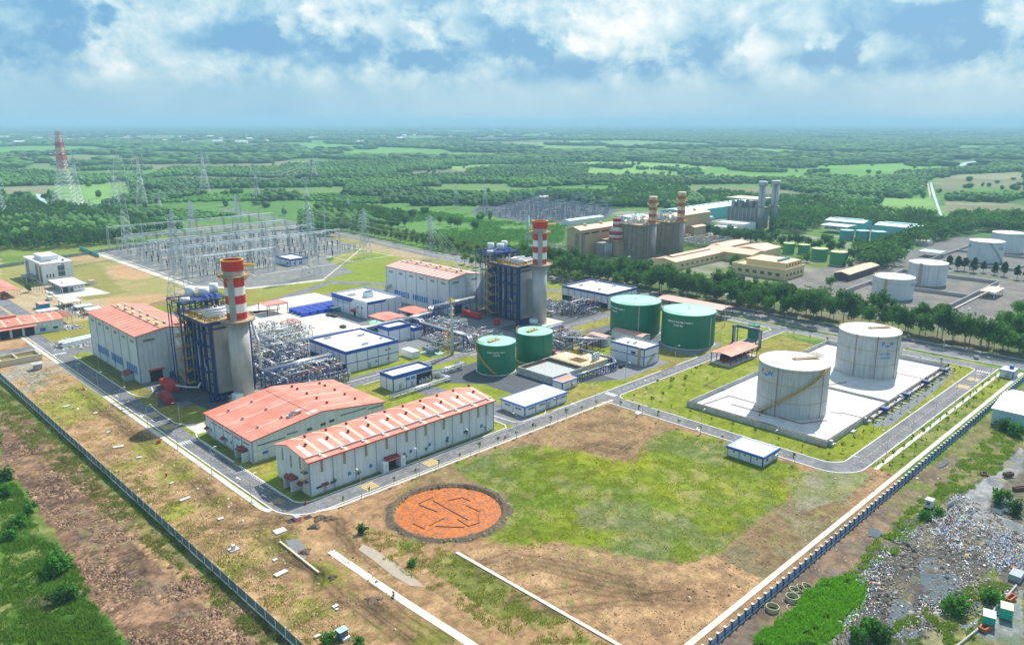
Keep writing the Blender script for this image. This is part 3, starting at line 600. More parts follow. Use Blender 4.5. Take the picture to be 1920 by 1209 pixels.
# ================================================================= BUILDINGS OF THE PLANT
CLAD = mat('wall_cladding', (.62,.675,.70), .55, nz=.08, ns=.25, stripes=(1.0,.16), dirt=.2)
WHT = mat('white_panel', (.68,.71,.75), .6, nz=.05, ns=.5, dirt=.12); BLUE = mat('blue_cladding', (.018,.095,.40), .5, nz=.10, ns=.5)
DBLUE = mat('blue_steel', (.02,.05,.20), .5, nz=.15, ns=.6); BLUEW = mat('blue_shutter', (.03,.17,.50), .45, nz=.12, ns=1)
ROOFW = mat('white_roof_membrane', (.70,.69,.665), .8, nz=.06, ns=.3, col2=(.60,.58,.55)); REDR = mat('red_roof_sheet', (.62,.20,.135), .6, nz=.16, ns=.3, stripes=(.5,.16), col2=(.66,.29,.215))
REDP = mat('faded_red_roof_sheet', (.66,.36,.30), .55, nz=.10, ns=.15, stripes=(.5,.10)); CREAM = mat('cream_skylight', (.78,.50,.37), .5, nz=.08, ns=.5); WSKY = mat('white_skylight', (.85,.82,.79), .45, nz=.05, ns=.5)
REDT = mat('red_trim', (.50,.07,.05), .5, nz=.1, ns=1); MAROON = mat('maroon_roof_sheet', (.25,.045,.035), .55, nz=.15, ns=.6, stripes=(.4,.15))
GLASS = mat('window_glass', (.055,.06,.06), .2, nz=.2, ns=1.5, spec=.6); LOUV = mat('louvre_window', (.27,.27,.18), .6, nz=.25, ns=2.5); GREYM = mat('grey_metal', (.42,.44,.46), .45, .3, nz=.12, ns=.8)
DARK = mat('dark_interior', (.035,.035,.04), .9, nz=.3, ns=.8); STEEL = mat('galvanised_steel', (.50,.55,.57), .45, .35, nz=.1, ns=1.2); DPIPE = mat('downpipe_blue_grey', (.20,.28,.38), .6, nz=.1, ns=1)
SILVER = mat('pipe_insulation', (.50,.52,.54), .35, .45, nz=.14, ns=.9); SILVB = mat('silver_casing', (.47,.455,.445), .55, .3, nz=.13, ns=.16, stripes=(.7,.07), dirt=.12)
OCHRE = mat('ochre_handrail', (.50,.32,.07), .6, nz=.2, ns=1); YEL = mat('safety_yellow', (.70,.42,.03), .5, nz=.15, ns=1); REDB = mat('bright_red_paint', (.52,.015,.025), .45, nz=.12, ns=.6)
WALLC = mat('raw_concrete', (.50,.50,.485), .9, nz=.14, ns=.5, col2=(.38,.38,.37), dirt=.25); SAND_ = mat('cream_concrete', (.66,.55,.38), .85, nz=.12, ns=.5, dirt=.15)
def ac_unit(mb, x, y, z, n=4, dx=1.0, dy=0, s=.9):
    for i in range(n): mb.bc(x+i*dx, y+i*dy, z, s*.8, s*.55, s*1.15)
def bw(name, label, cat, x0, y0, x1, y1, h, band=1.3, ny=None, nx=None, mid=None, group=None, par=.9, units=(), win=(), doors=(), lower=None, over=.0, bandm=None, whiteband=None):
    """white panelled building, blue parapet band and pilasters; origin at its near corner"""
    w, d = x1-x0, y1-y0; t = empty(name, (x0,y0,0), label, cat, group); zb = h-band
    MB().box(0,0,0,w,d,h-par).build('wall', WHT, t)
    MB().box(.35,.35,h-par+.01,w-.35,d-.35,h-par+.06).build('roof', ROOFW, t)
    o = over; b = MB()
    b.box(-.08-o,-.08-o,zb,w+.08+o,.3,h); b.box(-.08-o,d-.3,zb,w+.08+o,d+.08+o,h); b.box(-.08-o,.3,zb,.3,d-.3,h); b.box(w-.3,.3,zb,w+.08+o,d-.3,h)
    b.build('parapet_band', bandm or BLUE, t)
    b = MB(); b.box(-.02,-.02,h+.004,w+.02,.24,h+.05); b.box(-.02,d-.24,h+.004,w+.02,d+.02,h+.05); b.box(-.02,.24,h+.004,.24,d-.24,h+.05); b.box(w-.24,.24,h+.004,w+.02,d-.24,h+.05)
    b.build('coping', STEEL, t)
    ny = ny or max(1, round(d/5)); nx = nx or max(1, round(w/5)); b = MB()
    for i in range(ny+1): y = i*d/ny; b.box(-.06,max(0,y-.13),0,.0,min(d,y+.13),zb)
    for i in range(nx+1): x = i*w/nx; b.box(max(0,x-.13),-.06,0,min(w,x+.13),.0,zb)
    if mid: b.box(-.05,.14,mid-.18,0,d-.14,mid+.18); b.box(.14,-.05,mid-.18,w-.14,0,mid+.18)
    b.box(-.09,-.09,0,.02,.28,zb); b.box(.02,-.09,0,.28,.0,zb)
    b.each('pilaster', BLUE, t)
    MB().box(-.12,-.12,0,w+.12,d+.12,.22).build('plinth', WALLC, t)
    for (ux, uy, n) in units: m_ = MB(); ac_unit(m_, ux, uy, h-par+.06, n); m_.build('air_conditioner', STEEL, t)
    for (side, a, z, ww, hh, mt) in win:
        m_ = MB()
        if side == 'y': m_.box(a,-.09,z,a+ww,0,z+hh)
        else: m_.box(-.09,a,z,0,a+ww,z+hh)
        g_ = m_.build('window', mt, t)
        m_ = MB()
        if side == 'y': m_.box(a+ww/2-.04,-.12,z,a+ww/2+.04,-.092,z+hh); m_.box(a-.06,-.14,z-.1,a+ww+.06,-.002,z-.01)
        else: m_.box(-.12,a+ww/2-.04,z,-.092,a+ww/2+.04,z+hh); m_.box(-.14,a-.06,z-.1,-.002,a+ww+.06,z-.01)
        m_.build('window_frame', GREYM, g_)
    for (side, a, ww, hh, mt) in doors:
        m_ = MB()
        if side == 'y': m_.box(a,-.1,.02,a+ww,0,hh); c_ = MB().box(a-.2,-1.1,hh+.05,a+ww+.2,0,hh+.2)
        else: m_.box(-.1,a,.02,0,a+ww,hh); c_ = MB().box(-1.1,a-.2,hh+.05,0,a+ww+.2,hh+.2)
        m_.build('door', mt, t); c_.build('door_canopy', STEEL, t)
    if lower:  # open ground floor on the x0 side: dark recess with columns
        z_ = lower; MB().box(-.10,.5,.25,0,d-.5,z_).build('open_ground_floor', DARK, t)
        m_ = MB()
        for i in range(1, ny): y = i*d/ny; m_.box(-.22,y-.18,.25,-.1,y+.18,z_)
        m_.each('column', BLUE, t)
        m_ = MB(); rg = random.Random(x0)
        for i in range(14): yy = 1+rg.random()*(d-3); m_.box(-.9-rg.random()*.6,yy,.2,-.25,yy+.5+rg.random(),.9+rg.random()*1.2)
        m_.each('cable_equipment', STEEL, t)
    return t
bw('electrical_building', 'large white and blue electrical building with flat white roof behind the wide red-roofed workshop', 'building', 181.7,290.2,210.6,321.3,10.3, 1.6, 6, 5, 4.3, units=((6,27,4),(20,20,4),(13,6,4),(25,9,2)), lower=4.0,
   win=(('y',21.5,6.3,.8,.8,GLASS),('y',23.6,6.3,.8,.8,GLASS),('y',15.6,2,1.2,.6,GLASS),('y',22.3,2.0,1.2,.6,GLASS)), doors=(('y',11.5,1.6,2.4,GREYM),))
t = bw('control_building', 'white and blue control building with slanted blue parapet corners and a rooftop plant box', 'building', 245.5,366.5,269.7,403.9,10.0, 1.9, 6, 5, None, units=((4,24,5),(4,26,5)), bandm=WHT,
   win=(('x',5,5.2,1.4,1.2,GLASS),('x',9,5.2,1.4,1.2,GLASS)))
b = MB(); b.quad((-.10,17,7.4),(-.10,37.5,7.4),(-.10,37.5,10.1),(-.10,13,10.1)); b.quad((-.1,-.12,8.4),(11.5,-.12,8.4),(14.5,-.12,10.1),(-.1,-.12,10.1)); b.quad((24.4,-.1,10.12),(24.4,37.5,10.12),(23.9,37.5,10.12),(23.9,-.1,10.12))
b.box(-.1,37.42,8.1,24.4,37.6,10.1); b.each('blue_panel', BLUE, t)
b = MB().box(9,13,9.2,13.5,18,12.2); b.build('roof_plant_room', WHT, t); b = MB().box(9.5,13.6,12.2,13,16.5,12.7); b.build('roof_tank', BLUE, t)
b = MB(); [b.box(-.16,18+i*1.9,5.4,-.02,18.8+i*1.9,7.3) for i in range(9)]; b.each('window_fin', GREYM, t)
MB().box(-2.2,12.2,2.6,-.1,14.6,4.0).build('red_entrance_canopy', REDB, t); MB().box(-.14,12.4,.1,-.02,14.4,2.6).build('door', DARK, t)
b = MB(); [b.box(-2.2,3+i*.55,.4+i*.32,-1.1,3.5+i*.55,.5+i*.32) for i in range(14)]; b.bar((-2.2,3,1.4),(-2.2,10.7,5.9),.06); b.box(-2.2,10.7,4.8,-.1,12,4.9); b.build('outside_stair', GREYM, t)
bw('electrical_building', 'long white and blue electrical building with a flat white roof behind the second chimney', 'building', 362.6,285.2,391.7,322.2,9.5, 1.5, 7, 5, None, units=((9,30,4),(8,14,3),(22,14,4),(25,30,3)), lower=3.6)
bw('pump_building', 'small tall white and blue block beside the electrical building roof', 'building', 223.9,316.6,238.0,325.6,8.6, 2.0, 1, 2, None, par=1.0)
bw('switchgear_room', 'low blue-banded annex at the right of the small tall block', 'building', 238.5,314.6,243.5,322,6.2, 2.0, 1, 1, None)
bw('compressor_building', 'low blue and white building with open machinery bays behind the long warehouse', 'building', 182.0,255.4,203.0,264.7,7.0, 1.7, 2, 3, None,
   win=(('y',6.6,3.4,2.2,1.2,BLUEW),('y',9.4,3.4,2.2,1.2,BLUEW)), doors=(('y',3.0,1.3,2.6,GREYM),('y',9.3,1.3,2.6,GREYM)))
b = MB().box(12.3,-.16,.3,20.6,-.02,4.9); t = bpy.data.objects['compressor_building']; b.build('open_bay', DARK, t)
b = MB(); [b.cyl(13.6+i*2.2,-.6,.3,2.2,.55,10) for i in range(3)]; [b.bc(14.7+i*2.2,-.7,.3,.8,.7,2.6) for i in range(3)]; b.each('compressor', GREYM, t)
bw('pump_house', 'low white building with thin blue roof edge beside the front road', 'building', 200.8,196.5,224.9,209.3,4.3, .45, 2, 4, None, par=.02, over=.55,
   win=(('y',2,2.5,3.5,.4,GLASS),('y',8,2.5,3.2,.4,GLASS),('y',16.5,2.5,3,.4,GLASS),('y',20.5,2.5,3,.4,GLASS),('x',2,2.4,3.2,.4,GLASS),('x',8,2.4,3,.4,GLASS)), doors=(('y',12.6,1.4,2.3,GREYM),))
bw('water_treatment_building', 'two storey white and blue building with rust coloured pipe trays on its corner', 'building', 285.3,202.2,296.8,221.7,8.7, .9, 2, 1, 4.3, par=.4, units=((3,12,2),(4,9,3)), win=(('x',5,4.9,2.4,1.3,GLASS),))
t = bpy.data.objects['water_treatment_building']
b = MB(); b.box(-.5,2.1,.2,-.1,3.3,8.8); [b.bar((2.5,-.3,.3+i*.3),(8,-.3,4+i*.3),.22) for i in range(4)]; b.build('cable_tray', mat('rust_primer', (.50,.33,.20), .8, nz=.2, ns=1.2), t)
bw('substation', 'small white and blue building on the grass field edge near the road bend', 'building', 224.7,110.3,235.1,123.3,3.6, .75, 3, 1, None, par=.15, over=.45, win=(('x',1.9,1.9,.5,.5,GLASS),('x',6.2,1.9,.5,.5,GLASS),('x',10.4,1.9,.5,.5,GLASS),('y',2.2,1.2,1.3,.9,GLASS)), doors=(('y',6.6,1.4,2.3,STEEL),))
bw('relay_building', 'blue and white relay building standing on the switchyard gravel', 'building', 299.3,550.4,314.6,574.2,5.8, 1.5, 3, 2, None, win=(('y',3,1.2,2,1.6,BLUEW),('y',8,1.2,2,1.6,BLUEW),('x',3,1.2,3,1.6,BLUEW)))
bw('gate_house', 'small blue and white guard house at the far end of the outer road', 'building', 386.2,77.2,393.5,82.4,3.5, .35, 1, 1, None, par=.02, over=.4, doors=(('x',1.2,1.2,2.2,GREYM),))
MB().box(3.6,1.2,3.6,5.6,2.6,5.0).build('blue_roof_tank', BLUE, bpy.data.objects['gate_house'])
def hall(name, label, x0, y0, x1, y1, he, hr, roofm=REDR, ov=.5, group=None, base=WALLC):
    """gabled cladding hall, ridge along Y; origin at the near corner"""
    w, d = x1-x0, y1-y0; t = empty(name, (x0,y0,0), label, 'building', group)
    MB().extr([(0,0),(w,0),(w,he),(w/2,hr),(0,he)], 'y', 0, d).build('wall', CLAD, t)
    th = .22; sl_ = (hr-he)/(w/2)
    b = MB(); b.extr([(-ov,he-ov*sl_+.03),(w/2,hr+.03),(w/2,hr+.03+th),(-ov,he-ov*sl_+.03+th)], 'y', -ov, d+ov); b.extr([(w/2,hr+.03),(w+ov,he-ov*sl_+.03),(w+ov,he-ov*sl_+.03+th),(w/2,hr+.03+th)], 'y', -ov, d+ov)
    r_ = b.build('roof', roofm, t)
    b = MB(); zt = .05
    b.box(-ov-.12,-ov-.1,he-ov*sl_-.15,-ov,d+ov+.1,he-ov*sl_+.22)
    for s_ in (-1, 1):
        xa = w/2; xb = w/2+s_*(w/2+ov); b.quad((xa,-ov-.04,hr+.28),(xb,-ov-.04,he-ov*sl_+.28),(xb,-ov-.04,he-ov*sl_-.1),(xa,-ov-.04,hr-.1))
    b.build('roof_trim', REDT, t)
    MB().box(-.1,-.1,0,w+.1,d+.1,.5).build('plinth', base, t)
    def rz(x): return (he+x*sl_ if x <= w/2 else he+(w-x)*sl_)+.03+th
    return t, rz, w, d, r_
def turbine_hall(x0, y0, label, roofm, skm, group):
    t, rz, w, d, r_ = hall('turbine_hall', label, x0, y0, x0+26, y0+62, 21.1, 23.2, roofm, group=group)
    b = MB(); n = 14
    for i in range(n):   # pale roof sheets up the slope
        y = 2.0+i*4.42; b.quad((-.45,y,rz(-.45)+.02),(10.3,y,rz(10.3)+.02),(10.3,y+.55,rz(10.3)+.02),(-.45,y+.55,rz(-.45)+.02))
        b.quad((15.6,y,rz(15.6)+.02),(26.4,y,rz(26.4)+.02),(26.4,y+.55,rz(26.4)+.02),(15.6,y+.55,rz(15.6)+.02))
    b.each('skylight', skm, r_)
    b = MB(); b.box(10.5,1,rz(10.5),10.9,61,rz(10.5)+.35); b.box(15.1,1,rz(15.1),15.5,61,rz(15.1)+.35); b.each('ridge_rail', CREAM, r_)
    MB().quad((10.9,1,rz(10.9)+.03),(13,1,rz(13)+.03),(13,61,rz(13)+.03),(10.9,61,rz(10.9)+.03)).quad((13,1,rz(13)+.03),(15.1,1,rz(15.1)+.03),(15.1,61,rz(15.1)+.03),(13,61,rz(13)+.03)).build('ridge_band', mat('orange_roof_band', (.68,.36,.20), .6, nz=.25, ns=.35), r_)
    for i in range(6):
        for x in (11.4, 14.6): m_ = MB(); m_.cyl(x, 6+i*9.6, rz(x), rz(x)+.8, .55, 12); m_.cyl(x, 6+i*9.6, rz(x)+.8, rz(x)+1.3, .95, 12, r2=.3); m_.build('roof_vent', WSKY if i % 2 else GREYM, t)
    b = MB()
    for i in range(7): y = .2+i*(d-.4)/6; b.box(-.16,y-.09,0,-.0,y+.09,20.9)
    for x in (.15, 13, 25.8): b.box(x-.1,-.16,0,x+.1,0,20.9)
    b.each('downpipe', DPIPE, t)
    for i in range(6): y = (i+.5)*d/6; MB().box(-.1,y-1.9,17.6,-.01,y+1.9,18.8).build('louvre_window', LOUV, t)
    for x in (5.2, 19.5): MB().box(x-2.4,-.1,18.2,x+2.4,-.01,19.4).build('louvre_window', LOUV, t)
    for i in range(20):
        y = 3.0+i*2.2+(4.2 if i >= 6 else 0)+(3.0 if i >= 13 else 0)
        if y+1.5 < d-1: MB().box(-.12,y,3.6,-.01,y+1.35,7.2).build('window', BLUEW, t)
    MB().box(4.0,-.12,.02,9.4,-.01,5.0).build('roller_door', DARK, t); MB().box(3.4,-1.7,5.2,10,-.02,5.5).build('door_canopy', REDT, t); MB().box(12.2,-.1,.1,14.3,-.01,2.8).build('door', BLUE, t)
    b = MB(); b.bar((14.2,-.3,12),(14.2,-.3,19.5),.12); [b.box(13.4,-.6,z,16.2,-.18,z+.12) for z in (15.4,17.2,19.6)]; b.build('wall_ladder', GREYM, t)
    b = MB(); b.box(-3.4,8,0,-.2,14,3.0); b.build('lean_to', GREYM, t); MB().extr([(-3.9,2.7),(-.1,3.6),(-.1,3.8),(-3.9,2.9)], 'y', 7.6, 14.4).build('lean_to_roof', MAROON, t)
    return t
turbine_hall(110.4, 340.3, 'big grey turbine hall with a salmon red striped roof behind the nearer chimney', REDR, CREAM, 'turbine halls')
turbine_hall(285.6, 341.5, 'big grey turbine hall with a faded pink roof behind the farther chimney', REDP, WSKY, 'turbine halls')
b = MB(); b.path([(284.5,399,2),(282.3,399,3),(281.8,399,6),(282.6,399,8.4),(285.6,399,9)], 2.2, 10); tag(b.build('intake_duct', mat('pale_green_duct', (.42,.46,.38), .6, nz=.12, ns=1)), 'pale curved duct rising from the ground to the far corner of the pink-roofed hall', 'duct')
# wide workshop
t, rz, w, d, r_ = hall('workshop', 'wide grey workshop with a low salmon red roof and thin black window strips', 106.7, 230.5, 159.8, 266.4, 7.9, 11.3)
b = MB()
for x0_, x1_ in ((1.5,25),(29,52)):
    for y in ((7,18,29) if x0_ < 20 else (4,11,18,25,32)): b.quad((x0_,y,rz(x0_)+.02),(x1_ if x0_ < 20 else 46,y,rz(x1_ if x0_ < 20 else 46)+.02),(x1_ if x0_ < 20 else 46,y+.5,rz(x1_ if x0_ < 20 else 46)+.02),(x0_,y+.5,rz(x0_)+.02))
b.quad((22,1,rz(22)+.02),(26,1,rz(26)+.02),(26,3.5,rz(26)+.02),(22,3.5,rz(22)+.02))
b.each('skylight', mat('pale_pink_sheet', (.80,.52,.45), .5, nz=.06, ns=.4), r_)
MB().quad((23.2,.5,rz(23.2)+.03),(23.4,.5,rz(23.4)+.03),(23.4,34,rz(23.4)+.03),(23.2,34,rz(23.2)+.03)).build('roof_seam', DARK, r_)
for x in (6, 15):
    for y in (7.2, 18.2, 29.2): m_ = MB(); m_.cyl(x, y, rz(x)-.1, rz(x)+.55, .4, 10); m_.cyl(x, y, rz(x)+.55, rz(x)+.85, .62, 10, r2=.2); m_.build('roof_vent', GREYM, t)
for y in (4, 11, 18, 25, 32):
    for x in (33, 45): m_ = MB(); m_.cyl(x, y+3 if y < 30 else y, rz(x)-.1, rz(x)+.55, .4, 10); m_.cyl(x, y+3 if y < 30 else y, rz(x)+.55, rz(x)+.85, .62, 10, r2=.2); m_.build('roof_vent', MAROON, t)
m_ = MB(); m_.cyl(5.2, rz(19)+1.0, 17.5, 21.5, .55, 12, ax='x'); m_.box(16.2,4.2,rz(16)-.1,18.4,6.2,rz(16)+.5); m_.cyl(17.2,5.2,rz(17),rz(17)+1.5,.5,10); m_.build('exhaust_fan', GREYM, t)
b = MB(); [b.box(-.14,y-.08,0,0,y+.08,7.8) for y in (.2,7.2,14.3,21.5,28.7,35.7)]; [b.box(x-.08,-.14,0,x+.08,0,7.8) for x in (.2,)]; b.box(0,-.06,3.9,53,0,4.0); b.each('downpipe', DPIPE, t)
for (y0_, y1_) in ((2,6.4),(8.5,13),(15.5,20.5),(22.5,25),(26.3,31)): MB().box(-.1,y0_,5.7,-.01,y1_,6.0).build('strip_window', GLASS, t)
for (x0_, x1_, z_) in ((2,12,5.6),(12.8,17,6.4),(34,45,7.5),(46,52.5,6.7)): MB().box(x0_,-.1,z_,x1_,-.01,z_+.33).build('strip_window', GLASS, t)
for x, z_, m_ in ((3.5,2.2,BLUEW),(9,2.0,GLASS),(20.4,5.6,GLASS),(25.8,5.9,GLASS),(29.4,6.2,GLASS)): MB().box(x,-.1,z_,x+2.0,-.01,z_+.95).build('window', m_, t)
for y, m_ in ((10.5,GLASS),(15.2,BLUEW),(18.5,BLUEW),(31,BLUEW)): MB().box(-.1,y,2.2,-.01,y+1.1,3.2).build('window', m_, t)
for (y, wd, hd, pr) in ((3.2,4.2,3.4,2.6),(20.2,1.6,2.4,1.3),(33.2,1.6,2.4,1.3)):
    MB().box(-.12,y,.02,-.01,y+wd,hd).build('door', DARK if wd > 3 else GREYM, t); MB().extr([(-pr,hd+.1),(-.02,hd+.75),(-.02,hd+.9),(-pr,hd+.25)], 'y', y-.4, y+wd+.4).build('door_canopy', MAROON, t)
    if wd > 3: MB().box(-pr,y-.5,0,-.15,y-.2,hd+.1).box(-pr,y+wd+.2,0,-.15,y+wd+.5,hd+.1).each('porch_wall', CLAD, t)
# long warehouse: ridge along X with a stepped front slope
x0, y0, w, d, he, hr = 107.8, 195.9, 76.1, 20.3, 11.3, 13.2
t = empty('warehouse', (x0,y0,0), 'long tall grey warehouse with a patterned red and cream roof along the front road', 'building')
yr = 12.0; zf = 11.9
MB().extr([(0,0),(d,0),(d,10.9),(yr,hr),(2.6,zf),(2.6,he+.5),(0,he)], 'x', 0, w).build('wall', CLAD, t)
MB().box(-.1,-.1,0,w+.1,d+.1,.45).build('plinth', WALLC, t)
b = MB(); b.extr([(2.2,zf+.02),(yr,hr+.02),(yr,hr+.24),(2.2,zf+.24)], 'x', -.6, w+.5); b.extr([(yr,hr+.02),(d+.6,10.75),(d+.6,10.97),(yr,hr+.24)], 'x', -.6, w+.5); b.extr([(-.6,he-.1),(2.58,he+.5),(2.58,he+.66),(-.6,he+.08)], 'x', -.6, w+.5)
r_ = b.build('roof', REDR, t)
MB().box(-.6,1.55,zf+.26,w+.5,1.95,zf+.40).box(-.6,2.0,zf-.45,w+.5,2.2,zf+.22).build('gutter', STEEL, t)
zs = lambda y: zf+.24+(y-2.2)*(hr-zf)/(yr-2.2)+.02
zb_ = lambda y: hr+.24+(y-yr)*(10.97-hr-.24)/(d+.6-yr)+.02
bw_, bc_ = MB(), MB()
for i in range(10):
    x = 1.2+i*7.75; bw_.quad((x,2.4,zs(2.4)),(x+1.5,2.4,zs(2.4)),(x+1.5,9.5,zs(9.5)),(x,9.5,zs(9.5)))
    x = x+3.9; bc_.quad((x,2.4,zs(2.4)),(x+1.1,2.4,zs(2.4)),(x+1.1,yr,zs(yr)),(x,yr,zs(yr))); bc_.quad((x,yr,zb_(yr)),(x+1.1,yr,zb_(yr)),(x+1.1,d+.4,zb_(d+.4)),(x,d+.4,zb_(d+.4)))
    bc_.quad((x,-.5,he+.11),(x+1.1,-.5,he+.11),(x+1.1,2.3,he+.64),(x,2.3,he+.64))
    m_ = MB(); m_.cyl(x-1.2,8.3,zs(8.3)-.1,zs(8.3)+.55,.38,10); m_.cyl(x-1.2,8.3,zs(8.3)+.55,zs(8.3)+.85,.6,10,r2=.2); m_.build('roof_vent', MAROON, t)
    m_ = MB(); m_.cyl(x+2.4,15,zb_(15)-.1,zb_(15)+.55,.38,10); m_.cyl(x+2.4,15,zb_(15)+.55,zb_(15)+.85,.6,10,r2=.2); m_.build('roof_vent', MAROON if i != 3 else BLUE, t)
    m_ = MB(); m_.bc(x-.5,1.0,he+.35,.7,.7,.55); m_.build('gutter_box', WSKY, t)
bw_.each('white_skylight', WSKY, r_); bc_.each('cream_skylight', CREAM, r_)
MB().box(-.72,-.7,he-.32,w+.6,-.55,he+.12).build('eave_trim', REDT, t)
b = MB(); [b.box(i*w/9.5+.1-.09,-.16,.4,i*w/9.5+.1+.09,0,he-.1) for i in range(10)]; b.box(-.15,.1,.4,0,.3,he-.1); b.box(w-.3,-.16,.4,w-.1,0,he-.1); b.each('downpipe', DPIPE, t)
for i in range(9): x = (i+.5)*w/9.5+.3; MB().box(x-.45,-.1,6.9,x+.45,-.01,10.6).build('tall_window', LOUV, t)
MB().box(w-4.2,-.1,6.9,w-3.3,-.01,10.6).build('tall_window', LOUV, t)
for y, z_ in ((4.8,7.4),(10.4,6.3),(15.6,6.9)): MB().box(-.1,y,z_,-.01,y+.8,z_+3.9).build('tall_window', LOUV, t)
for i in (1, 2, 4, 5, 6, 7, 8): x = (i+.62)*w/9.5+.3; MB().box(x,-.1,2.6,x+1.1,-.01,3.7).build('window', BLUEW, t)
for x in (2.0, 6.8): MB().box(x,-.1,1.9,x+2.0,-.01,2.6).build('strip_window', GLASS, t)
for (x, wd, hd, pr) in ((4.3,1.2,2.3,1.0),(27.2,4.4,3.6,2.6),(33.4,1.2,2.3,1.0)):
    MB().box(x,-.12,.02,x+wd,-.01,hd).build('door', DARK if wd > 3 else GREYM, t); MB().extr([(-pr,hd+.1),(-.02,hd+.7),(-.02,hd+.85),(-pr,hd+.25)], 'x', x-.5, x+wd+.5).build('door_canopy', MAROON, t)
    if wd > 3: MB().box(x-2.2,-pr,0,x-.3,-.15,hd+.1).box(x+wd+.3,-pr,0,x+wd+2.2,-.15,hd+.1).each('porch_wall', CLAD, t)
for (y, wd, hd, pr) in ((7.4,3.2,3.4,2.8),(12.6,1.2,2.3,1.1),(4.6,1.2,2.3,1.2)):
    MB().box(-.12,y,.02,-.01,y+wd,hd).build('door', DARK if wd > 3 else GREYM, t); MB().extr([(-pr,hd+.1),(-.02,hd+.7),(-.02,hd+.85),(-pr,hd+.25)], 'y', y-.6, y+wd+.6).build('door_canopy', MAROON, t)
    if wd > 3: MB().box(-pr,y-.6,0,-.15,y-.3,hd+.1).box(-pr,y+wd+.3,0,-.15,y+wd+.6,hd+.1).each('porch_wall', CLAD, t)
for z_ in (4.6, 7.6):
    MB().box(-1.5,.6,z_,-.1,3.0,z_+.15).build('balcony', DBLUE, t); b = MB(); [b.bar((-1.45,.65+i*.38,z_+.15),(-1.45,.65+i*.38,z_+1.3),.06) for i in range(7)]; b.bar((-1.45,.6,z_+1.3),(-1.45,3,z_+1.3),.1); b.bar((-1.45,.6,z_+1.3),(-.1,.6,z_+1.3),.1); b.bar((-1.45,.6,z_+.7),(-1.45,3,z_+.7),.1); b.build('balcony_rail', YEL, t)
b = MB(); b.bar((-.5,1.4,.2),(-.5,1.4,12.6),.09); b.bar((-.5,2.0,.2),(-.5,2.0,12.6),.09); [b.bar((-.5,1.4,.4+i*.5),(-.5,2.0,.4+i*.5),.05) for i in range(24)]; b.build('ladder', YEL, t)
# lawn strips and slabs round the halls
def plot(pts, m_): sheet('lawn', pts, m_, .05)
GRS = mat('mown_lawn', (.10,.13,.025), .95, nz=.3, ns=1.4, col2=(.16,.17,.035), bump=.04)
plot([(105.0,345),(110.2,340.5),(110.2,402),(105.2,404)], GRS); plot([(110.6,194.1),(183,194.1),(183,195.7),(110.6,195.7)], GRS)
plot([(103.6,197.5),(106,195),(107.5,194.6),(107.5,201),(103.8,201)], GRS); plot([(103.3,238),(106.3,238),(106.3,247),(103.3,247)], GRS); plot([(103.3,249),(106.3,249),(106.3,259),(103.3,259)], GRS)
# ---- red roofed sheds and shelters
def shelter(name, label, x0, y0, x1, y1, h, rise=.7, roofm=REDR, along='x', posts=4, post=DBLUE, group=None, walls=None, ridge=None, cat='shelter'):
    w, d = x1-x0, y1-y0; t = empty(name, (x0,y0,0), label, cat, group); b = MB(); th = .14
    if along == 'x': pr = lambda u0,u1,z0,z1: b.extr([(u0,z0),(u1,z1),(u1,z1+th),(u0,z0+th)], 'x', 0, w); L_ = d
    else: pr = lambda u0,u1,z0,z1: b.extr([(u0,z0),(u1,z1),(u1,z1+th),(u0,z0+th)], 'y', 0, d); L_ = w
    pr(0, L_/2, h, h+rise); pr(L_/2, L_, h+rise, h); b.build('roof', roofm, t)
    for i in range(posts):
        u = .5+(max(w,d)-1)*i/(posts-1)
        for v in (.5, L_-.5):
            px_, py_ = (u, v) if along == 'x' else (v, u); MB().bc(px_, py_, 0, .3, .3, h+.05).build('post', post, t)
    b = MB(); q = .35
    for v in (q, L_-q): (b.box(q,v-.1,h-.35,w-q,v+.1,h-.01) if along == 'x' else b.box(v-.1,q,h-.35,v+.1,d-q,h-.01))
    b.each('roof_beam', post, t)
    if walls: MB().box(.3,.3,0,w-.3,d-.3,walls).build('wall', CLAD, t)
    return t
shelter('pump_shelter', 'long red roofed shelter on dark posts behind the right green tank', 387.5,222.8,401,267.5,5.8,1.0,REDP,'y',6)
t = shelter('pump_shelter', 'red roofed fire pump shelter open at the front beside the bunded tanks', 313.2,173.4,338.6,184.6,5.0,.8,REDR,'x',6)
MB().box(.2,.2,0,25.2,11,.5).build('floor', CONC, t); MB().box(4,8,.5,25,8.3,3.6).build('back_wall', DBLUE, t)
b = MB(); rg = random.Random(4)
for i in range(6): b = MB(); x = 2.5+i*3.8; b.cyl(3.5,1.6,x,x+2.2,.55,10,ax='x'); b.path([(x+1,3.5,1.6),(x+1,3.5,2.6),(x+1,6.4,2.6),(x+1,6.4,.8)], .3); b.bc(x+.5,5.5,.5,1.2,1.2,1.6); b.build('fire_pump', mat('dark_red_paint', (.22,.01,.025), .5, nz=.15, ns=1), t)
MB().bar((.5,-.4,1.4),(25,-.4,1.4),.1).bar((.5,-.4,.9),(25,-.4,.9),.08).build('rail', GREYM, t); MB().box(22,8.4,0,25.6,12.5,3.4).build('wall', WHT, t); MB().box(21.9,8.3,3.4,25.7,12.6,4.9).each('parapet_band', BLUE, t)
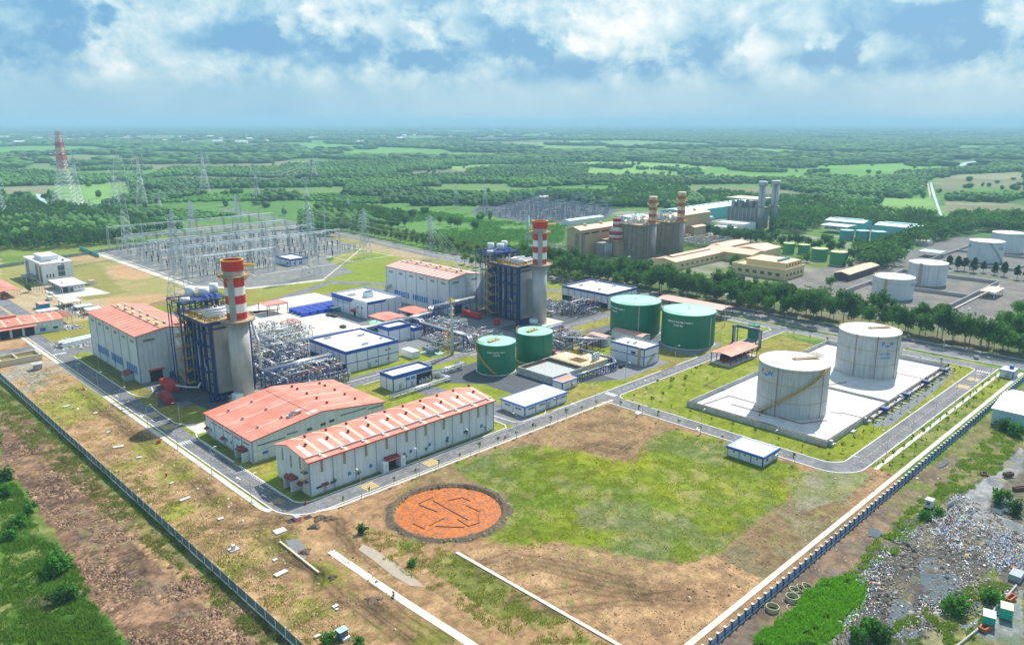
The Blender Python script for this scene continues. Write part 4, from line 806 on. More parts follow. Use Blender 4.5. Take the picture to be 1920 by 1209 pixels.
for (a, lab) in (((238.8,339.5,253.6,356.5), 'red gabled canopy nearest the small tall blue and white block'), ((259.9,340.6,272.5,357.4), 'red gabled canopy in front of the blue windows of the far hall')):
    t = shelter('transformer_canopy', lab, *a, 5.0, .7, REDR, 'y', 3, cat='canopy', group='red canopies')
    b = MB(); w_, d_ = a[2]-a[0], a[3]-a[1]
    for i in range(3): b = MB(); b.bc(w_/2, 2.6+i*(d_-5)/2, 0, 5, 2.6, 2.8); b.cyl(w_/2-1.5, 2.6+i*(d_-5)/2, 2.8, 3.9, .3, 8); b.build('transformer', GREYM, t)
shelter('skid_canopy', 'small flat red canopy on tall dark posts beside the blue scaffold stacks', 208,414,222,425.5,6.0,.3,REDR,'x',3,cat='canopy')
shelter('skid_canopy', 'small red canopy above grey cabinets right of the near chimney', 199.5,374.5,208,382.5,4.2,.3,REDR,'x',2,cat='canopy')
shelter('store_shed', 'long narrow white shed with red roof in front of the left big green tank', 314,224.4,321.8,244.4,4.0,.8,REDP,'y',3,post=STEEL,walls=4.0,cat='shed')
shelter('store_shed', 'small white shed with a faded red roof left of the narrow long shed', 298.5,235.5,303.9,247,4.4,.5,REDP,'y',2,post=STEEL,walls=4.4,cat='shed')
t = bw('pump_hut', 'tiny white hut with a bright red roof at the foot of the concrete basin', 'hut', 233.6,206.6,243.2,212.2,3.6,.3,1,1,None,par=.02,over=.4,doors=(('y',5.6,1.2,2.1,GREYM),)); [c for c in t.children if c.name.startswith('roof')][0].data.materials[0] = REDR
shelter('small_hut', 'little red roofed kiosk between the pipes behind the concrete basin', 264.5,236.5,268.5,240.5,2.8,.4,REDR,'x',2,post=STEEL,walls=2.7,cat='hut'); shelter('small_hut', 'little red roofed hut by the grey filter vessels', 268,224,274.5,228,2.6,.3,REDP,'x',2,post=STEEL,walls=2.5,cat='hut')
shelter('small_canopy', 'low red canopy beside the lattice vent mast', 247.5,300,255,306,3.2,.3,REDR,'x',2,cat='canopy')
# ================================================================= BOILERS, CHIMNEYS, PIPE WORK
STB = mat('navy_steel', (.010,.038,.17), .5, nz=.15, ns=.6)
STR_R = mat('chimney_red', (.55,.025,.02), .45, nz=.12, ns=.3, dirt=.15); STR_W = mat('chimney_white', (.80,.79,.78), .5, nz=.06, ns=.3, dirt=.12)
RUSTY = mat('rust_stained_deck', (.40,.29,.15), .8, nz=.25, ns=.8); CASE = mat('boiler_side_casing', (.05,.055,.085), .6, nz=.35, ns=.35)
def rail(mb, pts, z, h=1.1, w=.07, closed=False, step=2.0):
    n = len(pts)
    for i in range(n if closed else n-1):
        a = Vector((*pts[i],z)); b_ = Vector((*pts[(i+1) % n],z)); L_ = (b_-a).length; k = max(1, round(L_/step)); u = Vector((0,0,h))
        mb.bar(a+u, b_+u, w); mb.bar(a+u*.5, b_+u*.5, w*.8)
        for j in range(k): p = a+(b_-a)*j/k; mb.bar(p, p+u, w)
def boiler_unit(X0, Y0, which):
    near = which == 0; side = 'nearer' if near else 'farther'
    # ---- chimney
    cx, cy = X0+8.5, Y0-7.6; t = empty('chimney', (cx,cy,0), f'{side} red and white banded chimney with a round gallery on a silver lower shaft', 'chimney', 'red and white chimneys'); r = 4.15
    MB().cyl(0,0,.6,32.4,r,40).build('lower_shaft', SILVB, t); MB().cyl(0,0,0,.6,5.0,8).build('footing', CONC, t); MB().cyl(0,0,32.4,33.4,r+.05,40,r2=r-.25).build('shaft_collar', GREYM, t)
    for z0, z1, m_ in ((33.4,36.6,STR_R),(36.6,40.2,STR_W),(40.2,43.6,STR_R),(43.6,47.0,STR_W),(47.0,50.6,STR_R),(50.6,53.4,GREYM)):
        MB().cyl(0,0,z0,z1,r-.25,40,cap=False).build('shaft_band', m_, t)
    MB().ring(0,0,53.4,57.4,r+.1,r-.3,40).build('cap', STR_R, t); MB().ring(0,0,57.4,57.6,r+.2,r-.4,40).build('cap_rim', YEL, t); MB().cyl(0,0,53,53.4,r-.3,32).build('cap_floor', RUSTY, t)
    MB().ring(0,0,33.4,33.65,7.3,r-.2,8).build('gallery', RUSTY, t); b = MB(); rail(b, [(7.2*math.cos(R(45*i)),7.2*math.sin(R(45*i))) for i in range(8)], 33.6, 1.1, .09, True); [b.bar((6.9*math.cos(R(a)),6.9*math.sin(R(a)),33.4),(r*math.cos(R(a)),r*math.sin(R(a)),30.4),.2) for a in range(0,360,45)]; b.build('gallery_rail', GREYM, t)
    MB().ring(0,0,51.2,51.5,6.3,r-.2,12).build('gallery', RUSTY, t); b = MB(); rail(b, [(6.2*math.cos(R(30*i)),6.2*math.sin(R(30*i))) for i in range(12)], 51.5, 1.2, .09, True); [b.bar((6.0*math.cos(R(a)),6.0*math.sin(R(a)),51.2),(r*math.cos(R(a)),r*math.sin(R(a)),48.8),.18) for a in range(0,360,30)]; b.build('gallery_rail', OCHRE, t)
    ang = R(226); u = Vector((math.cos(ang), math.sin(ang), 0)); v = Vector((-u.y, u.x, 0)); b = MB()
    for s_ in (-1.1, -.45, .45, 1.1): p = u*(r+.02)+v*s_; b.bar((p.x,p.y,33.6),(p.x,p.y,51),.22)
    for i in range(30): p = u*(r+.1)-v*1.1; q = u*(r+.1)+v*1.1; b.bar((p.x,p.y,34+i*.56),(q.x,q.y,34+i*.56),.06)
    b.build('ladder', GREYM, t); b = MB(); p = u*(r-.19)-v*1.25; q = u*(r-.19)+v*1.25; w_ = u*.16
    b.quad((p.x+w_.x,p.y+w_.y,33.7),(q.x+w_.x,q.y+w_.y,33.7),(q.x+w_.x,q.y+w_.y,50.9),(p.x+w_.x,p.y+w_.y,50.9)); b.build('ladder_backing', GREYM, t)
    e_ = Vector((.72,-.69,0)); b = MB(); p = e_*(r+.1); q = e_*(r+4.6); b.bar((p.x,p.y,55.6),(q.x,q.y,55.6),.75,cap=True); b.bar((p.x,p.y,53.6),(p.x,p.y,56),.3); b.build('davit_arm', YEL, t)
    # ---- boiler
    t = empty('boiler_tower', (X0,Y0,0), f'dark blue steel boiler tower with zigzag ochre stairs behind the {side} chimney', 'boiler', 'boiler towers')
    Wd, Dp, H = 17.5, 26.0, 32.2
    MB().box(1.2,2.2,1,Wd-1,Dp,H-1).build('casing', CASE, t)
    MB().box(1.6,.45,1.5,Wd-1.6,2.2,29.8).build('front_casing', SILVB, t); MB().box(1.6,.5,29.8,Wd-1.6,2.2,H-.6).build('casing_top', GREYM, t)
    MB().box(7.6,-3.9,2.5,9.4,.45,24).build('flue_duct', SILVB, t)
    for x, y, w_ in ((0,0,1.3),(Wd-1.2,0,1.3),(0,6.5,.8),(0,11,.8),(0,15.5,.8),(0,20.5,.8),(0,25.2,.8),(Wd-.8,13,.8),(Wd-.8,25.2,.8)): MB().box(x,y,0,x+w_*.8,y+w_*1.0,H).build('steel_column', STB if w_ > 1 else DBLUE, t)
    b = MB()
    for z in (5,10.4,15.8,21.2,26.6): b.box(.15,1.3,z,.55,25.2,z+.5)
    b.box(1.2,.1,28.6,Wd-1.2,.4,29.2)
    b.each('steel_beam', DBLUE, t)
    for y in (3.2,4.6,8.2,9.5,13,14,17.6): MB().bar((.6,y,1.5),(.6,y,H-2),.34,8).build('riser_pipe', SILVER, t)
    for y, z0, z1 in ((5.4,2,12),(12,4,20),(18.6,1.5,25)):
        b = MB(); b.path([(-.4,y,z0),(-.4,y,z1),(-.4,y+1.6,z1+1.2),(.5,y+1.6,z1+1.2)], .42, 8); b.build('bent_pipe', SILVER, t)
    # zigzag stairs on the left side
    lv = [0.4+i*5.4 for i in range(7)]
    for i in range(6):
        z0, z1 = lv[i], lv[i+1]; ym = (z0+z1)/2; b = MB()
        for xx in (-2.6,-1.4): b.bar((xx,24.6,z0),(xx,19.2,ym),.32); b.bar((xx-1.35,19.2,ym),(xx-1.35,24.6,z1),.32); b.bar((xx,24.6,z0+1.1),(xx,19.2,ym+1.1),.1); b.bar((xx-1.35,19.2,ym+1.1),(xx-1.35,24.6,z1+1.1),.1)
        for k in range(9): yy = 24.6-k*.66; zz = z0+(ym-z0)*k/9; b.box(-2.6,yy-.3,zz+.1,-1.4,yy,zz+.16); b.box(-3.95,19.2+k*.6,ym+(z1-ym)*k/9+.1,-2.75,19.5+k*.6,ym+(z1-ym)*k/9+.16)
        b.build('stair_flight', OCHRE, t)
        b = MB(); b.box(-4.4,17.2,ym-.1,0,19.2,ym+.05); b.box(-4.4,24.6,z1-.1,0,26.6,z1+.05); b.build('landing', RUSTY, t); b = MB(); rail(b, [(-4.4,19.2),(-4.4,17.2),(0,17.2)], ym); rail(b, [(-4.4,24.6),(-4.4,26.6),(0,26.6)], z1); b.build('landing_rail', OCHRE, t)
    for x, y in ((-4.5,17.1),(-4.5,26.6),(-1,26.6)): MB().bar((x,y,0),(x,y,36),.38).build('steel_column', DBLUE, t)
    # galleries on the side, red and blue small bits
    for z in (10.4,21.2): b = MB(); b.box(-1.6,3,z,0,16,z+.12); rail(b, [(-1.6,3),(-1.6,16)], z+.1); b.build('side_gallery', DBLUE, t)
    # top deck with drums, then the raised blue frame with silencers
    MB().box(-2.2,-1.2,H,Wd+1,Dp+2,H+.25).build('top_deck', RUSTY, t); b = MB(); rail(b, [(-2.1,-1.1),(Wd+.9,-1.1),(Wd+.9,Dp+1.9),(-2.1,Dp+1.9)], H+.25, 1.15, .1, True); b.build('deck_rail', OCHRE, t)
    MB().box(-2.3,-1.3,H-1.2,-2.1,Dp+2,H-.05).box(-2.1,-1.35,H-1.2,Wd+1,-1.2,H-.05).build('deck_edge', DBLUE, t)
    for j, (y, rr_) in enumerate(((2.2,.8),(4.4,.5),(6.8,.9),(9.2,.5),(12.2,.95),(15,.5),(17,.6))): MB().cyl(y,H+1.3+rr_*.5,0.5,Wd-1.2,rr_,16,ax='x').build('steam_drum', SILVER, t)
    b = MB()
    for i in range(9): b.bc(1.4+i*1.75,3.5,H+.4,.35,.6,1.6); b.bar((1.4+i*1.75,1.2,H+1),(1.4+i*1.75,16,H+2.4),.2,6)
    b.each('header_pipe', GREYM, t)
    b = MB(); rg = random.Random(11)
    for i in range(70):
        x, y = rg.uniform(-1.5,Wd-.5), rg.uniform(-.5,Dp-1); s_ = rg.uniform(.3,1.1); b.bc(x,y,H+.3,s_,s_,rg.uniform(.5,2.2))
    b.each('deck_valve', OCHRE, t)
    fz = H+5.2; b = MB()
    for x in (-3.5,1.5,6.5,11.5,16.0):
        for y in (15.5,21,27,32): MB().bar((x,y,(H if y < 28 else 0)),(x,y,fz),.32).build('frame_column', DBLUE, t)
    for y in (15.5,21,27,32): b.bar((-3.5,y,fz),(16,y,fz),.36); b.bar((-3.5,y,fz-2.6),(16,y,fz-2.6),.24)
    for x in (-3.5,1.5,6.5,11.5,16.0): b.bar((x,15.5,fz),(x,32,fz),.36); b.bar((x,15.5,fz-2.6),(x,32,fz-2.6),.24)
    for i in range(8): b.bar((-3.5+i*2.4,15.5+((i*5) % 12),fz-2.6),(-1.5+i*2.4,21+((i*3) % 9),fz),.2)
    rail(b, [(-3.5,15.5),(16,15.5),(16,32),(-3.5,32)], fz, 1.1, .1, True); b.build('top_frame', STB, t)
    MB().box(3.4,18,fz+.1,16,31,fz+.25).build('frame_floor', DBLUE, t)
    for x, y, z0, h_, rr_ in ((5.2,28.5,fz+.4,3.9,1.9),(10,25.5,fz+.4,3.3,2.2),(15.2,27.5,fz+.6,3.9,1.8),(1.6,25.2,fz-2,2.7,1.9)): m_ = MB(); m_.cyl(x,y,z0,z0+h_,rr_,20); m_.build('silencer', mat('silencer_grey', (.62,.66,.70), .5, nz=.06, ns=.6), t)
    for i in range(3): m_ = MB(); m_.cyl(8.4+i*2.2,20.5,fz-3,fz+1.6,.8,12); m_.build('vent_pipe', BLUE, t)
    b = MB()
    for i in range(26): x, y = rg.uniform(-3,15.5), rg.uniform(16,31.5); s_ = rg.uniform(.3,.9); b.bc(x,y,fz-rg.choice((0,2.4)),s_,s_,rg.uniform(.4,1.6))
    b.build('frame_valve', OCHRE if near else GREYM, t)
    # base: pumps, tank cube, grey down-pipe on the right, low pipes
    for i in range(4): m_ = MB(); m_.bc(-3+i*1.9,-1.8-i*.6,0,1.1,1.5,1.9); m_.cyl(-3+i*1.9,-3.2-i*.6,.3,1.6,.45,10); m_.build('feed_pump', DBLUE, t)
    m_ = MB(); (m_.box(3,-11.5,0,6.4,-8.2,3.6) if near else m_.cyl(3.6,-8,0,3,2.4,16)); m_.build('service_tank', WHT, t)
    b = MB(); b.path([(Wd+1,10,31),(Wd+3.8,10,31),(Wd+3.8,7,28),(Wd+3.8,4,22),(Wd+3.8,2,20),(Wd+3.8,2,6),(Wd+5.5,-1,3),(Wd+7.5,-3,2.6),(Wd+7.5,-3,0)], 1.15, 10); b.build('downcomer_pipe', mat('cream_pipe', (.66,.65,.60), .5, nz=.08, ns=.8), t)
    # inlet duct towards the hall
    m_ = MB(); m_.extr([(26,1.5),(40,4),(40,11),(30,26),(26,30)], 'x', 3, Wd-3); m_.build('inlet_duct', GREYM, t)
    # red fire container + truck-like red unit at the left foot
    if near:
        b = MB().box(0,0,.2,3.0,12.5,3.0); o = b.build('red_container', mat('dark_red_container', (.36,.02,.03), .5, nz=.12, ns=.8, stripes=(.3,.2)), None, (X0-17.8,Y0+5.2,0)); o.rotation_euler = (0,0,R(-8)); tag(o, 'long dark red container parked on the asphalt left of the near boiler', 'container')
        b = MB().box(0,0,.2,3.4,13,3.0); o = b.build('red_enclosure', mat('red_enclosure', (.52,.04,.03), .5, nz=.12, ns=.6), None, (X0-10,Y0+20,0)); tag(o, 'bright red enclosure beside the open door of the near turbine hall', 'enclosure')
        tag(MB().path([(X0-8,Y0+20,2.6),(X0-5,Y0+15,2.4),(X0-2,Y0+12,2.4),(X0-1,Y0+12,4)], .8, 10).build('grey_duct', STEEL), 'bent grey duct running from the red enclosure to the boiler foot', 'duct')
    else:
        o = MB().box(0,0,.6,3.2,14,3.4).build('red_enclosure', mat('red_enclosure', (.52,.04,.03), .5, nz=.12, ns=.6), None, (X0-12,Y0+21,0)); tag(o, 'long red enclosure under the pipe rack by the far turbine hall', 'enclosure')
        o = MB().box(0,0,.9,2.4,2.6,3.4).cyl(1.2,1.3,3.4,4.1,1.2,12).box(.1,.1,0,.5,.5,.9).box(1.9,.1,0,2.3,.5,.9).box(.1,2.1,0,.5,2.5,.9).box(1.9,2.1,0,2.3,2.5,.9).build('red_vessel', REDB, None, (X0-14,Y0+3.5,0)); tag(o, 'small bright red vessel standing on legs beside the dark asphalt at the far boiler', 'vessel')
boiler_unit(125.5, 300.0, 0); boiler_unit(301.9, 300.3, 1)
def process(name, label, x0, y0, x1, y1, h, seed, floors=2, dens=1.0, steel=STB, cat='pipework'):
    """open steel frame full of pipes, vessels and valves"""
    rg = random.Random(seed); w, d = x1-x0, y1-y0; t = empty(name, (x0,y0,0), label, cat); nx, ny = max(2, round(w/5)), max(2, round(d/5)); b = MB()
    for i in range(nx+1):
        for j in range(ny+1): x, y = i*w/nx, j*d/ny; b.bar((x,y,0),(x,y,h-rg.random()*1.2),.28)
    for f in range(1, floors+1):
        z = h*f/floors-.3
        for i in range(nx+1): b.bar((i*w/nx,0,z),(i*w/nx,d,z),.26)
        for j in range(ny+1): b.bar((0,j*d/ny,z),(w,j*d/ny,z),.26)
        for k in range(3): i = rg.randrange(nx); b.bar((i*w/nx,0,z-h/floors+.4),((i+1)*w/nx,0,z),.14); b.bar((0,rg.random()*d,z-h/floors),(0,rg.random()*d,z),.14)
    b.build('steel_frame', steel, t)
    def pipes(n, m_, r0, r1, nm):
        for k in range(n):
            b = MB(); z = rg.choice([h*.3,h*.5,h*.75,h+.4,h+.8])+rg.random(); x, y = rg.uniform(0,w), rg.uniform(0,d); rr_ = rg.uniform(r0,r1)
            if rg.random() < .5: xe = min(w+1, x+rg.uniform(.3,.9)*w); pts = [(x,y,max(.3,z-rg.random()*4)),(x,y,z),(xe,y,z),(xe,y+rg.uniform(-2,2),z),(xe,y+rg.uniform(-2,2),max(.3,z-rg.random()*5))]
            else: ye = min(d+1, y+rg.uniform(.3,.9)*d); pts = [(x,y,max(.3,z-rg.random()*4)),(x,y,z),(x,ye,z),(x+rg.uniform(-2,2),ye,z),(x+rg.uniform(-2,2),ye,max(.3,z-rg.random()*5))]
            b.path(pts, rr_, 7); b.build(nm, m_, t)
    pipes(int(w*d/19*dens)+3, SILVER, .25, .6, 'pipe'); pipes(int(w*d/60*dens)+1, STEEL, .2, .4, 'pipe'); pipes(int(w*d/100*dens)+1, OCHRE, .15, .3, 'pipe'); pipes(int(w*d/160*dens)+1, REDB, .15, .25, 'pipe')
    for k in range(int(w*d/45*dens)+1):
        x, y = rg.uniform(1,w-1), rg.uniform(1,d-1); b = MB()
        if rg.random() < .5: b.cyl(x,y,.2,rg.uniform(1.5,3.4),rg.uniform(.5,1.0),12)
        else: b.cyl(y,rg.uniform(1.2,1.8),x,min(w,x+rg.uniform(2,4)),rg.uniform(.5,.9),12,ax='x')
        b.build('vessel', rg.choice((STEEL,SILVER,SILVER,GREYM)), t)
    b = MB()
    for k in range(int(w*d/5*dens)): x, y = rg.uniform(0,w), rg.uniform(0,d); s_ = rg.uniform(.2,.8); b.bc(x,y,rg.choice((.05,.05,h*.5,h*.98)),s_,s_,rg.uniform(.3,1.6))
    o = b.build('valve', GREYM, t); o['kind'] = 'stuff'
    b = MB()
    for k in range(int(w*d/14*dens)): x, y = rg.uniform(0,w), rg.uniform(0,d); s_ = rg.uniform(.2,.7); b.bc(x,y,rg.choice((.05,.05,h*.5,h*.98)),s_,s_,rg.uniform(.3,1.3))
    o = b.build('small_fitting', OCHRE, t); o['kind'] = 'stuff'
    return t
process('process_unit', 'dense blue steel frame of silver pipes just right of the near boiler', 145.5,300,160,335,7.5,1,2,1.1)
process('process_unit', 'tangle of silver pipes on blue steel behind the wide workshop roof', 147,280,176,299,6.0,2,2,1.3)
process('process_unit', 'grey cabinets, silver pipes and tanks near the small red canopies', 176,350,200,374,6.0,3,2,.8,STEEL)
process('process_unit', 'blue and silver pipework between the near boiler and the open gravel yard', 160,318,178,345,6.5,4,2,1.0)
process('process_unit', 'blue steel pipe frame between the far boiler and the long electrical building', 322,300,334,335,7.5,5,2,1.1)
process('process_unit', 'silver pipe bundle in front of the long electrical building', 334,284,352,300,6.0,6,2,1.2)
process('process_unit', 'clutter of skids and pipes around the lattice vent mast', 236,284,252,300,4.0,7,1,1.2,STEEL)
process('process_unit', 'low skids and red valves below the pipe rack by the tank row', 252,276,268,296,3.6,8,1,1.0,DBLUE)
process('process_unit', 'low dark pipe frames between the mid green tank and the white shed', 268,238,296,262,4.6,9,1,1.0,DBLUE)
process('process_unit', 'pumps and pipes under the left end of the rack beside the tall block', 248,302,268,328,3.6,10,1,.9,DBLUE)
# pipe racks
def rack(name, label, pts, z, n=3, w=3.0, r=.5, step=7, m_=SILVER, steel=DBLUE):
    t = empty(name, (0,0,0), label, 'pipe rack'); V = [Vector((p[0],p[1],p[2] if len(p) > 2 else z)) for p in pts]
    for a, b_ in zip(V, V[1:]):
        d = (b_-a); L_ = d.length; d.normalize(); s_ = Vector((-d.y,d.x,0))
        for i in range(max(1,int(L_/step))+1):
            p = a+d*min(L_, i*step); b = MB()
            for q in (-1, 1): b.bar((p.x+s_.x*w/2*q,p.y+s_.y*w/2*q,0),(p.x+s_.x*w/2*q,p.y+s_.y*w/2*q,p.z+.2),.3)
            b.bar(p-s_*w/2-Vector((0,0,.3)), p+s_*w/2-Vector((0,0,.3)), .3); b.bar(p-s_*w/2-Vector((0,0,2)), p+s_*w/2-Vector((0,0,2)), .2); b.build('rack_trestle', steel, t)
        b = MB(); [b.bar(a+s_*w/2*q-Vector((0,0,.3)), b_+s_*w/2*q-Vector((0,0,.3)), .22) for q in (-1,1)]; [b.bar(a+s_*w/2*q-Vector((0,0,2)), b_+s_*w/2*q-Vector((0,0,2)), .18) for q in (-1,1)]
        k = int(L_/2.4)
        for i in range(k): p = a+d*(i*2.4); q_ = a+d*((i+1)*2.4); u = Vector((0,0,2)); v_ = Vector((0,0,.3)); b.bar(p+s_*w/2-(u if i % 2 else v_), q_+s_*w/2-(v_ if i % 2 else u), .12); b.bar(p-s_*w/2-(u if i % 2 else v_), q_-s_*w/2-(v_ if i % 2 else u), .12)
        b.build('rack_girder', steel, t)
    for j in range(n):
        off = (j-(n-1)/2)*w/max(1,n)*.95; pp = []
        for i, p in enumerate(V):
            d1 = (V[i]-V[i-1]).normalized() if i else (V[1]-V[0]).normalized(); d2 = (V[i+1]-V[i]).normalized() if i < len(V)-1 else d1; n_ = (Vector((-d1.y,d1.x,0))+Vector((-d2.y,d2.x,0))); n_ = n_.normalized() if n_.length > .1 else Vector((1,0,0)); pp.append(p+n_*off+Vector((0,0,r/2)))
        MB().path(pp, r*(1-.35*(j % 2)), 8).build('rack_pipe', m_, t)
    return t
rack('pipe_rack', 'long elevated silver pipe rack crossing the plant to the far boiler', [(178,331,7),(243,329.5,7),(263,332,7),(266,334,9.5),(300,335,9.5)], 7, 4, 4, .7)
rack('pipe_rack', 'second silver pipe rack leading from the small tall block past the vent mast', [(249.5,328,6.6),(249.5,322,6.6),(246.8,318,6.6),(246.8,281,6.6),(247,278,3)], 6.6, 3, 3, .8)
rack('pipe_rack', 'blue trussed pipe rack running from the near boiler to the electrical building', [(146,299,7.5),(180,299.5,7.5)], 7.5, 3, 3.4, .55, steel=BLUE)
rack('pipe_rack', 'pipe rack behind the mid green tank towards the white sheds', [(272,272,5.5),(272,263,5.5),(278,258,5.0),(296,232,5.0)], 5, 3, 2.6, .45)
rack('pipe_rack', 'blue trestle of white pipes along the right side of the basin', [(243,209.6,3.2),(262,209.6,3.2),(272,208.5,3.6),(277,214,3.6),(277,236,3.6)], 3.2, 2, 1.6, .4, 3.2)
rack('pipe_rack', 'low pipe sleeper run along the road behind the long warehouse', [(176,248.5,1.6),(208,250.2,1.6),(208,258,1.6),(200,270,1.6)], 1.6, 4, 2.4, .35, 4, steel=STEEL)
rack('pipe_rack', 'double pipe run beside the road left of the small green tank', [(206,259,2.4),(224,259,2.4),(224,263,2.4)], 2.4, 3, 2.4, .45, 4, steel=STEEL)
# U-shaped pipe portals
def portal(label, p, q, h, r=1.0, m_=GREYM, steel=DBLUE):
    t = empty('pipe_portal', (p[0],p[1],0), label, 'pipe bridge'); dx, dy = q[0]-p[0], q[1]-p[1]
    for i, o_ in enumerate((0, .9)):
        MB().path([(o_*.6,o_,0),(o_*.6,o_,h-1-o_*.5),(dx*.06+o_*.6,dy*.06+o_,h-o_*.5),(dx*.94+o_*.6,dy*.94+o_,h-o_*.5),(dx+o_*.6,dy+o_,h-1-o_*.5),(dx+o_*.6,dy+o_,0)], r, 8).build('pipe', m_, t)
    for u in (.04, .96):
        for o_ in (-.9, 1.8): MB().bar((dx*u,dy*u+o_,0),(dx*u,dy*u+o_,h-.6),.4).build('post', steel, t)
    MB().bar((0,-.9,h-.9),(dx,dy-.9,h-.9),.45).bar((0,1.8,h-.9),(dx,dy+1.8,h-.9),.45).build('beam', steel, t)
    return t
portal('silver pipe portal with rounded corners between the mid green tank and the far chimney', (279,263), (297,263), 7.0)
portal('dark steel pipe portal spanning the road beside the pump shelter', (352,194), (352.5,180), 9.5, .8)
# lattice vent mast
def lattice(mb, w0, w1, z0, z1, n, t_=.12, cx=0, cy=0):
    for i in range(n):
        za, zb = z0+(z1-z0)*i/n, z0+(z1-z0)*(i+1)/n; a, c = (w0+(w1-w0)*i/n)/2, (w0+(w1-w0)*(i+1)/n)/2
        A = [(cx-a,cy-a,za),(cx+a,cy-a,za),(cx+a,cy+a,za),(cx-a,cy+a,za)]; B = [(cx-c,cy-c,zb),(cx+c,cy-c,zb),(cx+c,cy+c,zb),(cx-c,cy+c,zb)]
        for k in range(4):
            j = (k+1) % 4; mb.bar(A[k], B[k], t_*1.3, 3); mb.bar(A[k], B[j], t_*.8, 3); mb.bar(A[j], B[k], t_*.8, 3); mb.bar(B[k], B[j], t_*.8, 3)
t = empty('vent_mast', (234.5,279,0), 'tall grey vent pipe with an ochre platform crown among the pipework', 'mast'); MB().cyl(0,0,0,28,.85,14,r2=.6).build('pipe', STEEL, t)
b = MB(); lattice(b, 3.2, 2.6, 0, 15, 6, .12, -1.6, 1.2); b.build('lattice', OCHRE, t); b = MB(); b.cyl(0,0,26.5,26.8,2.0,10); rail(b, [(1.9*math.cos(R(36*i)),1.9*math.sin(R(36*i))) for i in range(10)], 26.8, 1.1, .1, True); [b.bc(rg2,.2,27,.5,.5,1.6) for rg2 in (-1,0,1)]; b.build('crown_platform', OCHRE, t)
for z in (20, 23): MB().cyl(0,0,z,z+.25,1.3,10).build('ring_platform', OCHRE, t)
# package units near the mast
o = MB().box(0,0,.1,4.5,9,3.4).build('white_cabinet', WHT, None, (216.5,287,0)); tag(o, 'white boxy cabinet at the left end of the pipework beside the vent mast', 'cabinet')
t = empty('cooler_vessel', (226,284,0), 'dark horizontal cooler vessels lying on a green skid near the white cabinet', 'vessel'); [MB().cyl(1+i*2.6,2.2,0,7.5,1.1,14,ax='y').build('vessel', mat('slate_vessel', (.16,.22,.26), .4, nz=.15, ns=1), t) for i in range(2)]; MB().box(-1,-1,0,8,9,.25).build('skid', mat('green_skid', (.30,.45,.38), .7, nz=.2, ns=1), t)
t = empty('blue_scaffold_stack', (222,398,0), 'rows of bright blue steel racks stacked on the pale yard by the control building', 'scaffold racks')
RBL = mat('royal_blue_steel', (.015,.10,.62), .45, nz=.15, ns=.8)
for i in range(6):
    for j in range(4):
        x, y = i*5.2, j*4.4+(i*.0); b = MB()
        if (i, j) in ((5,0),(4,0)): continue
        for k in range(4): b.box(x,y+k*.95,0,x+4.4,y+k*.95+.14,2.2); b.bar((x,y+k*.95+.07,2.3),(x+4.4,y+k*.95+.07,2.3),.2)
        b.box(x,y,0,x+.2,y+3,2.3); b.box(x+4.2,y,0,x+4.4,y+3,2.3); b.build('steel_rack', RBL, t)
o = MB().box(0,0,0,7,3,2.6).build('site_container', mat('teal_cabin', (.05,.25,.32), .5, nz=.1, ns=1), None, (243,395,0)); tag(o, 'teal site container with a white top right of the blue racks', 'container'); MB().box(-3,-.3,2.62,7.2,3.3,2.75).build('roof', WHT, o)
o = MB().box(0,0,0,3.4,2.4,2.4).build('red_container', REDB, None, (252,398,0)); tag(o, 'small red container between the blue racks and the control building', 'container')
# ================================================================= TANKS
GRN = mat('green_tank_paint', (.004,.175,.09), .42, nz=.10, ns=.25, dirt=.3, stripes=(1.2,.05)); GRNT = mat('pale_green_tank_roof', (.34,.71,.55), .45, nz=.05, ns=.3); GREYT = mat('tank_grey_paint', (.42,.455,.46), .5, nz=.07, ns=.2, stripes=(.9,.12), dirt=.35)
WTOP = mat('white_tank_roof', (.70,.69,.68), .6, nz=.06, ns=.3); WTANK = mat('white_tank_paint', (.60,.64,.67), .5, nz=.07, ns=.15, stripes=(1.1,.07), dirt=.25); LETW = mat('white_lettering', (.82,.84,.84), .6, nz=.02); LETB = mat('blue_lettering', (.01,.22,.58), .5, nz=.02); LETO = mat('orange_emblem', (.85,.30,.10), .5, nz=.05)
def text_on_cyl(body, parent, r, ang, z, size, m_, name='lettering', bold=.02, sx=1.0):
    cu = bpy.data.curves.new('lettering', 'FONT'); cu.body = body; cu.size = size; cu.align_x = 'CENTER'; cu.align_y = 'CENTER'; cu.offset = bold*size; cu.resolution_u = 2
    tmp = bpy.data.objects.new('tmp_text', cu); COL.objects.link(tmp); dg = bpy.context.evaluated_depsgraph_get(); me = bpy.data.meshes.new_from_object(tmp.evaluated_get(dg)); bpy.data.objects.remove(tmp)
    for v in me.vertices:
        a = ang+v.co.x*sx/r; v.co = (math.cos(a)*(r+.07), math.sin(a)*(r+.07), z+v.co.y)
    me.materials.clear(); me.materials.append(m_); o = bpy.data.objects.new(name, me); COL.objects.link(o); o.parent = parent; return o
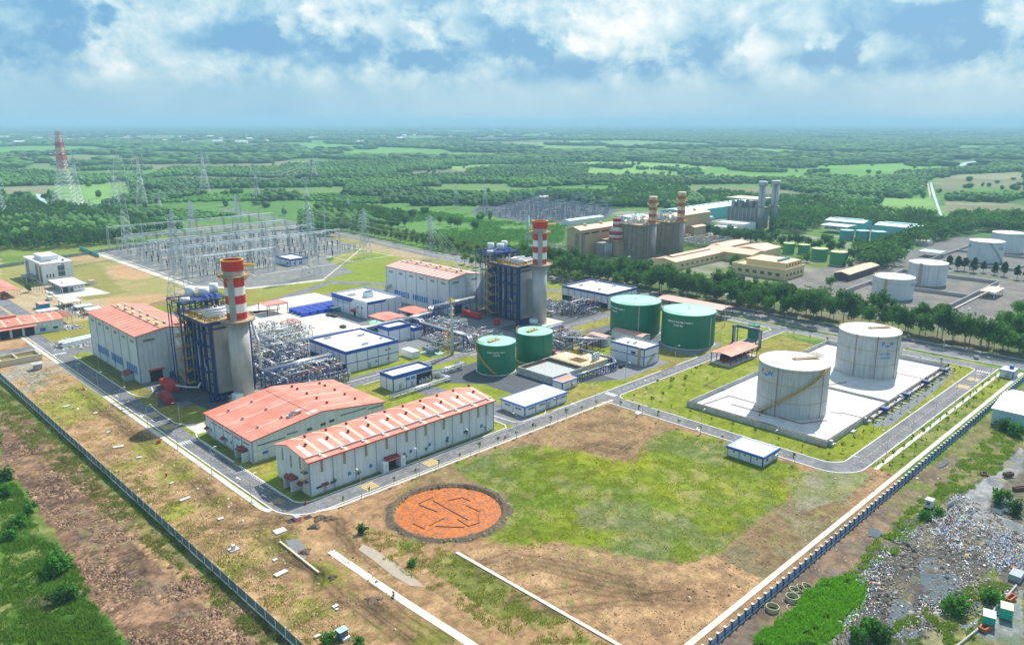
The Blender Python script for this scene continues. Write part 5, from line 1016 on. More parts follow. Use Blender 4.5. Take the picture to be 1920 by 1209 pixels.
def spiral(t, r, a0, a1, h, m_, w=1.1, z0=0):
    b = MB(); n = 26
    for i in range(n):
        u, v = i/n, (i+1)/n; A, B = a0+(a1-a0)*u, a0+(a1-a0)*v; z, zz = z0+(h-z0)*u, z0+(h-z0)*v
        for rr_ in (r+.12, r+w): b.bar((rr_*math.cos(A),rr_*math.sin(A),z),(rr_*math.cos(B),rr_*math.sin(B),zz),.24); 
        b.bar(((r+w)*math.cos(A),(r+w)*math.sin(A),z+1.1),((r+w)*math.cos(B),(r+w)*math.sin(B),zz+1.1),.12); b.bar(((r+w)*math.cos(A),(r+w)*math.sin(A),z),((r+w)*math.cos(A),(r+w)*math.sin(A),z+1.1),.09)
        b.quad((r*math.cos(A),r*math.sin(A),z+.1),((r+w)*math.cos(A),(r+w)*math.sin(A),z+.1),((r+w)*math.cos(B),(r+w)*math.sin(B),zz+.1),(r*math.cos(B),r*math.sin(B),zz+.1))
    b.build('spiral_stair', m_, t)
def tank(name, label, cx, cy, r, h, body, top, group=None, base=CONC, railm=GREYM, dome=.045, seams=(), pipes=(), railarc=None, foot=.7):
    t = empty(name, (cx,cy,0), label, 'tank', group); n = 64
    if foot: MB().cyl(0,0,0,.35,r+foot,12).build('footing', base, t)
    MB().cyl(0,0,.1,h,r,n,cap=False).build('shell', body, t); rb = MB().cyl(0,0,h,h+r*dome,r+.03,n,r2=.15); rb.smooth.clear(); rb.build('roof', top, t); MB().ring(0,0,h-.18,h+.12,r+.12,r-.05,n).build('rim', top, t)
    for z in seams: MB().ring(0,0,z,z+.14,r+.10,r-.02,n).build('seam_ring', railm, t)
    for a in pipes: MB().bar(((r+.25)*math.cos(a),(r+.25)*math.sin(a),.3),((r+.25)*math.cos(a),(r+.25)*math.sin(a),h+.4),.22,6).build('riser_pipe', mat('rust_red_pipe', (.25,.09,.09), .6, nz=.2, ns=1), t)
    if railarc: b = MB(); k = 40; rail(b, [(r*.985*math.cos(railarc[0]+(railarc[1]-railarc[0])*i/k), r*.985*math.sin(railarc[0]+(railarc[1]-railarc[0])*i/k)) for i in range(k+1)], h+.1, 1.1, .08); b.build('roof_rail', railm, t)
    MB().cyl(0,0,h+r*dome-.05,h+r*dome+.9,.3,8).build('roof_nozzle', GREYM, t)
    return t
FACE = math.atan2(-1,-1)
def facing(cx, cy): return math.atan2(-cy, -cx)
a = facing(334.5,210.8); t = tank('service_water_tank', 'big green water tank in front lettered SERVICE WATER TANK 2', 334.5,210.8,13.4,17.4,GRN,GRNT,'green water tanks',railarc=(R(120),R(205)))
text_on_cyl('SERVICE WATER TANK 2', t, 13.4, a-.33, 13.6, 1.25, LETW, sx=.95); text_on_cyl('10.000 M3', t, 13.4, a-.38, 11.9, 1.25, LETW, sx=.95)
MB().bar((13.5*math.cos(a+.95),13.5*math.sin(a+.95),1),(13.5*math.cos(a+.95),13.5*math.sin(a+.95),15.5),.3).build('level_pipe', STEEL, t); b = MB(); b.ring(0,0,17.75,17.8,11.4,11.3,48); b.build('roof_seam', GREYM, t)
a = facing(332.7,242.8); t = tank('service_water_tank', 'big green water tank behind, lettered SERVICE WATER TANK 1', 332.7,242.8,13.3,17.6,GRN,GRNT,'green water tanks',railarc=(R(180),R(262)))
text_on_cyl('SERVICE WATER TANK 1', t, 13.3, a-.92, 14.6, 1.25, LETW, sx=.95); text_on_cyl('10.000 M3', t, 13.3, a-.98, 12.9, 1.25, LETW, sx=.95)
MB().bar((13.4*math.cos(a+.14),13.4*math.sin(a+.14),1),(13.4*math.cos(a+.14),13.4*math.sin(a+.14),17),.28).build('level_pipe', STEEL, t); MB().ring(0,0,17.95,18.0,11.4,11.3,48).build('roof_seam', GREYM, t)
a = facing(233.4,246.8); t = tank('demineralised_water_tank', 'smaller green tank lettered DEMIN WATER TANK 2 with an ochre spiral stair', 233.4,246.8,8.8,13.9,GRN,GRNT,'smaller green tanks',railarc=(R(100),R(190)),railm=OCHRE)
text_on_cyl('DEMIN WATER TANK 2', t, 8.8, a+.0, 10.7, .85, LETW, sx=.9); text_on_cyl('5.000 M3', t, 8.8, a+.02, 9.5, .85, LETW, sx=.9); spiral(t, 8.8, a-1.45, a+.18, 13.0, OCHRE, .9) if False else spiral(t, 8.8, a+.05, a-1.5, 13.4, OCHRE, .9)
b = MB(); b.box(-5,-1,14.4,2,1,14.6); rail(b, [(-5,-1),(2,-1)], 14.6); rail(b, [(-5,1),(2,1)], 14.6); b.build('roof_walkway', OCHRE, t)
t = tank('demineralised_water_tank', 'smaller green tank between its lettered twin and the far chimney', 258.4,246.8,8.7,13.8,GRN,GRNT,'smaller green tanks',railarc=(R(100),R(160)),railm=OCHRE)
b = MB(); b.box(-5,-1,14.4,2,1,14.6); rail(b, [(-5,-1),(2,-1)], 14.6); rail(b, [(-5,1),(2,1)], 14.6); b.build('roof_walkway', OCHRE, t); MB().bar((8.8*math.cos(FACE+.5),8.8*math.sin(FACE+.5),1),(8.8*math.cos(FACE+.5),8.8*math.sin(FACE+.5),13),.25).build('level_pipe', GRN, t)
tank('filter_tank', 'low green round tank with an ochre stair beside the control building', 236,344,5.0,4.2,GRN,GRNT,railm=OCHRE,railarc=(R(90),R(260))); tank('foam_tank', 'small dark green tank under the steel pipe portal', 366,191,3.0,7.5,GRN,GRN,foot=.4)
def emblem(t, r, a, z, s):
    text_on_cyl('P', t, r, a-1.55*s/r, z, 2.3*s, LETB, 'emblem_letter', .035); text_on_cyl('W', t, r, a+1.65*s/r, z, 2.0*s, LETB, 'emblem_letter', .045)
    def arcm(a0, a1, rr_, m_, nm):
        b = MB(); n = 14; c0 = [(math.cos(R(a0+(a1-a0)*i/n)), math.sin(R(a0+(a1-a0)*i/n))) for i in range(n+1)]
        vs = [((x*rr_*s), (y*rr_*s)) for x, y in c0]; b.v = [((r+.075)*math.cos(a+x/r), (r+.075)*math.sin(a+x/r), z+y) for x, y in vs]; b.f = [tuple(range(len(vs)))]; b.build(nm, m_, t)
    arcm(5, 175, 1.0, LETO, 'emblem_sun'); arcm(200, 340, 1.05, LETB, 'emblem_wave')
aD = facing(282.4,129.2); t = tank('fuel_tank', 'nearer pale grey fuel tank with a long ochre stair across its front', 282.4,129.2,13.2,19.8,GREYT,WTOP,'pale grey fuel tanks',seams=(6.3,13,18.7),pipes=(aD-.42,aD+.93),railarc=(R(330),R(400)),railm=OCHRE,dome=.04)
emblem(t, 13.2, aD-.85, 16.6, 1.3); spiral(t, 13.2, aD-.95, aD+1.0, 19.9, OCHRE, 1.15)
b = MB(); b.box(-1,-1,20.5,11,1,20.65); rail(b, [(-1,-1),(11,-1)], 20.65); rail(b, [(-1,1),(11,1)], 20.65); b.build('roof_walkway', RUSTY, t); [c for c in t.children if c.name.startswith('roof_walkway')][0].rotation_euler = (0,0,R(-30))
aE = facing(352.1,127.6); t = tank('fuel_tank', 'farther pale grey fuel tank lettered OIL TANK with rust red riser pipes', 352.1,127.6,13.0,19.6,GREYT,WTOP,'pale grey fuel tanks',seams=(6.3,13,18.5),pipes=(aE-.38,aE+.28,aE+1.05),railarc=(0,2*math.pi),railm=OCHRE,dome=.04)
emblem(t, 13.0, aE+.62, 16.2, 1.25); text_on_cyl('OIL TANK 1', t, 13.0, aE+.6, 11.8, 1.25, LETB, sx=.9); text_on_cyl('10.000 M3', t, 13.0, aE+.6, 10.0, 1.25, LETB, sx=.9)
b = MB(); b.box(-1,-1,20.3,11,1,20.45); rail(b, [(-1,-1),(11,-1)], 20.45); rail(b, [(-1,1),(11,1)], 20.45); b.build('roof_walkway', RUSTY, t); [c for c in t.children if c.name.startswith('roof_walkway')][0].rotation_euler = (0,0,R(-30))
# bund round the fuel tanks
bx0, by0, bx1, by1 = 255.3, 102.6, 383.5, 159.5
t = empty('tank_bund', (bx0,by0,0), 'low concrete wall ringing the two pale grey tanks with a clean white floor', 'bund wall'); w, d = bx1-bx0, by1-by0
MB().box(0,0,.02,w,d,.10).build('bund_floor', CONCL, t)
for q in ((0,0,w,.4),(0,d-.4,w,d),(0,.4,.4,d-.4),(w-.4,.4,w,d-.4)): MB().box(q[0],q[1],.1,q[2],q[3],2.0).build('bund_wall', WALLC, t)
MB().box(61,.42,.1,61.5,d-.42,1.0).build('divider_wall', WALLC, t)
for x_ in (0, w): MB().box(x_-.05,-.05,2.0,x_+.45-.3*(x_ > 0),d+.05,2.12).build('coping', WALLC, t)
b = MB(); MR = mat('rust_red_pipe', (.25,.09,.09), .6, nz=.2, ns=1)
for q in ([(1.2,.25,2.35),(w-1,.25,2.35)], [(.25,.3,2.35),(.25,d,2.35)], [(w+.9,.5,1.6),(w+.9,d,1.6)], [(14,d-12,.4),(14,16,.4),(24,10.5,.4)], [(36,2,.5),(36,9,.5),(33,13,.5)], [(74,24,.4),(60,30,.4),(14,32,.4)], [(102,1,.6),(102,20,.6)], [(4,d-4,.4),(22,d-6,.4),(22,d-22,.4)], [(26,d-2,.6),(26,d+8,.6),(42,d+10,.6)]): MB().path(q, .3, 6).build('fire_pipe', MR, t)
for u in (0, 17, 31, 46, 61, 76, 91, 106, 120):
    b = MB(); b.box(u+2,-1.6,0,u+5,-.4,.5); b.build('pipe_sleeper', WALLC, t)
for (sx_, sy_) in ((w/2+3,-1.7),(w-3,-1.7),(w*.25,-1.7),(1.5,-1.7)):
    b = MB(); b.box(sx_,sy_,.0,sx_+1.4,sy_+1.6,1.1); b.box(sx_,sy_+.6,1.1,sx_+1.4,sy_+2.4,2.1); rail(b, [(sx_,sy_),(sx_,sy_+3.4)], 1.6); b.build('crossing_steps', GREYM, t)
t = empty('pipe_tray', (300,98.9,0), 'long grey pipe tray on sleepers along the outer side of the tank bund', 'pipe tray'); b = MB()
MB().box(-8,2.0,1.2,83,3.1,1.5).build('tray', mat('mauve_grey_tray', (.38,.34,.38), .6, nz=.12, ns=.8), t)
for i in range(24): MB().box(-7+i*3.8,-.2,0,-6.3+i*3.8,3.0,.35).build('sleeper', WALLC, t)
for i in range(4): MB().box(2+i*23,.6,1.2,4.4+i*23,3.6,2.6).build('crossing_steps', DBLUE, t)
# concrete basin
t = empty('settling_basin', (236.5,214.7,0), 'raw concrete basin holding churning pale water beside the green tanks', 'basin'); w, d, h = 21, 21.5, 3.3
for q in ((0,0,w,.45),(0,d-.45,w,d),(0,.45,.45,d-.45),(w-.45,.45,w,d-.45)): MB().box(q[0],q[1],0,q[2],q[3],h).build('wall', WALLC, t)
MB().box(.45,.45,0,w-.45,d-.45,1.7).build('churning_water', mat('foam_water', (.42,.45,.44), .6, nz=.5, ns=1.2, bump=.2), t)
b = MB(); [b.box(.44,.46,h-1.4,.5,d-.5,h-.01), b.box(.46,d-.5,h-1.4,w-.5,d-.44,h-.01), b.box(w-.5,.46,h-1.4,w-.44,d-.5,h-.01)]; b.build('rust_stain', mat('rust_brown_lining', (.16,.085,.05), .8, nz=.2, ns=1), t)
MB().box(w,.0,0,w+17,5,h+.2).box(w,12,0,w+12,d,h+.2).box(w,5,0,w+3,12,h+.2).box(w+9,5,0,w+17,12,h+.2).build('channel_block', SAND_, t); MB().box(w+3.0,5.0,0,w+9,12,1.2).build('channel_water', DARK, t)
b = MB(); [b.bar((w+3,5.8+i*1.2,h+.1),(w+9,5.8+i*1.2,h+.1),.12) for i in range(5)]; rail(b, [(w+3,5),(w+9,5),(w+9,12),(w+3,12)], h+.2, 1, .09, True); rail(b, [(w+.2,.2),(w+.2,d-.3)], h, 1, .09); rail(b, [(w,.2),(w+17,.2)], h+.2, 1, .09); b.build('handrail', OCHRE, t)
MB().extr([(0,0),(-9,0),(0,h)], 'y', .0, .0) if False else None
MB().extr([(-7.5,0),(-.02,0),(-.02,h)], 'y', 2.2, 3.6).build('stair', WALLC, t) if False else MB().extr([(-6.5,0),(-.02,0),(-.02,h)], 'x', 9, 10.6).build('stair', WALLC, t)
for i in range(3): b = MB(); b.cyl(w+9.5+i*1.9,2.5+i*.4,h+.2,h+3.2,1.0,14); b.cyl(w+9.5+i*1.9,2.5+i*.4,h+3.2,h+3.7,1.0,14,r2=.3); b.build('filter_vessel', STEEL, t)
for (x, y, r_, h_, m_, lab) in ((262,243.5,1.3,4.4,mat('orange_vessel', (.60,.16,.03), .5, nz=.1, ns=1),'orange upright vessel with a handrail on top behind the basin'),(265.5,240.8,1.1,4.0,mat('purple_vessel', (.20,.05,.16), .5, nz=.1, ns=1),'purple upright vessel next to the orange one'),(276.5,236,1.5,3.8,mat('yellow_vessel', (.50,.36,.05), .5, nz=.1, ns=1),'mustard yellow upright vessel right of the purple one')):
    t = empty('dosing_vessel', (x,y,0), lab, 'vessel', 'coloured vessels'); MB().cyl(0,0,.3,h_,r_,16).build('shell', m_, t); b = MB(); rail(b, [(r_*math.cos(R(45*i)),r_*math.sin(R(45*i))) for i in range(8)], h_, 1, .1, True); b.build('top_rail', OCHRE, t)
b = MB(); b.box(0,0,0,3,2.4,2.2); b.box(.2,.2,2.2,2.8,2.2,2.5); tag(b.build('generator_box', mat('olive_box', (.28,.30,.08), .6, nz=.1, ns=1), None, (262,291,0)), 'olive green machine box beside the pipe rack near the dark asphalt', 'machine box')
# ================================================================= WEST: OFFICES, WORKSHOPS, CAR PARK
WPL = mat('white_plaster', (.78,.785,.79), .7, nz=.05, ns=.4, dirt=.12); SLATE = mat('slate_window', (.10,.13,.17), .3, nz=.2, ns=.6)
t = empty('office_building', (141.4,606.8,0), 'white cubic office block with tall dark windows standing beyond the parked vehicles', 'office'); w, d, h = 19.5, 46, 14.0
MB().box(0,0,0,w,d,h).build('wall', WPL, t); MB().box(-.3,-.3,h,w+.3,d+.3,h+.5).build('roof', ROOFW, t); MB().box(4,14,h+.5,15,34,h+3.6).build('roof_block', WPL, t)
[MB().bc(2.2+i*1.9,9,h+.5,1.4,1.4,1.4).build('air_conditioner', GREYM, t) for i in range(4)]; MB().cyl(15,5,h+.5,h+1.9,.8,12).build('roof_tank', SLATE, t)
MB().box(9.8,-.12,4.8,14.2,-.01,12.2).build('tall_window', SLATE, t); MB().box(9.6,-.2,8.3,14.4,-.13,8.6).build('window_bar', WPL, t)
for x in (2.2,4.2,6.2): MB().box(x,-.1,4.6,x+.8,-.01,7.0).build('window', GLASS, t)
MB().box(2.6,-.1,1.2,3.8,-.01,2.4).build('window', GLASS, t); MB().box(12.2,-.1,12.6,14,-.01,13.3).build('blue_sign', BLUE, t)
for y0_, y1_, m_ in ((2,7,SLATE),(10,17,mat('bronze_screen', (.26,.20,.12), .5, nz=.3, ns=1)),(34,42,SLATE)): MB().box(-.12,y0_,1,-.01,y1_,12.6).build('tall_window', m_, t)
MB().box(-7,16,3.6,-.1,30,4.1).build('entrance_canopy', SLATE, t); [MB().bc(-6.6,y,0,.4,.4,3.6).build('canopy_post', WPL, t) for y in (16.5,29.5)]
t = empty('reception_pavilion', (141.4,566,0), 'low white flat roofed pavilion with a dark roof edge in front of the office block', 'pavilion')
MB().box(0,0,4.3,15.5,30,4.9).build('roof', ROOFW, t); MB().box(-.15,-.15,4.0,15.65,30.15,4.28).build('roof_edge', SLATE, t); MB().box(5,.8,0,14.6,29,4.0).build('wall', WPL, t); MB().box(1.2,5,0,4.9,28,3.9).build('dark_glazing', SLATE, t)
[MB().bc(.6+(i % 2)*.0,.8+i*4.7,0,.4,.4,4).build('column', WPL, t) for i in range(7)]; [MB().box(8+i*2.2,.68,2.5,9.2+i*2.2,.79,3.1).build('window', GLASS, t) for i in range(3)]; MB().box(5.2,.7,.3,7.4,.79,3.4).build('dark_opening', GLASS, t); MB().bc(4,12,4.9,1,1,.8).build('roof_hatch', GREYM, t)
shelter('small_hut', 'tiny red topped kiosk on the dry lawn right of the office block', 163.5,583,167,588,2.8,.3,REDP,'x',2,post=STEEL,walls=2.6,cat='hut')
# workshop with three dark bays
t = empty('vehicle_workshop', (70,464.5,0), 'long low workshop with red and cream roof and three dark open bays at left edge', 'workshop'); w, d = 44.5, 21
MB().extr([(0,0),(d,0),(d,6.2),(d/2,8.0),(0,6.2)], 'x', 0, w).build('wall', CLAD, t); b = MB(); b.extr([(-.5,6.15),(d/2,8.02),(d/2,8.2),(-.5,6.33)], 'x', -.4, w+.5); b.extr([(d/2,8.02),(d+.5,6.15),(d+.5,6.33),(d/2,8.2)], 'x', -.4, w+.5); r_ = b.build('roof', REDR, t)
b = MB()
for i in range(6): x = 2.5+i*7.4; b.quad((x,-.4,6.38),(x+1,-.4,6.38),(x+1,d/2,8.23),(x,d/2,8.23))
b.each('skylight', CREAM, r_)
for i in range(4): MB().cyl(5.5+i*7.4,5.2,7.2,8.1,.5,10).build('roof_vent', WSKY, t)
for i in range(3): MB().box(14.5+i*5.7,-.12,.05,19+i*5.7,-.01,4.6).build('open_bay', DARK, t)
MB().extr([(-2.4,4.9),(-.02,5.6),(-.02,5.8),(-2.4,5.1)], 'x', 13.5, 31.5).build('bay_canopy', REDR, t); MB().box(33,-.1,1,35.8,-.01,2.8).build('window', BLUEW, t); MB().box(39.5,-.1,1.4,41.8,-.01,2.6).build('window', GLASS, t); MB().box(32,-1.2,3.3,37,-.1,3.5).build('ledge', CONC, t)
MB().box(9,14,7.2,26,17,8.9).build('ridge_monitor', REDR, t)
t = empty('car_shelter', (108,574,0), 'big red car shelter roof on thin posts at the left edge', 'shelter'); MB().extr([(0,4.6),(6,5.6),(12,4.6),(12,4.8),(6,5.8),(0,4.8)], 'y', 0, 46).build('roof', REDR, t); [MB().bc(x,.6+i*7.4,0,.25,.25,4.7).build('post', STEEL, t) for x in (.5,11.5) for i in range(7)]
shelter('rusty_shed', 'rusty brown roofed lean-to shed behind the vehicle workshop', 117.2,477,122.8,495,3.8,.5,mat('rusty_sheet', (.33,.11,.07), .8, nz=.3, ns=.8),'y',3,post=GREYM,cat='shed')
o = MB().box(0,0,0,5.4,9,3.4).build('blue_container', mat('blue_container', (.03,.19,.42), .5, nz=.12, ns=.6, stripes=(.35,.2)), None, (118,524,0)); tag(o, 'blue site container with pinkish top beside the plant road', 'container'); MB().box(0,0,3.42,5.4,9,3.5).build('roof', mat('faded_pink', (.62,.33,.28), .7, nz=.1), o)
o = MB().box(0,0,0,11,6.5,2.8).build('site_cabin', WPL, None, (113,507,0)); tag(o, 'cream site cabin with small dark windows behind the workshop roof', 'cabin'); [MB().box(1.5+i*3.6,-.1,1.2,2.8+i*3.6,-.01,2.1).build('window', GLASS, o) for i in range(3)]
WS = mat('pale_corrugated_roof', (.70,.72,.70), .6, nz=.12, ns=.5, stripes=(.5,.12)); PGS = mat('pale_green_roof', (.52,.68,.60), .6, nz=.1, ns=.5)
shelter('site_shed', 'white roofed open site shed nearest the parked van', 129.5,516.5,139,532,3.6,.3,WS,'y',3,post=GREYM,cat='shed'); shelter('site_shed', 'pale green roofed site shed in the middle of the site store row', 132,502,141,509.5,3.0,.2,PGS,'x',3,post=GREYM,cat='shed'); shelter('site_shed', 'white and mint roofed site shed nearest the turbine hall', 134,489,142.5,497,3.0,.2,WS,'x',3,post=GREYM,cat='shed')
rg = random.Random(5)
def pile(name, label, cx, cy, rx, ry, n, cols, cat='pile', hmax=1.4, kind=None):
    b = MB(); n2 = n; V = []; Fc = []; Cc = []
    for i in range(n2):
        u, v = rg.gauss(0,.45), rg.gauss(0,.45); x, y = cx+u*rx, cy+v*ry; s_ = rg.uniform(.15,.9); k = rg.uniform(.15,1)*hmax*max(.15,1-abs(u)-abs(v)*.5); a = rg.random()*3.14; c_, s2 = math.cos(a), math.sin(a); l_ = s_*rg.uniform(.6,3)
        o0 = len(V)
        for z in (0, k):
            for (p, q) in ((-l_/2,-s_/2),(l_/2,-s_/2),(l_/2,s_/2),(-l_/2,s_/2)): V.append((x+p*c_-q*s2, y+p*s2+q*c_, z+.02))
        for f in ((4,5,6,7),(0,1,5,4),(1,2,6,5),(2,3,7,6),(3,0,4,7)): Fc += [o0+k_ for k_ in f]
        cc = rg.choice(cols); Cc += [cc]*8
    o = npmesh(name, np.array(V), 4, np.array(Fc), mat('mixed_scrap', attr=True, rough=.7, nz=.2, ns=2), np.array(Cc)); tag(o, label, cat, kind='stuff'); return o
MIX = [(.6,.6,.6),(.3,.3,.32),(.45,.3,.2),(.15,.2,.4),(.7,.7,.68),(.5,.2,.1),(.2,.2,.2),(.55,.5,.4)]
pile('site_store', 'heaped crates and scrap round the site sheds', 133, 512, 9, 26, 260, MIX, 'scrap', 2.2); pile('site_store', 'scrap heap on the bare plot corner', 118, 466, 7, 7, 90, MIX, 'scrap', 1.8)
pile('site_store', 'material heap between the road fork and the near turbine hall', 109, 431, 12, 10, 220, [(.6,.62,.6),(.7,.7,.68),(.35,.3,.3),(.45,.65,.58),(.5,.3,.2)], 'scrap', 2.4)
t = empty('site_wall', (103.5,424,0), 'row of pale stacked panels beside the road fork', 'panels'); MB().extr([(0,0),(2,0),(2,2.6),(0,2.6)], 'x', 0, 18).build('panel_stack', WPL, t); MB().box(0,2.2,2.7,18,6,2.85).build('cover_sheet', PGS, t); t.rotation_euler = (0,0,R(12))
t = empty('water_trough', (73,410,0), 'open cream concrete trough of green water beside the left road', 'basin'); [MB().box(*q).build('wall', SAND_, t) for q in ((0,0,0,17,.6,3),(0,10,0,17,10.6,3),(0,.6,0,.6,10,3),(16.4,.6,0,17,10,3),(7,.6,0,7.5,10,2.8))]; MB().box(.6,.6,0,16.4,10,1.7).build('green_water', mat('green_water', (.22,.19,.05), .2, nz=.15, ns=.6), t)
t = empty('concrete_stub', (83.0,394,0), 'square unfinished concrete pit block standing on the bare soil', 'concrete block'); MB().box(0,0,0,3,3.4,2.6).build('block', WALLC, t); MB().box(-.8,-.8,2.6,3.8,4.2,2.8).build('cap_slab', WALLC, t)
def car(name, label, x, y, rz, col, van=False, group='parked vehicles'):
    t = empty(name, (x,y,0), label, 'van' if van else 'car', group, rz); L_, w_, h_ = (6.2,2.1,2.4) if van else (4.4,1.8,1.45); b = MB()
    pr = [(-L_/2,.35),(L_/2,.35),(L_/2,.85),(L_/2-.9,.95),(L_/2-1.5,h_),(-L_/2+.5,h_),(-L_/2,1.0)] if not van else [(-L_/2,.35),(L_/2,.35),(L_/2,1.2),(L_/2-.6,h_),(-L_/2,h_)]
    b.extr([(u,z) for u, z in pr], 'y', -w_/2, w_/2); b.build('body', col, t)
    g_ = MB(); g_.box(-L_/2+.55,-w_/2-.02,h_-.6,L_/2-1.5,w_/2+.02,h_-.15); g_.build('window', GLASS, t)
    for sx in (-1, 1):
        for sy in (-1, 1): MB().cyl(sx*L_*.3, .33, sy*w_/2-.1, sy*w_/2+.1, .33, 12, ax='y').build('wheel', DARK, t)
    return t
CW = mat('white_car_paint', (.75,.75,.76), .3, nz=.02); CG = mat('grey_car_paint', (.25,.26,.28), .3, nz=.02); CD = mat('dark_car_paint', (.03,.035,.045), .3, nz=.02); CR = mat('red_car_paint', (.4,.03,.02), .3, nz=.02)
p = P(96,552); car('parked_car', 'small white car on the plant road below the office block', p[0], p[1], R(90), CW); p = P(92,560); p = P(93,563)
p = P(118,561); car('parked_van', 'white minibus with dark windows beside the site sheds', *P(92,560), R(90), CW, True) if False else car('parked_van', 'white minibus with dark windows beside the site sheds', *P(93,562), R(90), CW, True)
for q, lab, m_ in (((12,553),'grey car half hidden under the big red car shelter',CG),((8,561),'red car at the mouth of the big red car shelter',CR),((109,538),'dark red car under the edge of the white pavilion',CR),((1128,512),'dark pickup on the public road under the avenue trees',CD),((617,592),'black car in front of the control building',CD),((627,594),'second black car, nearer the control building door',CD),((643,614),'black van parked behind the electrical building',CD),((1165,688),'dark car parked beside the two storey treatment building',CD),((1830,672),'grey car driving on the outer plant road near the gate',CG)):
    car('parked_car', lab, *P(*q), R(90 if q[0] < 700 else 20), m_)
# ================================================================= THE OLDER PLANT BEHIND THE TREES
YW = mat('tan_cladding', (.52,.38,.20), .6, nz=.07, ns=.15, stripes=(1.5,.08), dirt=.15); OR = mat('salmon_roof', (.70,.42,.28), .6, nz=.08, ns=.15, stripes=(.8,.06)); YP = mat('yellow_plaster', (.66,.53,.28), .7, nz=.07, ns=.3, dirt=.12)
OS_R = mat('faded_chimney_red', (.40,.085,.04), .7, nz=.25, ns=.3); OS_W = mat('faded_chimney_white', (.72,.66,.58), .7, nz=.18, ns=.3, col2=(.60,.46,.26)); OLDC = mat('old_concrete_shaft', (.37,.36,.36), .8, nz=.12, ns=.12, dirt=.15)
OFR = mat('old_steel_frame', (.22,.23,.20), .7, nz=.25, ns=.4); TEAL = mat('teal_cladding', (.12,.50,.55), .6, nz=.07, ns=.15, stripes=(1.2,.06)); TEALR = mat('pale_teal_roof', (.50,.72,.74), .6, nz=.07, ns=.2); MAR2 = mat('crimson_paint', (.36,.02,.05), .5, nz=.12, ns=.3)
def gable(name, label, x0, y0, x1, y1, he, hr, wall, roof, along='x', cat='building', group=None, ov=.5):
    w, d = x1-x0, y1-y0; t = empty(name, (x0,y0,0), label, cat, group); s_ = d if along == 'x' else w; L_ = w if along == 'x' else d
    MB().extr([(0,0),(s_,0),(s_,he),(s_/2,hr),(0,he)], along, 0, L_).build('wall', wall, t); b = MB(); b.extr([(-ov,he),(s_/2,hr+.05),(s_/2,hr+.35),(-ov,he+.3)], along, -ov, L_+ov); b.extr([(s_/2,hr+.05),(s_+ov,he),(s_+ov,he+.3),(s_/2,hr+.35)], along, -ov, L_+ov); b.build('roof', roof, t); return t
t = gable('old_turbine_hall', 'long tan turbine hall with salmon roof at the older plant', 492,418.3,692,432.5,22.3,24.8,YW,OR,'x')
for i in range(9): MB().cyl(14+i*21,7.1,24.6,26.6,2.2,10,r2=1.2).build('roof_vent', OR, t)
for i in range(8): MB().box(2+i*13,-.15,18.6,12+i*13,-.01,19.9).build('louvre_band', DARK, t)
MB().box(2.2,-1.2,0,5,-.1,20).box(-1.3,1.5,0,-.1,4,20).build('cable_tower', OFR, t); MB().box(150,-6,0,158,-.1,5).build('lean_to', OR, t)
t = empty('old_machine_block', (505,404,0), 'dark grey steel block between the tan hall and the crimson banded stack', 'machine block'); MB().box(0,0,0,12,8,12).build('block', OFR, t); [MB().cyl(2+i*2.6,-.8,0,11,.9,10).build('column_vessel', GREYM, t) for i in range(4)]
t = empty('bypass_stack', (517.9,398,0), 'tan block topped by a crimson and white banded bottle shaped stack', 'stack'); MB().box(0,0,0,14,15.2,13).build('block', YW, t)
for z0, z1, r0, r1, m_ in ((13,15.2,6.0,6.6,MAR2),(15.2,17.6,6.6,6.6,OS_W),(17.6,20.6,6.4,6.4,MAR2),(20.6,24,6.4,3.7,OS_W),(24,26.2,3.7,3.6,MAR2),(26.2,28.6,3.6,3.6,OS_W),(28.6,31.2,3.6,3.7,MAR2)): MB().cyl(7,7.6,z0,z1,r0,24,r2=r1).build('stack_band', m_, t)
MB().box(-2,-2,13.2,16,17,13.5).build('platform', RUSTY, t)
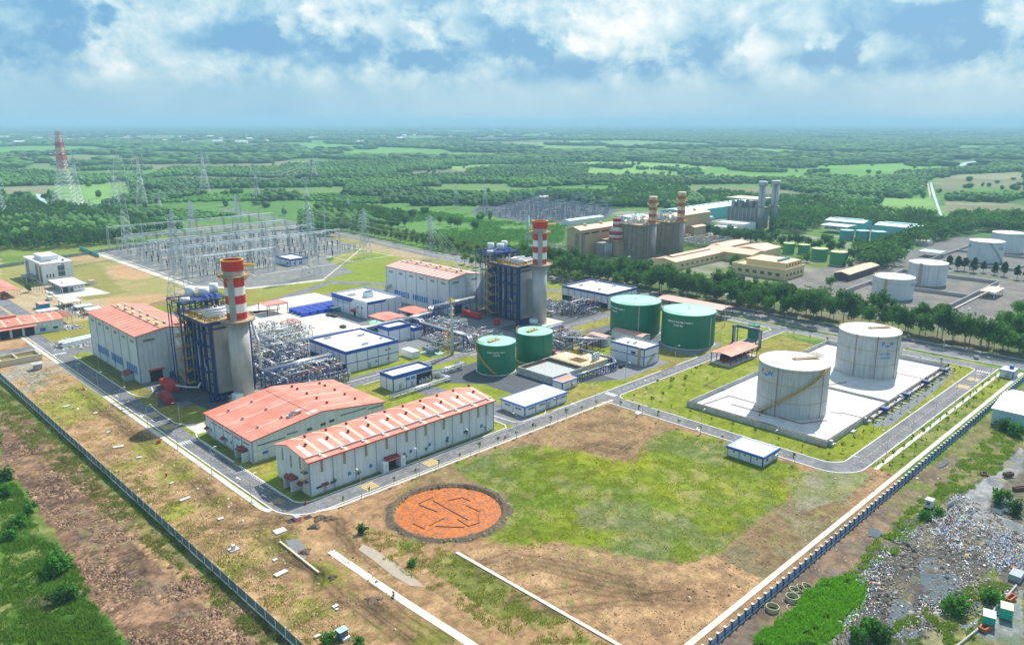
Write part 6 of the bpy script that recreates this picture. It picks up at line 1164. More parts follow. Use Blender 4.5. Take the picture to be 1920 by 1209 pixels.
def old_unit(cx, cy, lab1, lab2, hs):
    t = empty('old_chimney', (cx,cy,0), lab1, 'chimney', 'faded banded chimneys'); MB().cyl(0,0,0,27.5,3.7,28).build('lower_shaft', OLDC, t); n = 8; hb = (hs-27.5)/n
    for i in range(n): MB().cyl(0,0,27.5+i*hb,27.5+(i+1)*hb,3.3,28,cap=(i == n-1)).build('shaft_band', OS_R if i % 2 == 0 else OS_W, t)
    for z in (27.5, 27.5+hb*5.6): b = MB(); b.ring(0,0,z,z+.3,5,3.2,12); rail(b, [(4.9*math.cos(R(30*i)),4.9*math.sin(R(30*i))) for i in range(12)], z+.3, 1.2, .2, True, 4); b.build('gallery', OCHRE, t)
    b = MB(); [b.bar((3.6*math.cos(R(a)),3.6*math.sin(R(a)),27.5),(3.6*math.cos(R(a)),3.6*math.sin(R(a)),hs),.3) for a in (215,228,250)]; b.build('ladder', OCHRE, t)
    t = empty('old_boiler', (cx-14.5,cy-1,0), lab2, 'boiler'); MB().box(0,0,0,20,26,27).build('casing', mat('old_tan_casing', (.33,.28,.19), .7, nz=.2, ns=.2, dirt=.2), t)
    for i in range(6): MB().box(-.8,1+i*4.6,0,-.1,1.9+i*4.6,27).build('steel_column', OFR, t)
    for i in range(5): MB().box(2+i*3.6,-.8,0,2.8+i*3.6,-.1,27).build('steel_column', OFR, t)
    b = MB(); [b.box(-1,0,z,-.8,26,z+.4) for z in (5,10,15,20,25)]; [b.box(0,-1,z,11,-.8,z+.4) for z in (5,10,15,20,25)]; b.each('steel_beam', OFR, t)
    b = MB(); lattice(b, 3.4, 3.4, 0, 27, 8, .28, 1.0, -4); b.build('stair_tower', OFR, t); MB().box(-2,-2,27,22,28,27.5).build('top_deck', RUSTY, t)
    b = MB(); q = random.Random(int(cx))
    for i in range(40): x, y = q.uniform(-1,20), q.uniform(0,27); b.bc(x,y,27.5,q.uniform(.4,2),q.uniform(.4,2),q.uniform(1,4))
    for i in range(30): x, y = q.uniform(-1,18), q.uniform(8,27); z = 28+q.random()*5; b.bar((x,y,27.5),(x+q.uniform(-3,3),y,z+3),.35); b.bar((x,y,z),(x+q.uniform(-6,6),y+q.uniform(-4,4),z+q.uniform(-1,1)),.4)
    o = b.build('deck_machinery', STEEL, t); o['kind'] = 'stuff'
old_unit(540, 380.5, 'nearer of the two faded red and white chimneys at the older plant', 'tan and grey steel boiler house under the nearer faded chimney', 50)
old_unit(573.5, 374.8, 'farther of the two faded red and white chimneys, with an antenna', 'tan and grey steel boiler house under the farther faded chimney', 52)
# low buildings with salmon roofs, yellow office
t = gable('old_workshop', 'long salmon roofed building running behind the avenue trees', 498,328,566,349,6.5,8.5,YP,OR,'x'); MB().extr([(8,7.9),(13,7.9),(13,9.4),(10.5,10.2),(8,9.4)], 'x', 7, 62).build('roof_monitor', OR, t); [MB().box(8+i*7,-.1,2.5,11+i*7,-.01,4).build('window', GLASS, t) for i in range(8)]; gable('old_workshop', 'salmon roofed cross wing joining the yellow office', 566,302,592,346,7,9,YP,OR,'y'); gable('old_workshop', 'small salmon roofed building near the concrete tanks', 600,345,640,362,5,6.5,YP,OR,'x'); gable('old_workshop', 'salmon roofed end building behind the yellow office', 592,306,622,332,7,9,YP,OR,'x')
gable('old_kiosk', 'small orange hip roofed kiosk among the trees by the yellow office', 548,287,556,295,3.5,5,YP,mat('orange_tiles', (.6,.22,.10), .7, nz=.15, ns=.5),'x',cat='kiosk')
t = empty('yellow_office', (522,252,0), 'stepped pale yellow office building with terraces behind the avenue trees', 'office'); w, d = 30, 42
MB().box(0,0,0,w,d,7).build('wall', YP, t); MB().box(6,3,7,w-1,d-8,11).build('upper_wall', YP, t); MB().box(5.5,2.5,11,w-.5,d-7.5,11.4).build('roof', OR, t); b = MB(); b.box(-.3,-.3,7,w+.3,.1,8.1); b.box(-.3,.1,7,.1,d+.3,8.1); b.box(.1,d-.1,7,w+.3,d+.3,8.1); b.build('terrace_parapet', mat('light_yellow', (.74,.62,.36), .7, nz=.05), t)
for i in range(6): MB().box(-.1,4+i*6,2.4,-.01,7+i*6,4.6).build('window', GLASS, t)
for i in range(5): MB().box(2+i*5.5,-.1,2.4,5+i*5.5,-.01,4.4).build('window', GLASS, t)
for i in range(5): MB().box(7+i*4.6,2.88,8.2,9+i*4.6,2.99,9.8).build('window', GLASS, t)
for i in range(8): MB().bc(9+i*2.2,10,11.4,1.6,1.4,1.6).build('air_conditioner', mat('teal_unit', (.1,.4,.45), .5, nz=.1), t)
t = gable('old_pump_shed', 'long salmon roofed pump shed beside the white storage tank', 552,219,606,229.5,4.6,6,mat('open_dark', (.10,.07,.09), .8, nz=.2),OR,'x',cat='shed'); shelter('old_canopy', 'small peach roofed canopy on white posts on the tank yard', 560,129,581,138,4.2,.5,mat('peach_roof', (.74,.48,.36), .6, nz=.06, ns=.3),'x',4,post=WPL,cat='canopy')
for (cx, cy, r_, h_, lab) in ((638.4,306.9,4.8,8.7,'leftmost of the four grass green tanks'),(645.2,296.4,4.8,7.8,'second from left of the four grass green tanks'),(623.6,272.9,6.3,9.6,'third from left of the four grass green tanks'),(612.1,252.4,6.4,10.6,'rightmost of the four grass green tanks, with a dark stair')):
    t = tank('old_green_tank', lab, cx, cy, r_, h_, mat('grass_green_tank', (.05,.26,.09), .5, nz=.08, ns=.3, dirt=.2), mat('yellowish_roof', (.48,.56,.22), .6, nz=.1), 'grass green tanks', foot=.3)
    if r_ == 6.4: spiral(t, 6.4, R(235), R(290), 10.2, DARK, .8)
for (cx, cy, r_, h_, lab) in ((752.6,304.8,6.4,9.3,'leftmost of the three teal tanks'),(756.1,291.2,6.2,9.8,'middle one of the three teal tanks'),(757,276.9,6.6,10.2,'rightmost of the three teal tanks')):
    t = tank('teal_tank', lab, cx, cy, r_, h_, mat('teal_tank_paint', (.07,.33,.33), .5, nz=.08, ns=.2, dirt=.15), mat('teal_tank_top', (.32,.55,.52), .6, nz=.06), 'teal tanks', foot=.3); spiral(t, r_, R(215), R(262), h_, GREYM, .8)
aw = facing(522.6,178.4); t = tank('white_storage_tank', 'front white storage tank with a rust streaked pipe panel, nearest the avenue', 522.6,178.4,12.4,13.4,WTANK,WTOP,'white storage tanks',seams=(10.4,),railarc=(R(60),R(150)),railm=OCHRE,foot=.3); text_on_cyl('NT2', t, 12.4, aw+1.15, 9.6, 2.6, LETB); MB().bar((12.7*math.cos(aw-.35),12.7*math.sin(aw-.35),0),(12.7*math.cos(aw-.35),12.7*math.sin(aw-.35),13.4),.9).build('pipe_panel', OCHRE, t)
aw = facing(584.2,177.7); t = tank('white_storage_tank', 'second white storage tank, with a reddish ladder shaft on its left side', 584.2,177.7,12.4,15,WTANK,WTOP,'white storage tanks',seams=(11.4,),foot=.5,base=OLDC); MB().bar((12.8*math.cos(aw-.35),12.8*math.sin(aw-.35),0),(12.8*math.cos(aw-.35),12.8*math.sin(aw-.35),15.5),1.6).build('ladder_shaft', mat('dusty_red', (.42,.30,.30), .7, nz=.15, ns=.5), t)
[MB().bar((12.5*math.cos(aw+q),12.5*math.sin(aw+q),0),(12.5*math.cos(aw+q),12.5*math.sin(aw+q),14.8),.25).build('riser_pipe', GREYM, t) for q in (-.12,.05,.55)]
aw = facing(716.4,176.5); t = tank('white_storage_tank', 'third white storage tank, with emblem letters on both sides of a slanting stair', 716.4,176.5,12.7,16.4,WTANK,WTOP,'white storage tanks',seams=(14.6,),foot=.4); spiral(t, 12.7, aw+.1, aw+1.15, 15, GREYM, .7) if False else spiral(t, 12.7, aw+1.2, aw+.15, 16, GREYM, .7)
emblem(t, 12.7, aw-1.2, 12.0, 1.2); emblem(t, 12.7, aw+.98, 11.4, 1.2)
t = tank('white_storage_tank', 'farthest white storage tank at the right edge, unlettered', 782.6,177.1,12.7,16.6,WTANK,WTOP,'white storage tanks',seams=(14.8,),foot=.4)
t = empty('old_bund', (490,141,0), 'grey concrete bund walls dividing the white tank yard', 'bund wall'); [MB().box(*q).build('wall', OLDC, t) for q in ((20,0,0,126,.6,2.4),(20,63,0,126,63.6,2.4),(62,.6,0,62.6,63,2.4),(126,0,0,126.6,63.6,2.4),(190,5,0,310,5.6,2),(190,66,0,310,66.6,2),(260,5.6,0,260.6,66,2),(190,5.6,0,190.6,66,2))]; MB().box(22,-3.5,.3,120,-2.2,.8).build('pipe_trench_wall', OLDC, t)
# teal buildings
t = gable('teal_warehouse', 'teal warehouse with a pale roof and ridge monitor behind the teal tanks', 822,317,846,357,8,10,TEAL,TEALR,'y'); MB().box(10,5,9.4,14,35,10.9).build('roof_monitor', TEALR, t); t = gable('teal_warehouse', 'right hand teal warehouse with a pale roof beside the tall trees', 820,262,846,305,8,10,TEAL,TEALR,'y'); MB().box(11,6,9.4,15,38,10.9).build('roof_monitor', TEALR, t)
shelter('open_shed', 'tall white roofed open shed left of the teal tanks', 786,318,808,346,7.5,.4,WS,'y',4,post=WPL); shelter('small_store', 'small pale teal shed right of the teal tanks', 770,256,788,270,3.4,.3,TEALR,'y',2,post=TEAL,walls=3.3,cat='shed'); shelter('small_store', 'little beige roofed shed near the right teal warehouse', 768,236,780,248,3.6,.3,SAND_,'y',2,post=GREYM,walls=3.5,cat='shed'); shelter('blue_canopy', 'sky blue topped canopy on the yard left of the emblem tank', 700,205,716,222,4.4,.4,mat('sky_blue_roof', (.38,.62,.72), .6, nz=.08),'y',3,post=WPL,cat='canopy')
t = gable('teal_hall', 'long teal hall with a white sawtooth row of vents behind the faded chimneys', 742,480,905,512,13,15,TEAL,TEALR,'x'); [MB().cyl(8+i*11,16,14.6,16.4,1.6,8).build('roof_vent', WPL, t) for i in range(14)]
gable('blue_white_office', 'long low white office with small dark windows beyond the tan hall', 640,560,700,572,5,6,WPL,TEALR,'x',cat='office'); gable('pale_shed', 'pale roofed shed left of the sawtooth teal hall', 700,520,735,545,6,7.5,TEAL,TEALR,'x',cat='shed'); gable('pale_shed', 'pale roofed shed above the far switchyard', 820,770,850,782,5,6,WPL,WS,'x',cat='shed')
t = empty('white_plant_block', (721,397,0), 'plain white rectangular plant block left of the twin silver stacks', 'building'); MB().box(0,0,0,26,30,9).build('wall', WPL, t); MB().box(1,1,9.02,25,29,9.2).build('roof', ROOFW, t); MB().box(-9,4,0,-.1,28,6).build('annex', WPL, t)
SIL2 = mat('weathered_silver', (.40,.43,.47), .5, .4, nz=.15, ns=.15, dirt=.2)
for i, (cx, cy, lab) in enumerate(((753.2,395.7,'left stack of the silver pair at the far plant'),(772,391,'right stack of the silver pair at the far plant'))):
    t = empty('silver_stack', (cx,cy,0), lab, 'stack', 'silver stacks'); MB().cyl(0,0,0,50,3.7,24,cap=True).build('shaft', SIL2, t); MB().cyl(0,0,46,50.5,4.6,12).build('crown', SIL2, t); MB().ring(0,0,24,24.5,5.4,3.6,12).build('gallery', OFR, t); MB().bar((-3.6,-1.8,24),(-3.6,-1.8,46),.7).build('ladder', OFR, t)
t = empty('silver_boiler', (756,402,0), 'dark louvred boiler house with an open tan canopy behind the silver stacks', 'boiler'); MB().box(0,0,0,26,34,22).build('casing', OFR, t); [MB().box(-.8,1+i*4.6,0,-.1,2+i*4.6,22).build('steel_column', SIL2, t) for i in range(8)]; b = MB(); [b.bar((x,y,22),(x,y,31),.5) for x in (0,26) for y in (0,11,22,34)]; b.each('post', OFR, t); MB().box(-2,-2,31,28,36,31.6).build('canopy_roof', mat('tan_canopy', (.55,.47,.38), .7, nz=.1), t); q = random.Random(3); b = MB(); [b.bc(q.uniform(1,25),q.uniform(1,33),22,q.uniform(1,4),q.uniform(1,4),q.uniform(2,7)) for i in range(22)]; b.each('deck_machine', SIL2, t)
t = empty('cooling_stub', (712,432,0), 'short dark cylindrical stack left of the silver boiler house', 'stack'); MB().cyl(0,0,0,13,4,16).build('shaft', SIL2, t); MB().cyl(0,0,13,15,4.8,12).build('crown', SIL2, t)
process('far_process_unit', 'pale pipe racks in front of the sawtooth teal hall', 700,440,735,470,9,21,2,.5,SIL2); process('far_process_unit', 'low grey machinery left of the tan hall', 458,420,490,448,9,22,2,.35,OFR); process('far_process_unit', 'brown and grey yard clutter right of the faded chimneys', 600,366,650,400,5,23,1,.3,OFR)
gable('old_annex', 'tan annex of the hall seen right of the faded chimneys', 652,410,672,418,11,12,YW,OR,'x',cat='annex')
# guard tower by the public road
t = empty('guard_tower', (433,100,0), 'cream guard tower on four legs with an orange tiled cap beside the road', 'guard tower', None); [MB().bc(x,y,0,.4,.4,6).build('leg', SAND_, t) for x in (0,3) for y in (0,3)]; MB().box(-.4,-.4,6,3.6,3.6,8.4).build('cabin', SAND_, t); MB().box(-.5,.8,7,-.41,2.4,7.9).build('window', GLASS, t); b = MB(); b.cyl(1.6,1.6,9.2,10.6,3.2,4,r2=.3); b.build('tiled_cap', mat('orange_tiles', (.6,.22,.10), .7, nz=.15, ns=.5), t); [MB().bc(x,y,8.4,.25,.25,.85).build('cap_post', SAND_, t) for x in (0,3) for y in (0,3)]; b = MB(); [b.box(3.2+i*.35,-1.2,6-i*.55,3.6+i*.35,-.2,6.1-i*.55) for i in range(10)]; b.bar((3.3,-1.2,6.2),(6.8,-1.2,.3),.15); b.build('stair', SAND_, t)
o = gable('pale_teal_store', 'pale teal metal store with a white roof outside the blue fence at right', 321.5,30,350,68.9,5.8,8.2,mat('pale_teal_cladding', (.40,.60,.62), .5, nz=.06, ns=.3, stripes=(1.0,.10), dirt=.12),mat('white_sheet_roof', (.70,.76,.78), .5, nz=.06, ns=.3, stripes=(.8,.05)),'y',cat='store')
# ================================================================= PYLONS, SWITCHYARD, POWER LINES, LAMPS
LAT = mat('lattice_steel', (.44,.49,.52), .5, .2, nz=.08, ns=.5); INS = mat('glass_insulator', (.45,.68,.66), .3, nz=.05); POR = mat('brown_insulator', (.07,.05,.055), .4, nz=.15, ns=2); WIRE = mat('power_wire', (.42,.46,.50), .5, nz=.02); LR = mat('pylon_red', (.48,.03,.05), .6, nz=.05); LW = mat('pylon_white', (.78,.78,.80), .6, nz=.03)
def pylon(name, label, x, y, h, wb, rz, arms, al=6.0, group='lattice pylons', paint=None, t_=.24, waist=.62, jump=True):
    t = empty(name, (x,y,0), label, 'pylon', group, rz); zw = h*waist; ww = wb*(.26 if not paint else .34); b = MB(); lattice(b, wb, ww, 0, zw, max(5,int(zw/4.5)), t_)
    b.build('leg_lattice', LAT if not paint else LW, t); b = MB(); lattice(b, ww, ww*.45, zw, h, max(5,int((h-zw)/2.2)), t_*.8)
    b.build('top_lattice', LAT if not paint else LR, t)
    for i in range(arms):
        z = zw+(h-zw)*(.08+.78*i/max(1,arms-1)) if arms > 1 else h*.85; L_ = al*(1-.12*i)
        for s_ in (-1, 1):
            b = MB(); k = ww*.5*(1-.5*(z-zw)/(h-zw))
            for q in (-1, 1): b.bar((s_*k,q*k,z),(s_*(k+L_),0,z+.3),t_*.8,3); b.bar((s_*k,q*k,z+1.6),(s_*(k+L_),0,z+.35),t_*.8,3)
            for u in (.25,.5,.75): b.bar((s_*(k+L_*u),k*(1-u),z+.1),(s_*(k+L_*u),-k*(1-u),z+.1),t_*.5,3); b.bar((s_*(k+L_*u),k*(1-u),z+.1),(s_*(k+L_*u),k*(1-u),z+1.6*(1-u)+.3*u),t_*.5,3)
            b.build('cross_arm', LAT if not paint else (LR if i % 2 else LW), t)
            if jump:
                b = MB(); e = s_*(k+L_)
                for q in (-1, 1): b.bar((e,0,z+.2),(e,q*2.6,z-.9),.34,5)
                b.path([(e,-2.6,z-.9),(e,-1.5,z-2.6),(e,0,z-3.2),(e,1.5,z-2.6),(e,2.6,z-.9)],.14,4); b.build('insulator_string', INS, t)
    if paint:
        for z0, z1, m_ in paint:
            b = MB(); f = lambda z: (wb+(ww-wb)*z/zw if z < zw else ww*(1-.55*(z-zw)/(h-zw)))+.3; lattice(b, f(z0), f(z1), z0, z1, max(2,int((z1-z0)/4)), t_*1.1); b.build('painted_section', m_, t)
    return t
PY = []
def py(name, lab, bx, by, ty, wb, rz, arms, al, **k):
    x, y = P(bx, by); z0 = 0; lo, hi = 0, 300
    for _ in range(40):
        m = (lo+hi)/2; v = Vector((x,y,m-CAM_H)); yy = 604.5-F_PX*v.dot(c_u)/v.dot(c_f)
        if yy > ty: lo = m
        else: hi = m
    o = pylon(name, lab, x, y, lo, wb, R(rz), arms, al, **k); PY.append((x,y,lo,wb,R(rz),al,arms)); return o
py('striped_pylon', 'tallest pylon, its top banded red and white, at far left', 128,388,246,30,-45,3,11, paint=[(84,92,LW),(76,84,LR),(68,76,LW),(60,68,LR),(50,60,LW)], t_=.42, waist=.5)
py('pylon', 'grey pylon cut by the left picture edge', 4,410,320,13,-45,6,6)
py('pylon', 'slim tapering pylon right behind the red and white banded one', 150,395,294,14,-45,3,5)
py('pylon', 'slim pylon just left of the tallest tapering grey pair', 218,385,312,12,-45,2,5)
py('pylon', 'tall tapering pylon, left one of the grey pair above the switchyard corner', 243,482,284,10.5,-20,6,5, t_=.2)
py('pylon', 'tall tapering pylon, right one of the grey pair', 268,392,284,14,-30,3,6)
py('pylon', 'broad many armed pylon carrying the fan of wires', 385,360,281,15,-40,5,10, t_=.26)
py('pylon', 'big near pylon rising behind the near boiler tower', 338,560,396,12,90,3,5.5, t_=.24)
py('pylon', 'distant pylon in the fields left of centre', 482,375,311,11,-45,4,7)
py('pylon', 'small distant pylon against the dark woods', 590,335,289,12,-45,3,8, t_=.3)
py('pylon', 'thin grey pylon standing in the crop field behind the switchyard', 575,372,331,9,-45,3,5)
py('pylon', 'large pylon beside the relay building with a zigzag row of arms', 585,520,376,11,90,6,4.2, t_=.24)
py('pylon', 'pylon alone on the green lawn right of the relay building', 685,484,391,9,90,5,4.2, t_=.23)
py('pylon', 'pylon behind the pink-roofed hall beside the public road', 808,487,404,9,90,5,4.2, t_=.23)
py('pylon', 'pylon standing at the back row of the switchyard gantries', 363,452,376,9,45,5,5, t_=.24)
py('pylon', 'pylon over the middle of the switchyard back edge', 447,432,367,9,45,5,5, t_=.24)
for q in ((170,398,374),(207,401,375),(300,391,362)): py('squat_pylon', 'short squat pylon with two wide arms on the far field, one of three alike', *q, 6, -45, 2, 7, group='squat pylons')
for q, lab in (((855,390,345),'left one of two faint pylons behind the far switchyard'),((910,390,348),'right one of two faint pylons behind the far switchyard'),((655,400,374),'small pole pylon near the tree clump left of centre')): py('pylon', lab, *q, 8, 45, 3, 5, t_=.2)
py('pylon', 'grey pylon left of the far chimney above the green scrub', 990,455,405,7,60,5,4, t_=.23)
# wires
def span(mb, p, q, sag, r=.09, n=14):
    pts = [Vector(p).lerp(Vector(q), i/n)-Vector((0,0,sag*4*(i/n)*(1-i/n))) for i in range(n+1)]
    for a, b_ in zip(pts, pts[1:]): mb.bar(a, b_, r, 3)
def line(label, i, j, sag=6, r=.12, lv=3):
    a, c = PY[i], PY[j]; t = empty('power_line', (0,0,0), label, 'power line', 'power lines')
    for s_ in (-1, 1):
        for k in range(lv):
            f = (.66+.3*k/lv); b = MB(); span(b, (a[0]+s_*a[5]*math.cos(a[4]), a[1]+s_*a[5]*math.sin(a[4]), a[2]*f), (c[0]+s_*c[5]*math.cos(c[4]), c[1]+s_*c[5]*math.sin(c[4]), c[2]*f), sag, r); b.build('wire', WIRE, t)
line('wires slung from the broad many armed pylon to the right one of the grey pair', 6, 5, 10, .22); line('wires from the broad many armed pylon down to the squat pylon field', 6, 18, 12, .22); line('wires between the banded pylon and the slim one beside it', 0, 2, 8, .2)
line('wires joining the two tapering grey pylons', 4, 5, 12, .16); line('wires between the relay building pylon and the lawn pylon', 11, 12, 3, .1); line('wires between the lawn pylon and the one behind the pink roof', 12, 13, 3, .1)
line('wires from the switchyard back row pylon to the middle one', 14, 15, 3, .1); line('wires from the big near pylon to the relay building pylon', 7, 11, 5, .1); line('wires from the distant pylon to the small one by the woods', 8, 9, 12, .2)
x13 = PY[13]; t = empty('power_line', (0,0,0), 'slack wires falling from the pink-roof pylon to the small gantry by the far boiler', 'power line', 'power lines'); [((lambda b: (span(b, (x13[0]+s_*3,x13[1],x13[2]*f), (352+s_*5,402,11), 2, .1), b.build('wire', WIRE, t)))(MB())) for s_ in (-1,1) for f in (.7,.85,.97)]
# gantries over the switchyard: every bay a thing (two columns, beam, droppers)
def gantry(x, y, L_, h, lab, rz=0):
    t = empty('gantry', (x,y,0), lab, 'gantry', 'switchyard gantries', rz)
    for xx in (0, L_): b = MB(); lattice(b, 1.9, 1.1, 0, h, 8, .13, xx, 0); b.bar((xx,0,h),(xx,0,h+3.4),.22,4); b.build('column', LAT, t)
    b = MB(); n = max(4, round(L_/2)); 
    for q in (-.5,.5): b.bar((0,q,h),(L_,q,h),.2); b.bar((0,q,h-1),(L_,q,h-1),.2)
    for i in range(n): u, v = i*L_/n, (i+1)*L_/n; b.bar((u,-.5,h-1),(v,-.5,h),.14,3); b.bar((u,.5,h),(v,.5,h-1),.14,3); b.bar((u,-.5,h),(v,.5,h),.12,3)
    b.build('beam', LAT, t)
    for i in range(3):
        xx = L_*(i+.75)/3.5; b = MB(); [b.bar((xx,.5*s_,h-.8),(xx,4.0*s_,h-2.2),.3,5) for s_ in (-1,1)]; b.path([(xx,-4,h-2.2),(xx,-2.2,h-4.2),(xx,0,h-4.8),(xx,2.2,h-4.2),(xx,4,h-2.2)],.13,4); b.build('insulator_loop', INS, t)
    return t
rows = [(540,18,5,18,'first'),(562,24,6,15,'second'),(584,24,6,20,'third'),(607,24,6,15,'fourth'),(630,24,6,20,'fifth'),(653,24,6,15,'sixth'),(676,24,6,20,'seventh'),(699,24,6,15,'eighth'),(722,26,6,22,'ninth')]
for (y, L_, n, h, nm) in rows:
    for i in range(n):
        xx = 222+i*L_+(4 if n == 5 else 0)
        if y < 570 and i > 2: continue
        g_ = gantry(xx, y, L_, h, f'latticed switchyard gantry bay, number {i+1} from the left in the {nm} row')
for i in range(3): gantry(348+i*9, 400-i*.0, 9, 10, ('left','middle','right')[i]+' bay of the little gantry behind the pink-roofed hall')
mpts = [(222,560),(262,572),(306,600),(346,592),(386,640),(222,640),(262,690),(306,660),(346,690),(386,715),(240,735),(300,738),(350,735)]
for i, (mx, my) in enumerate(mpts):
    t = empty('lightning_mast', (mx,my,0), 'slender lattice lightning mast standing among the switchyard gantries, one of many alike', 'mast', 'switchyard masts'); b = MB(); lattice(b, 1.5, .5, 0, 27+(i*5) % 7, 12, .13); b.build('lattice', LAT, t); MB().bar((0,0,27),(0,0,36),.16,4).build('spike', LAT, t)
# apparatus on pedestals
def apparatus(kind):
    t = empty('switch_post', (0,0,-50), '', 'switchgear', 'insulator posts of the switchyard')
    MB().bc(0,0,0,.8,.8,.3).build('plinth', WALLC, t)
    if kind == 0: MB().bar((0,0,.3),(0,0,3.0),.4).build('pedestal', LAT, t); MB().cyl(0,0,3.0,6.2,.33,8,r2=.22).build('insulator', POR, t); MB().bc(0,0,6.2,.9,.4,.4).build('head', LAT, t)
    elif kind == 1: MB().bar((0,0,.3),(0,0,2.6),.5).build('pedestal', LAT, t); b = MB(); b.cyl(0,0,2.6,5.0,.4,8); b.cyl(0,0,5.0,6.6,.55,8); b.build('insulator', POR, t); MB().cyl(0,0,6.6,7.1,.3,8).build('head', LAT, t)
    else: MB().bar((0,0,.3),(0,0,2.8),.35).build('pedestal', LAT, t); MB().cyl(0,0,2.8,5.2,.26,8).build('insulator', GREYM, t); b = MB(); b.bar((0,-1.8,5.3),(0,1.8,5.3),.16); b.build('switch_arm', LAT, t)
    return t
AP = [apparatus(k) for k in range(3)]; lbls = ('dark ribbed insulator post on a steel pedestal in the switchyard, among many alike','thick two stage dark insulator post in the switchyard, among many alike','slim grey insulator post with a crossbar in the switchyard, among many alike')
used = [False]*3; cnt = 0
for ri, y in enumerate((546,553,560,572,578,590,598,606,616,624,636,644,652,662,669,682,690,698,706,714)):
    for bay in range(7):
        for k in range(3):
            x = 226+bay*23.5+k*5.2; kd = (ri+bay) % 3 if (ri % 4) else 0
            if rng.random() < .22 or (x > 296 and x < 320 and 546 < y < 580) or (x > 300 and y < 562 and x-300 > (y-540)*2.2) or x > 384: continue
            if cnt >= 290: break
            if not used[kd]: AP[kd].location = (x,y,0); AP[kd]['label'] = lbls[kd]; used[kd] = True
            else: dup(AP[kd], (x,y,0), lbls[kd])
            cnt += 1
b = MB()
for y in (550,576,594,620,640,666,686,710):
    for x0_ in (222,270,318,):
        for q in (0,5,10): b.bar((x0_+q*3.4,y-6,6.7),(x0_+q*3.4,y+9,6.9),.14,3)
for y in (563,600,648,694):
    for q in (-2,0,2): b.bar((224,y+q,9.5),(382,y+q,9.5),.16,3)
tag(b.build('busbars', LAT), 'thin silver busbars stretched over the switchyard', 'busbars', kind='stuff')
# far switchyard of the older plant: too many posts to count
pv_ = np.array([P(*q) for q in ((890,402),(1000,377),(1150,393),(1130,411),(1010,418))]); b = MB(); q = random.Random(9); cnt = 0
while cnt < 900:
    x, y = q.uniform(pv_[:,0].min(),pv_[:,0].max()), q.uniform(pv_[:,1].min(),pv_[:,1].max())
    if not inpoly(np.array([x]), np.array([y]), [tuple(p_) for p_ in pv_])[0]: continue
    cnt += 1; h = q.choice((4,6,6,9)); b.bar((x,y,0),(x,y,h),.5,3)
    if q.random() < .3: b.bar((x,y,h),(x+q.choice((-8,8)),y,h),.4,3)
    if q.random() < .06: b.bar((x,y,0),(x,y,17),.7,3); b.bar((x,y,16),(x+22,y,16),.8,3)
tag(b.build('far_switchyard_equipment', mat('dim_steel', (.22,.25,.29), .6, nz=.2, ns=.1)), 'hazy field of posts and gantries at the far switchyard', 'switchgear', kind='stuff')
# street lamps, light masts
def lamp():
    t = empty('street_lamp', (0,0,-50), '', 'street lamp', 'street lamps along the plant roads'); MB().bc(0,0,0,.6,.6,.3).build('base', WALLC, t); MB().bar((0,0,.3),(0,0,8.4),.2,6,w2=.12).build('pole', STEEL, t); MB().path([(0,0,8.3),(.5,0,8.9),(1.6,0,9.1)], .11, 5).build('arm', STEEL, t); MB().box(1.4,-.16,9.05,2.3,.16,9.2).build('lamp_head', WPL, t); return t
L0 = lamp(); first = True
LP = [(93.2+.0,y,0) for y in range(205,420,27)]+[(x,184.0,90) for x in range(118,236,22)]+[(x,195.0,-90) for x in (262,300,340,380)]+[(234.6,y,0) for y in (112,140,166)]+[(x,84.9,90) for x in range(262,390,24)]+[(399.8,y,180) for y in (110,150,190,225,260,300)]+[(103.4,y,180) for y in (282,340,372)]+[(x,271,90) for x in (215,285,345)]
rs_ = random.Random(2)
side_names = {0:'left side of the west road',90:'outer side of the road',180:'inner side of the road',-90:'grass side of the front road'}
for i, (x, y, a) in enumerate(LP):
    lb = 'slender grey street lamp beside the plant roads, one of a run alike'
    if first: L0.location = (x,y,0); L0.rotation_euler = (0,0,R(a)); L0['label'] = lb; first = False
    else: dup(L0, (x,y,0), lb, None, R(a))
for (px_, py_, h_, lab) in ((1358,612,18,'tall light mast between the right green tank and the long red shelter'),(1808,640,17,'tall light mast on the lawn near the guard tower'),(1178,520,15,'light mast against the dark avenue trees'),(1878,0,0,'')):
    if not h_: continue
    t = empty('light_mast', (*P(px_, py_),0), lab, 'light mast', 'tall light masts'); MB().bar((0,0,0),(0,0,h_),.4,6,w2=.2).build('pole', STEEL, t); MB().box(-1.6,-.2,h_-.2,1.6,.2,h_+.1).build('cross_bar', STEEL, t); [MB().bc(q_,0,h_+.1,.6,.5,.5).build('floodlight', WPL, t) for q_ in (-1.3,0,1.3)]
# ================================================================= FENCES, YARD THINGS, DUMP
CAPW = mat('white_cap', (.82,.82,.82), .7, nz=.05); MESHG = mat('grey_fence_mesh', (.30,.33,.36), .7, nz=.12, ns=1); PBL = mat('pillar_blue', (.015,.06,.24), .6, nz=.1, ns=1); RBL2 = mat('rail_blue', (.05,.20,.50), .6, nz=.1, ns=1); NETG = mat('slate_green_panel', (.13,.175,.17), .7, nz=.15, ns=.8)
t = empty('boundary_fence', (126,73.2,0), 'blue pillared boundary fence with white caps along the right side', 'fence')
for i in range(92):
    x = i*3.0; b = MB().bc(x,0,0,.42,.42,2.5); pl_ = b.build('pillar', PBL, t); MB().bc(x,0,2.5,.6,.6,.18).build('pillar_cap', CAPW, pl_)
for i in range(91): x = i*3.0; MB().box(x+.21,-.05,.8,x+2.79,.05,2.1).build('mesh_panel', MESHG, t)
for i in range(14): MB().box(i*19.7,-.14,.35,min(i*19.7+19.7,273),.14,.8).build('base_rail', RBL2, t)
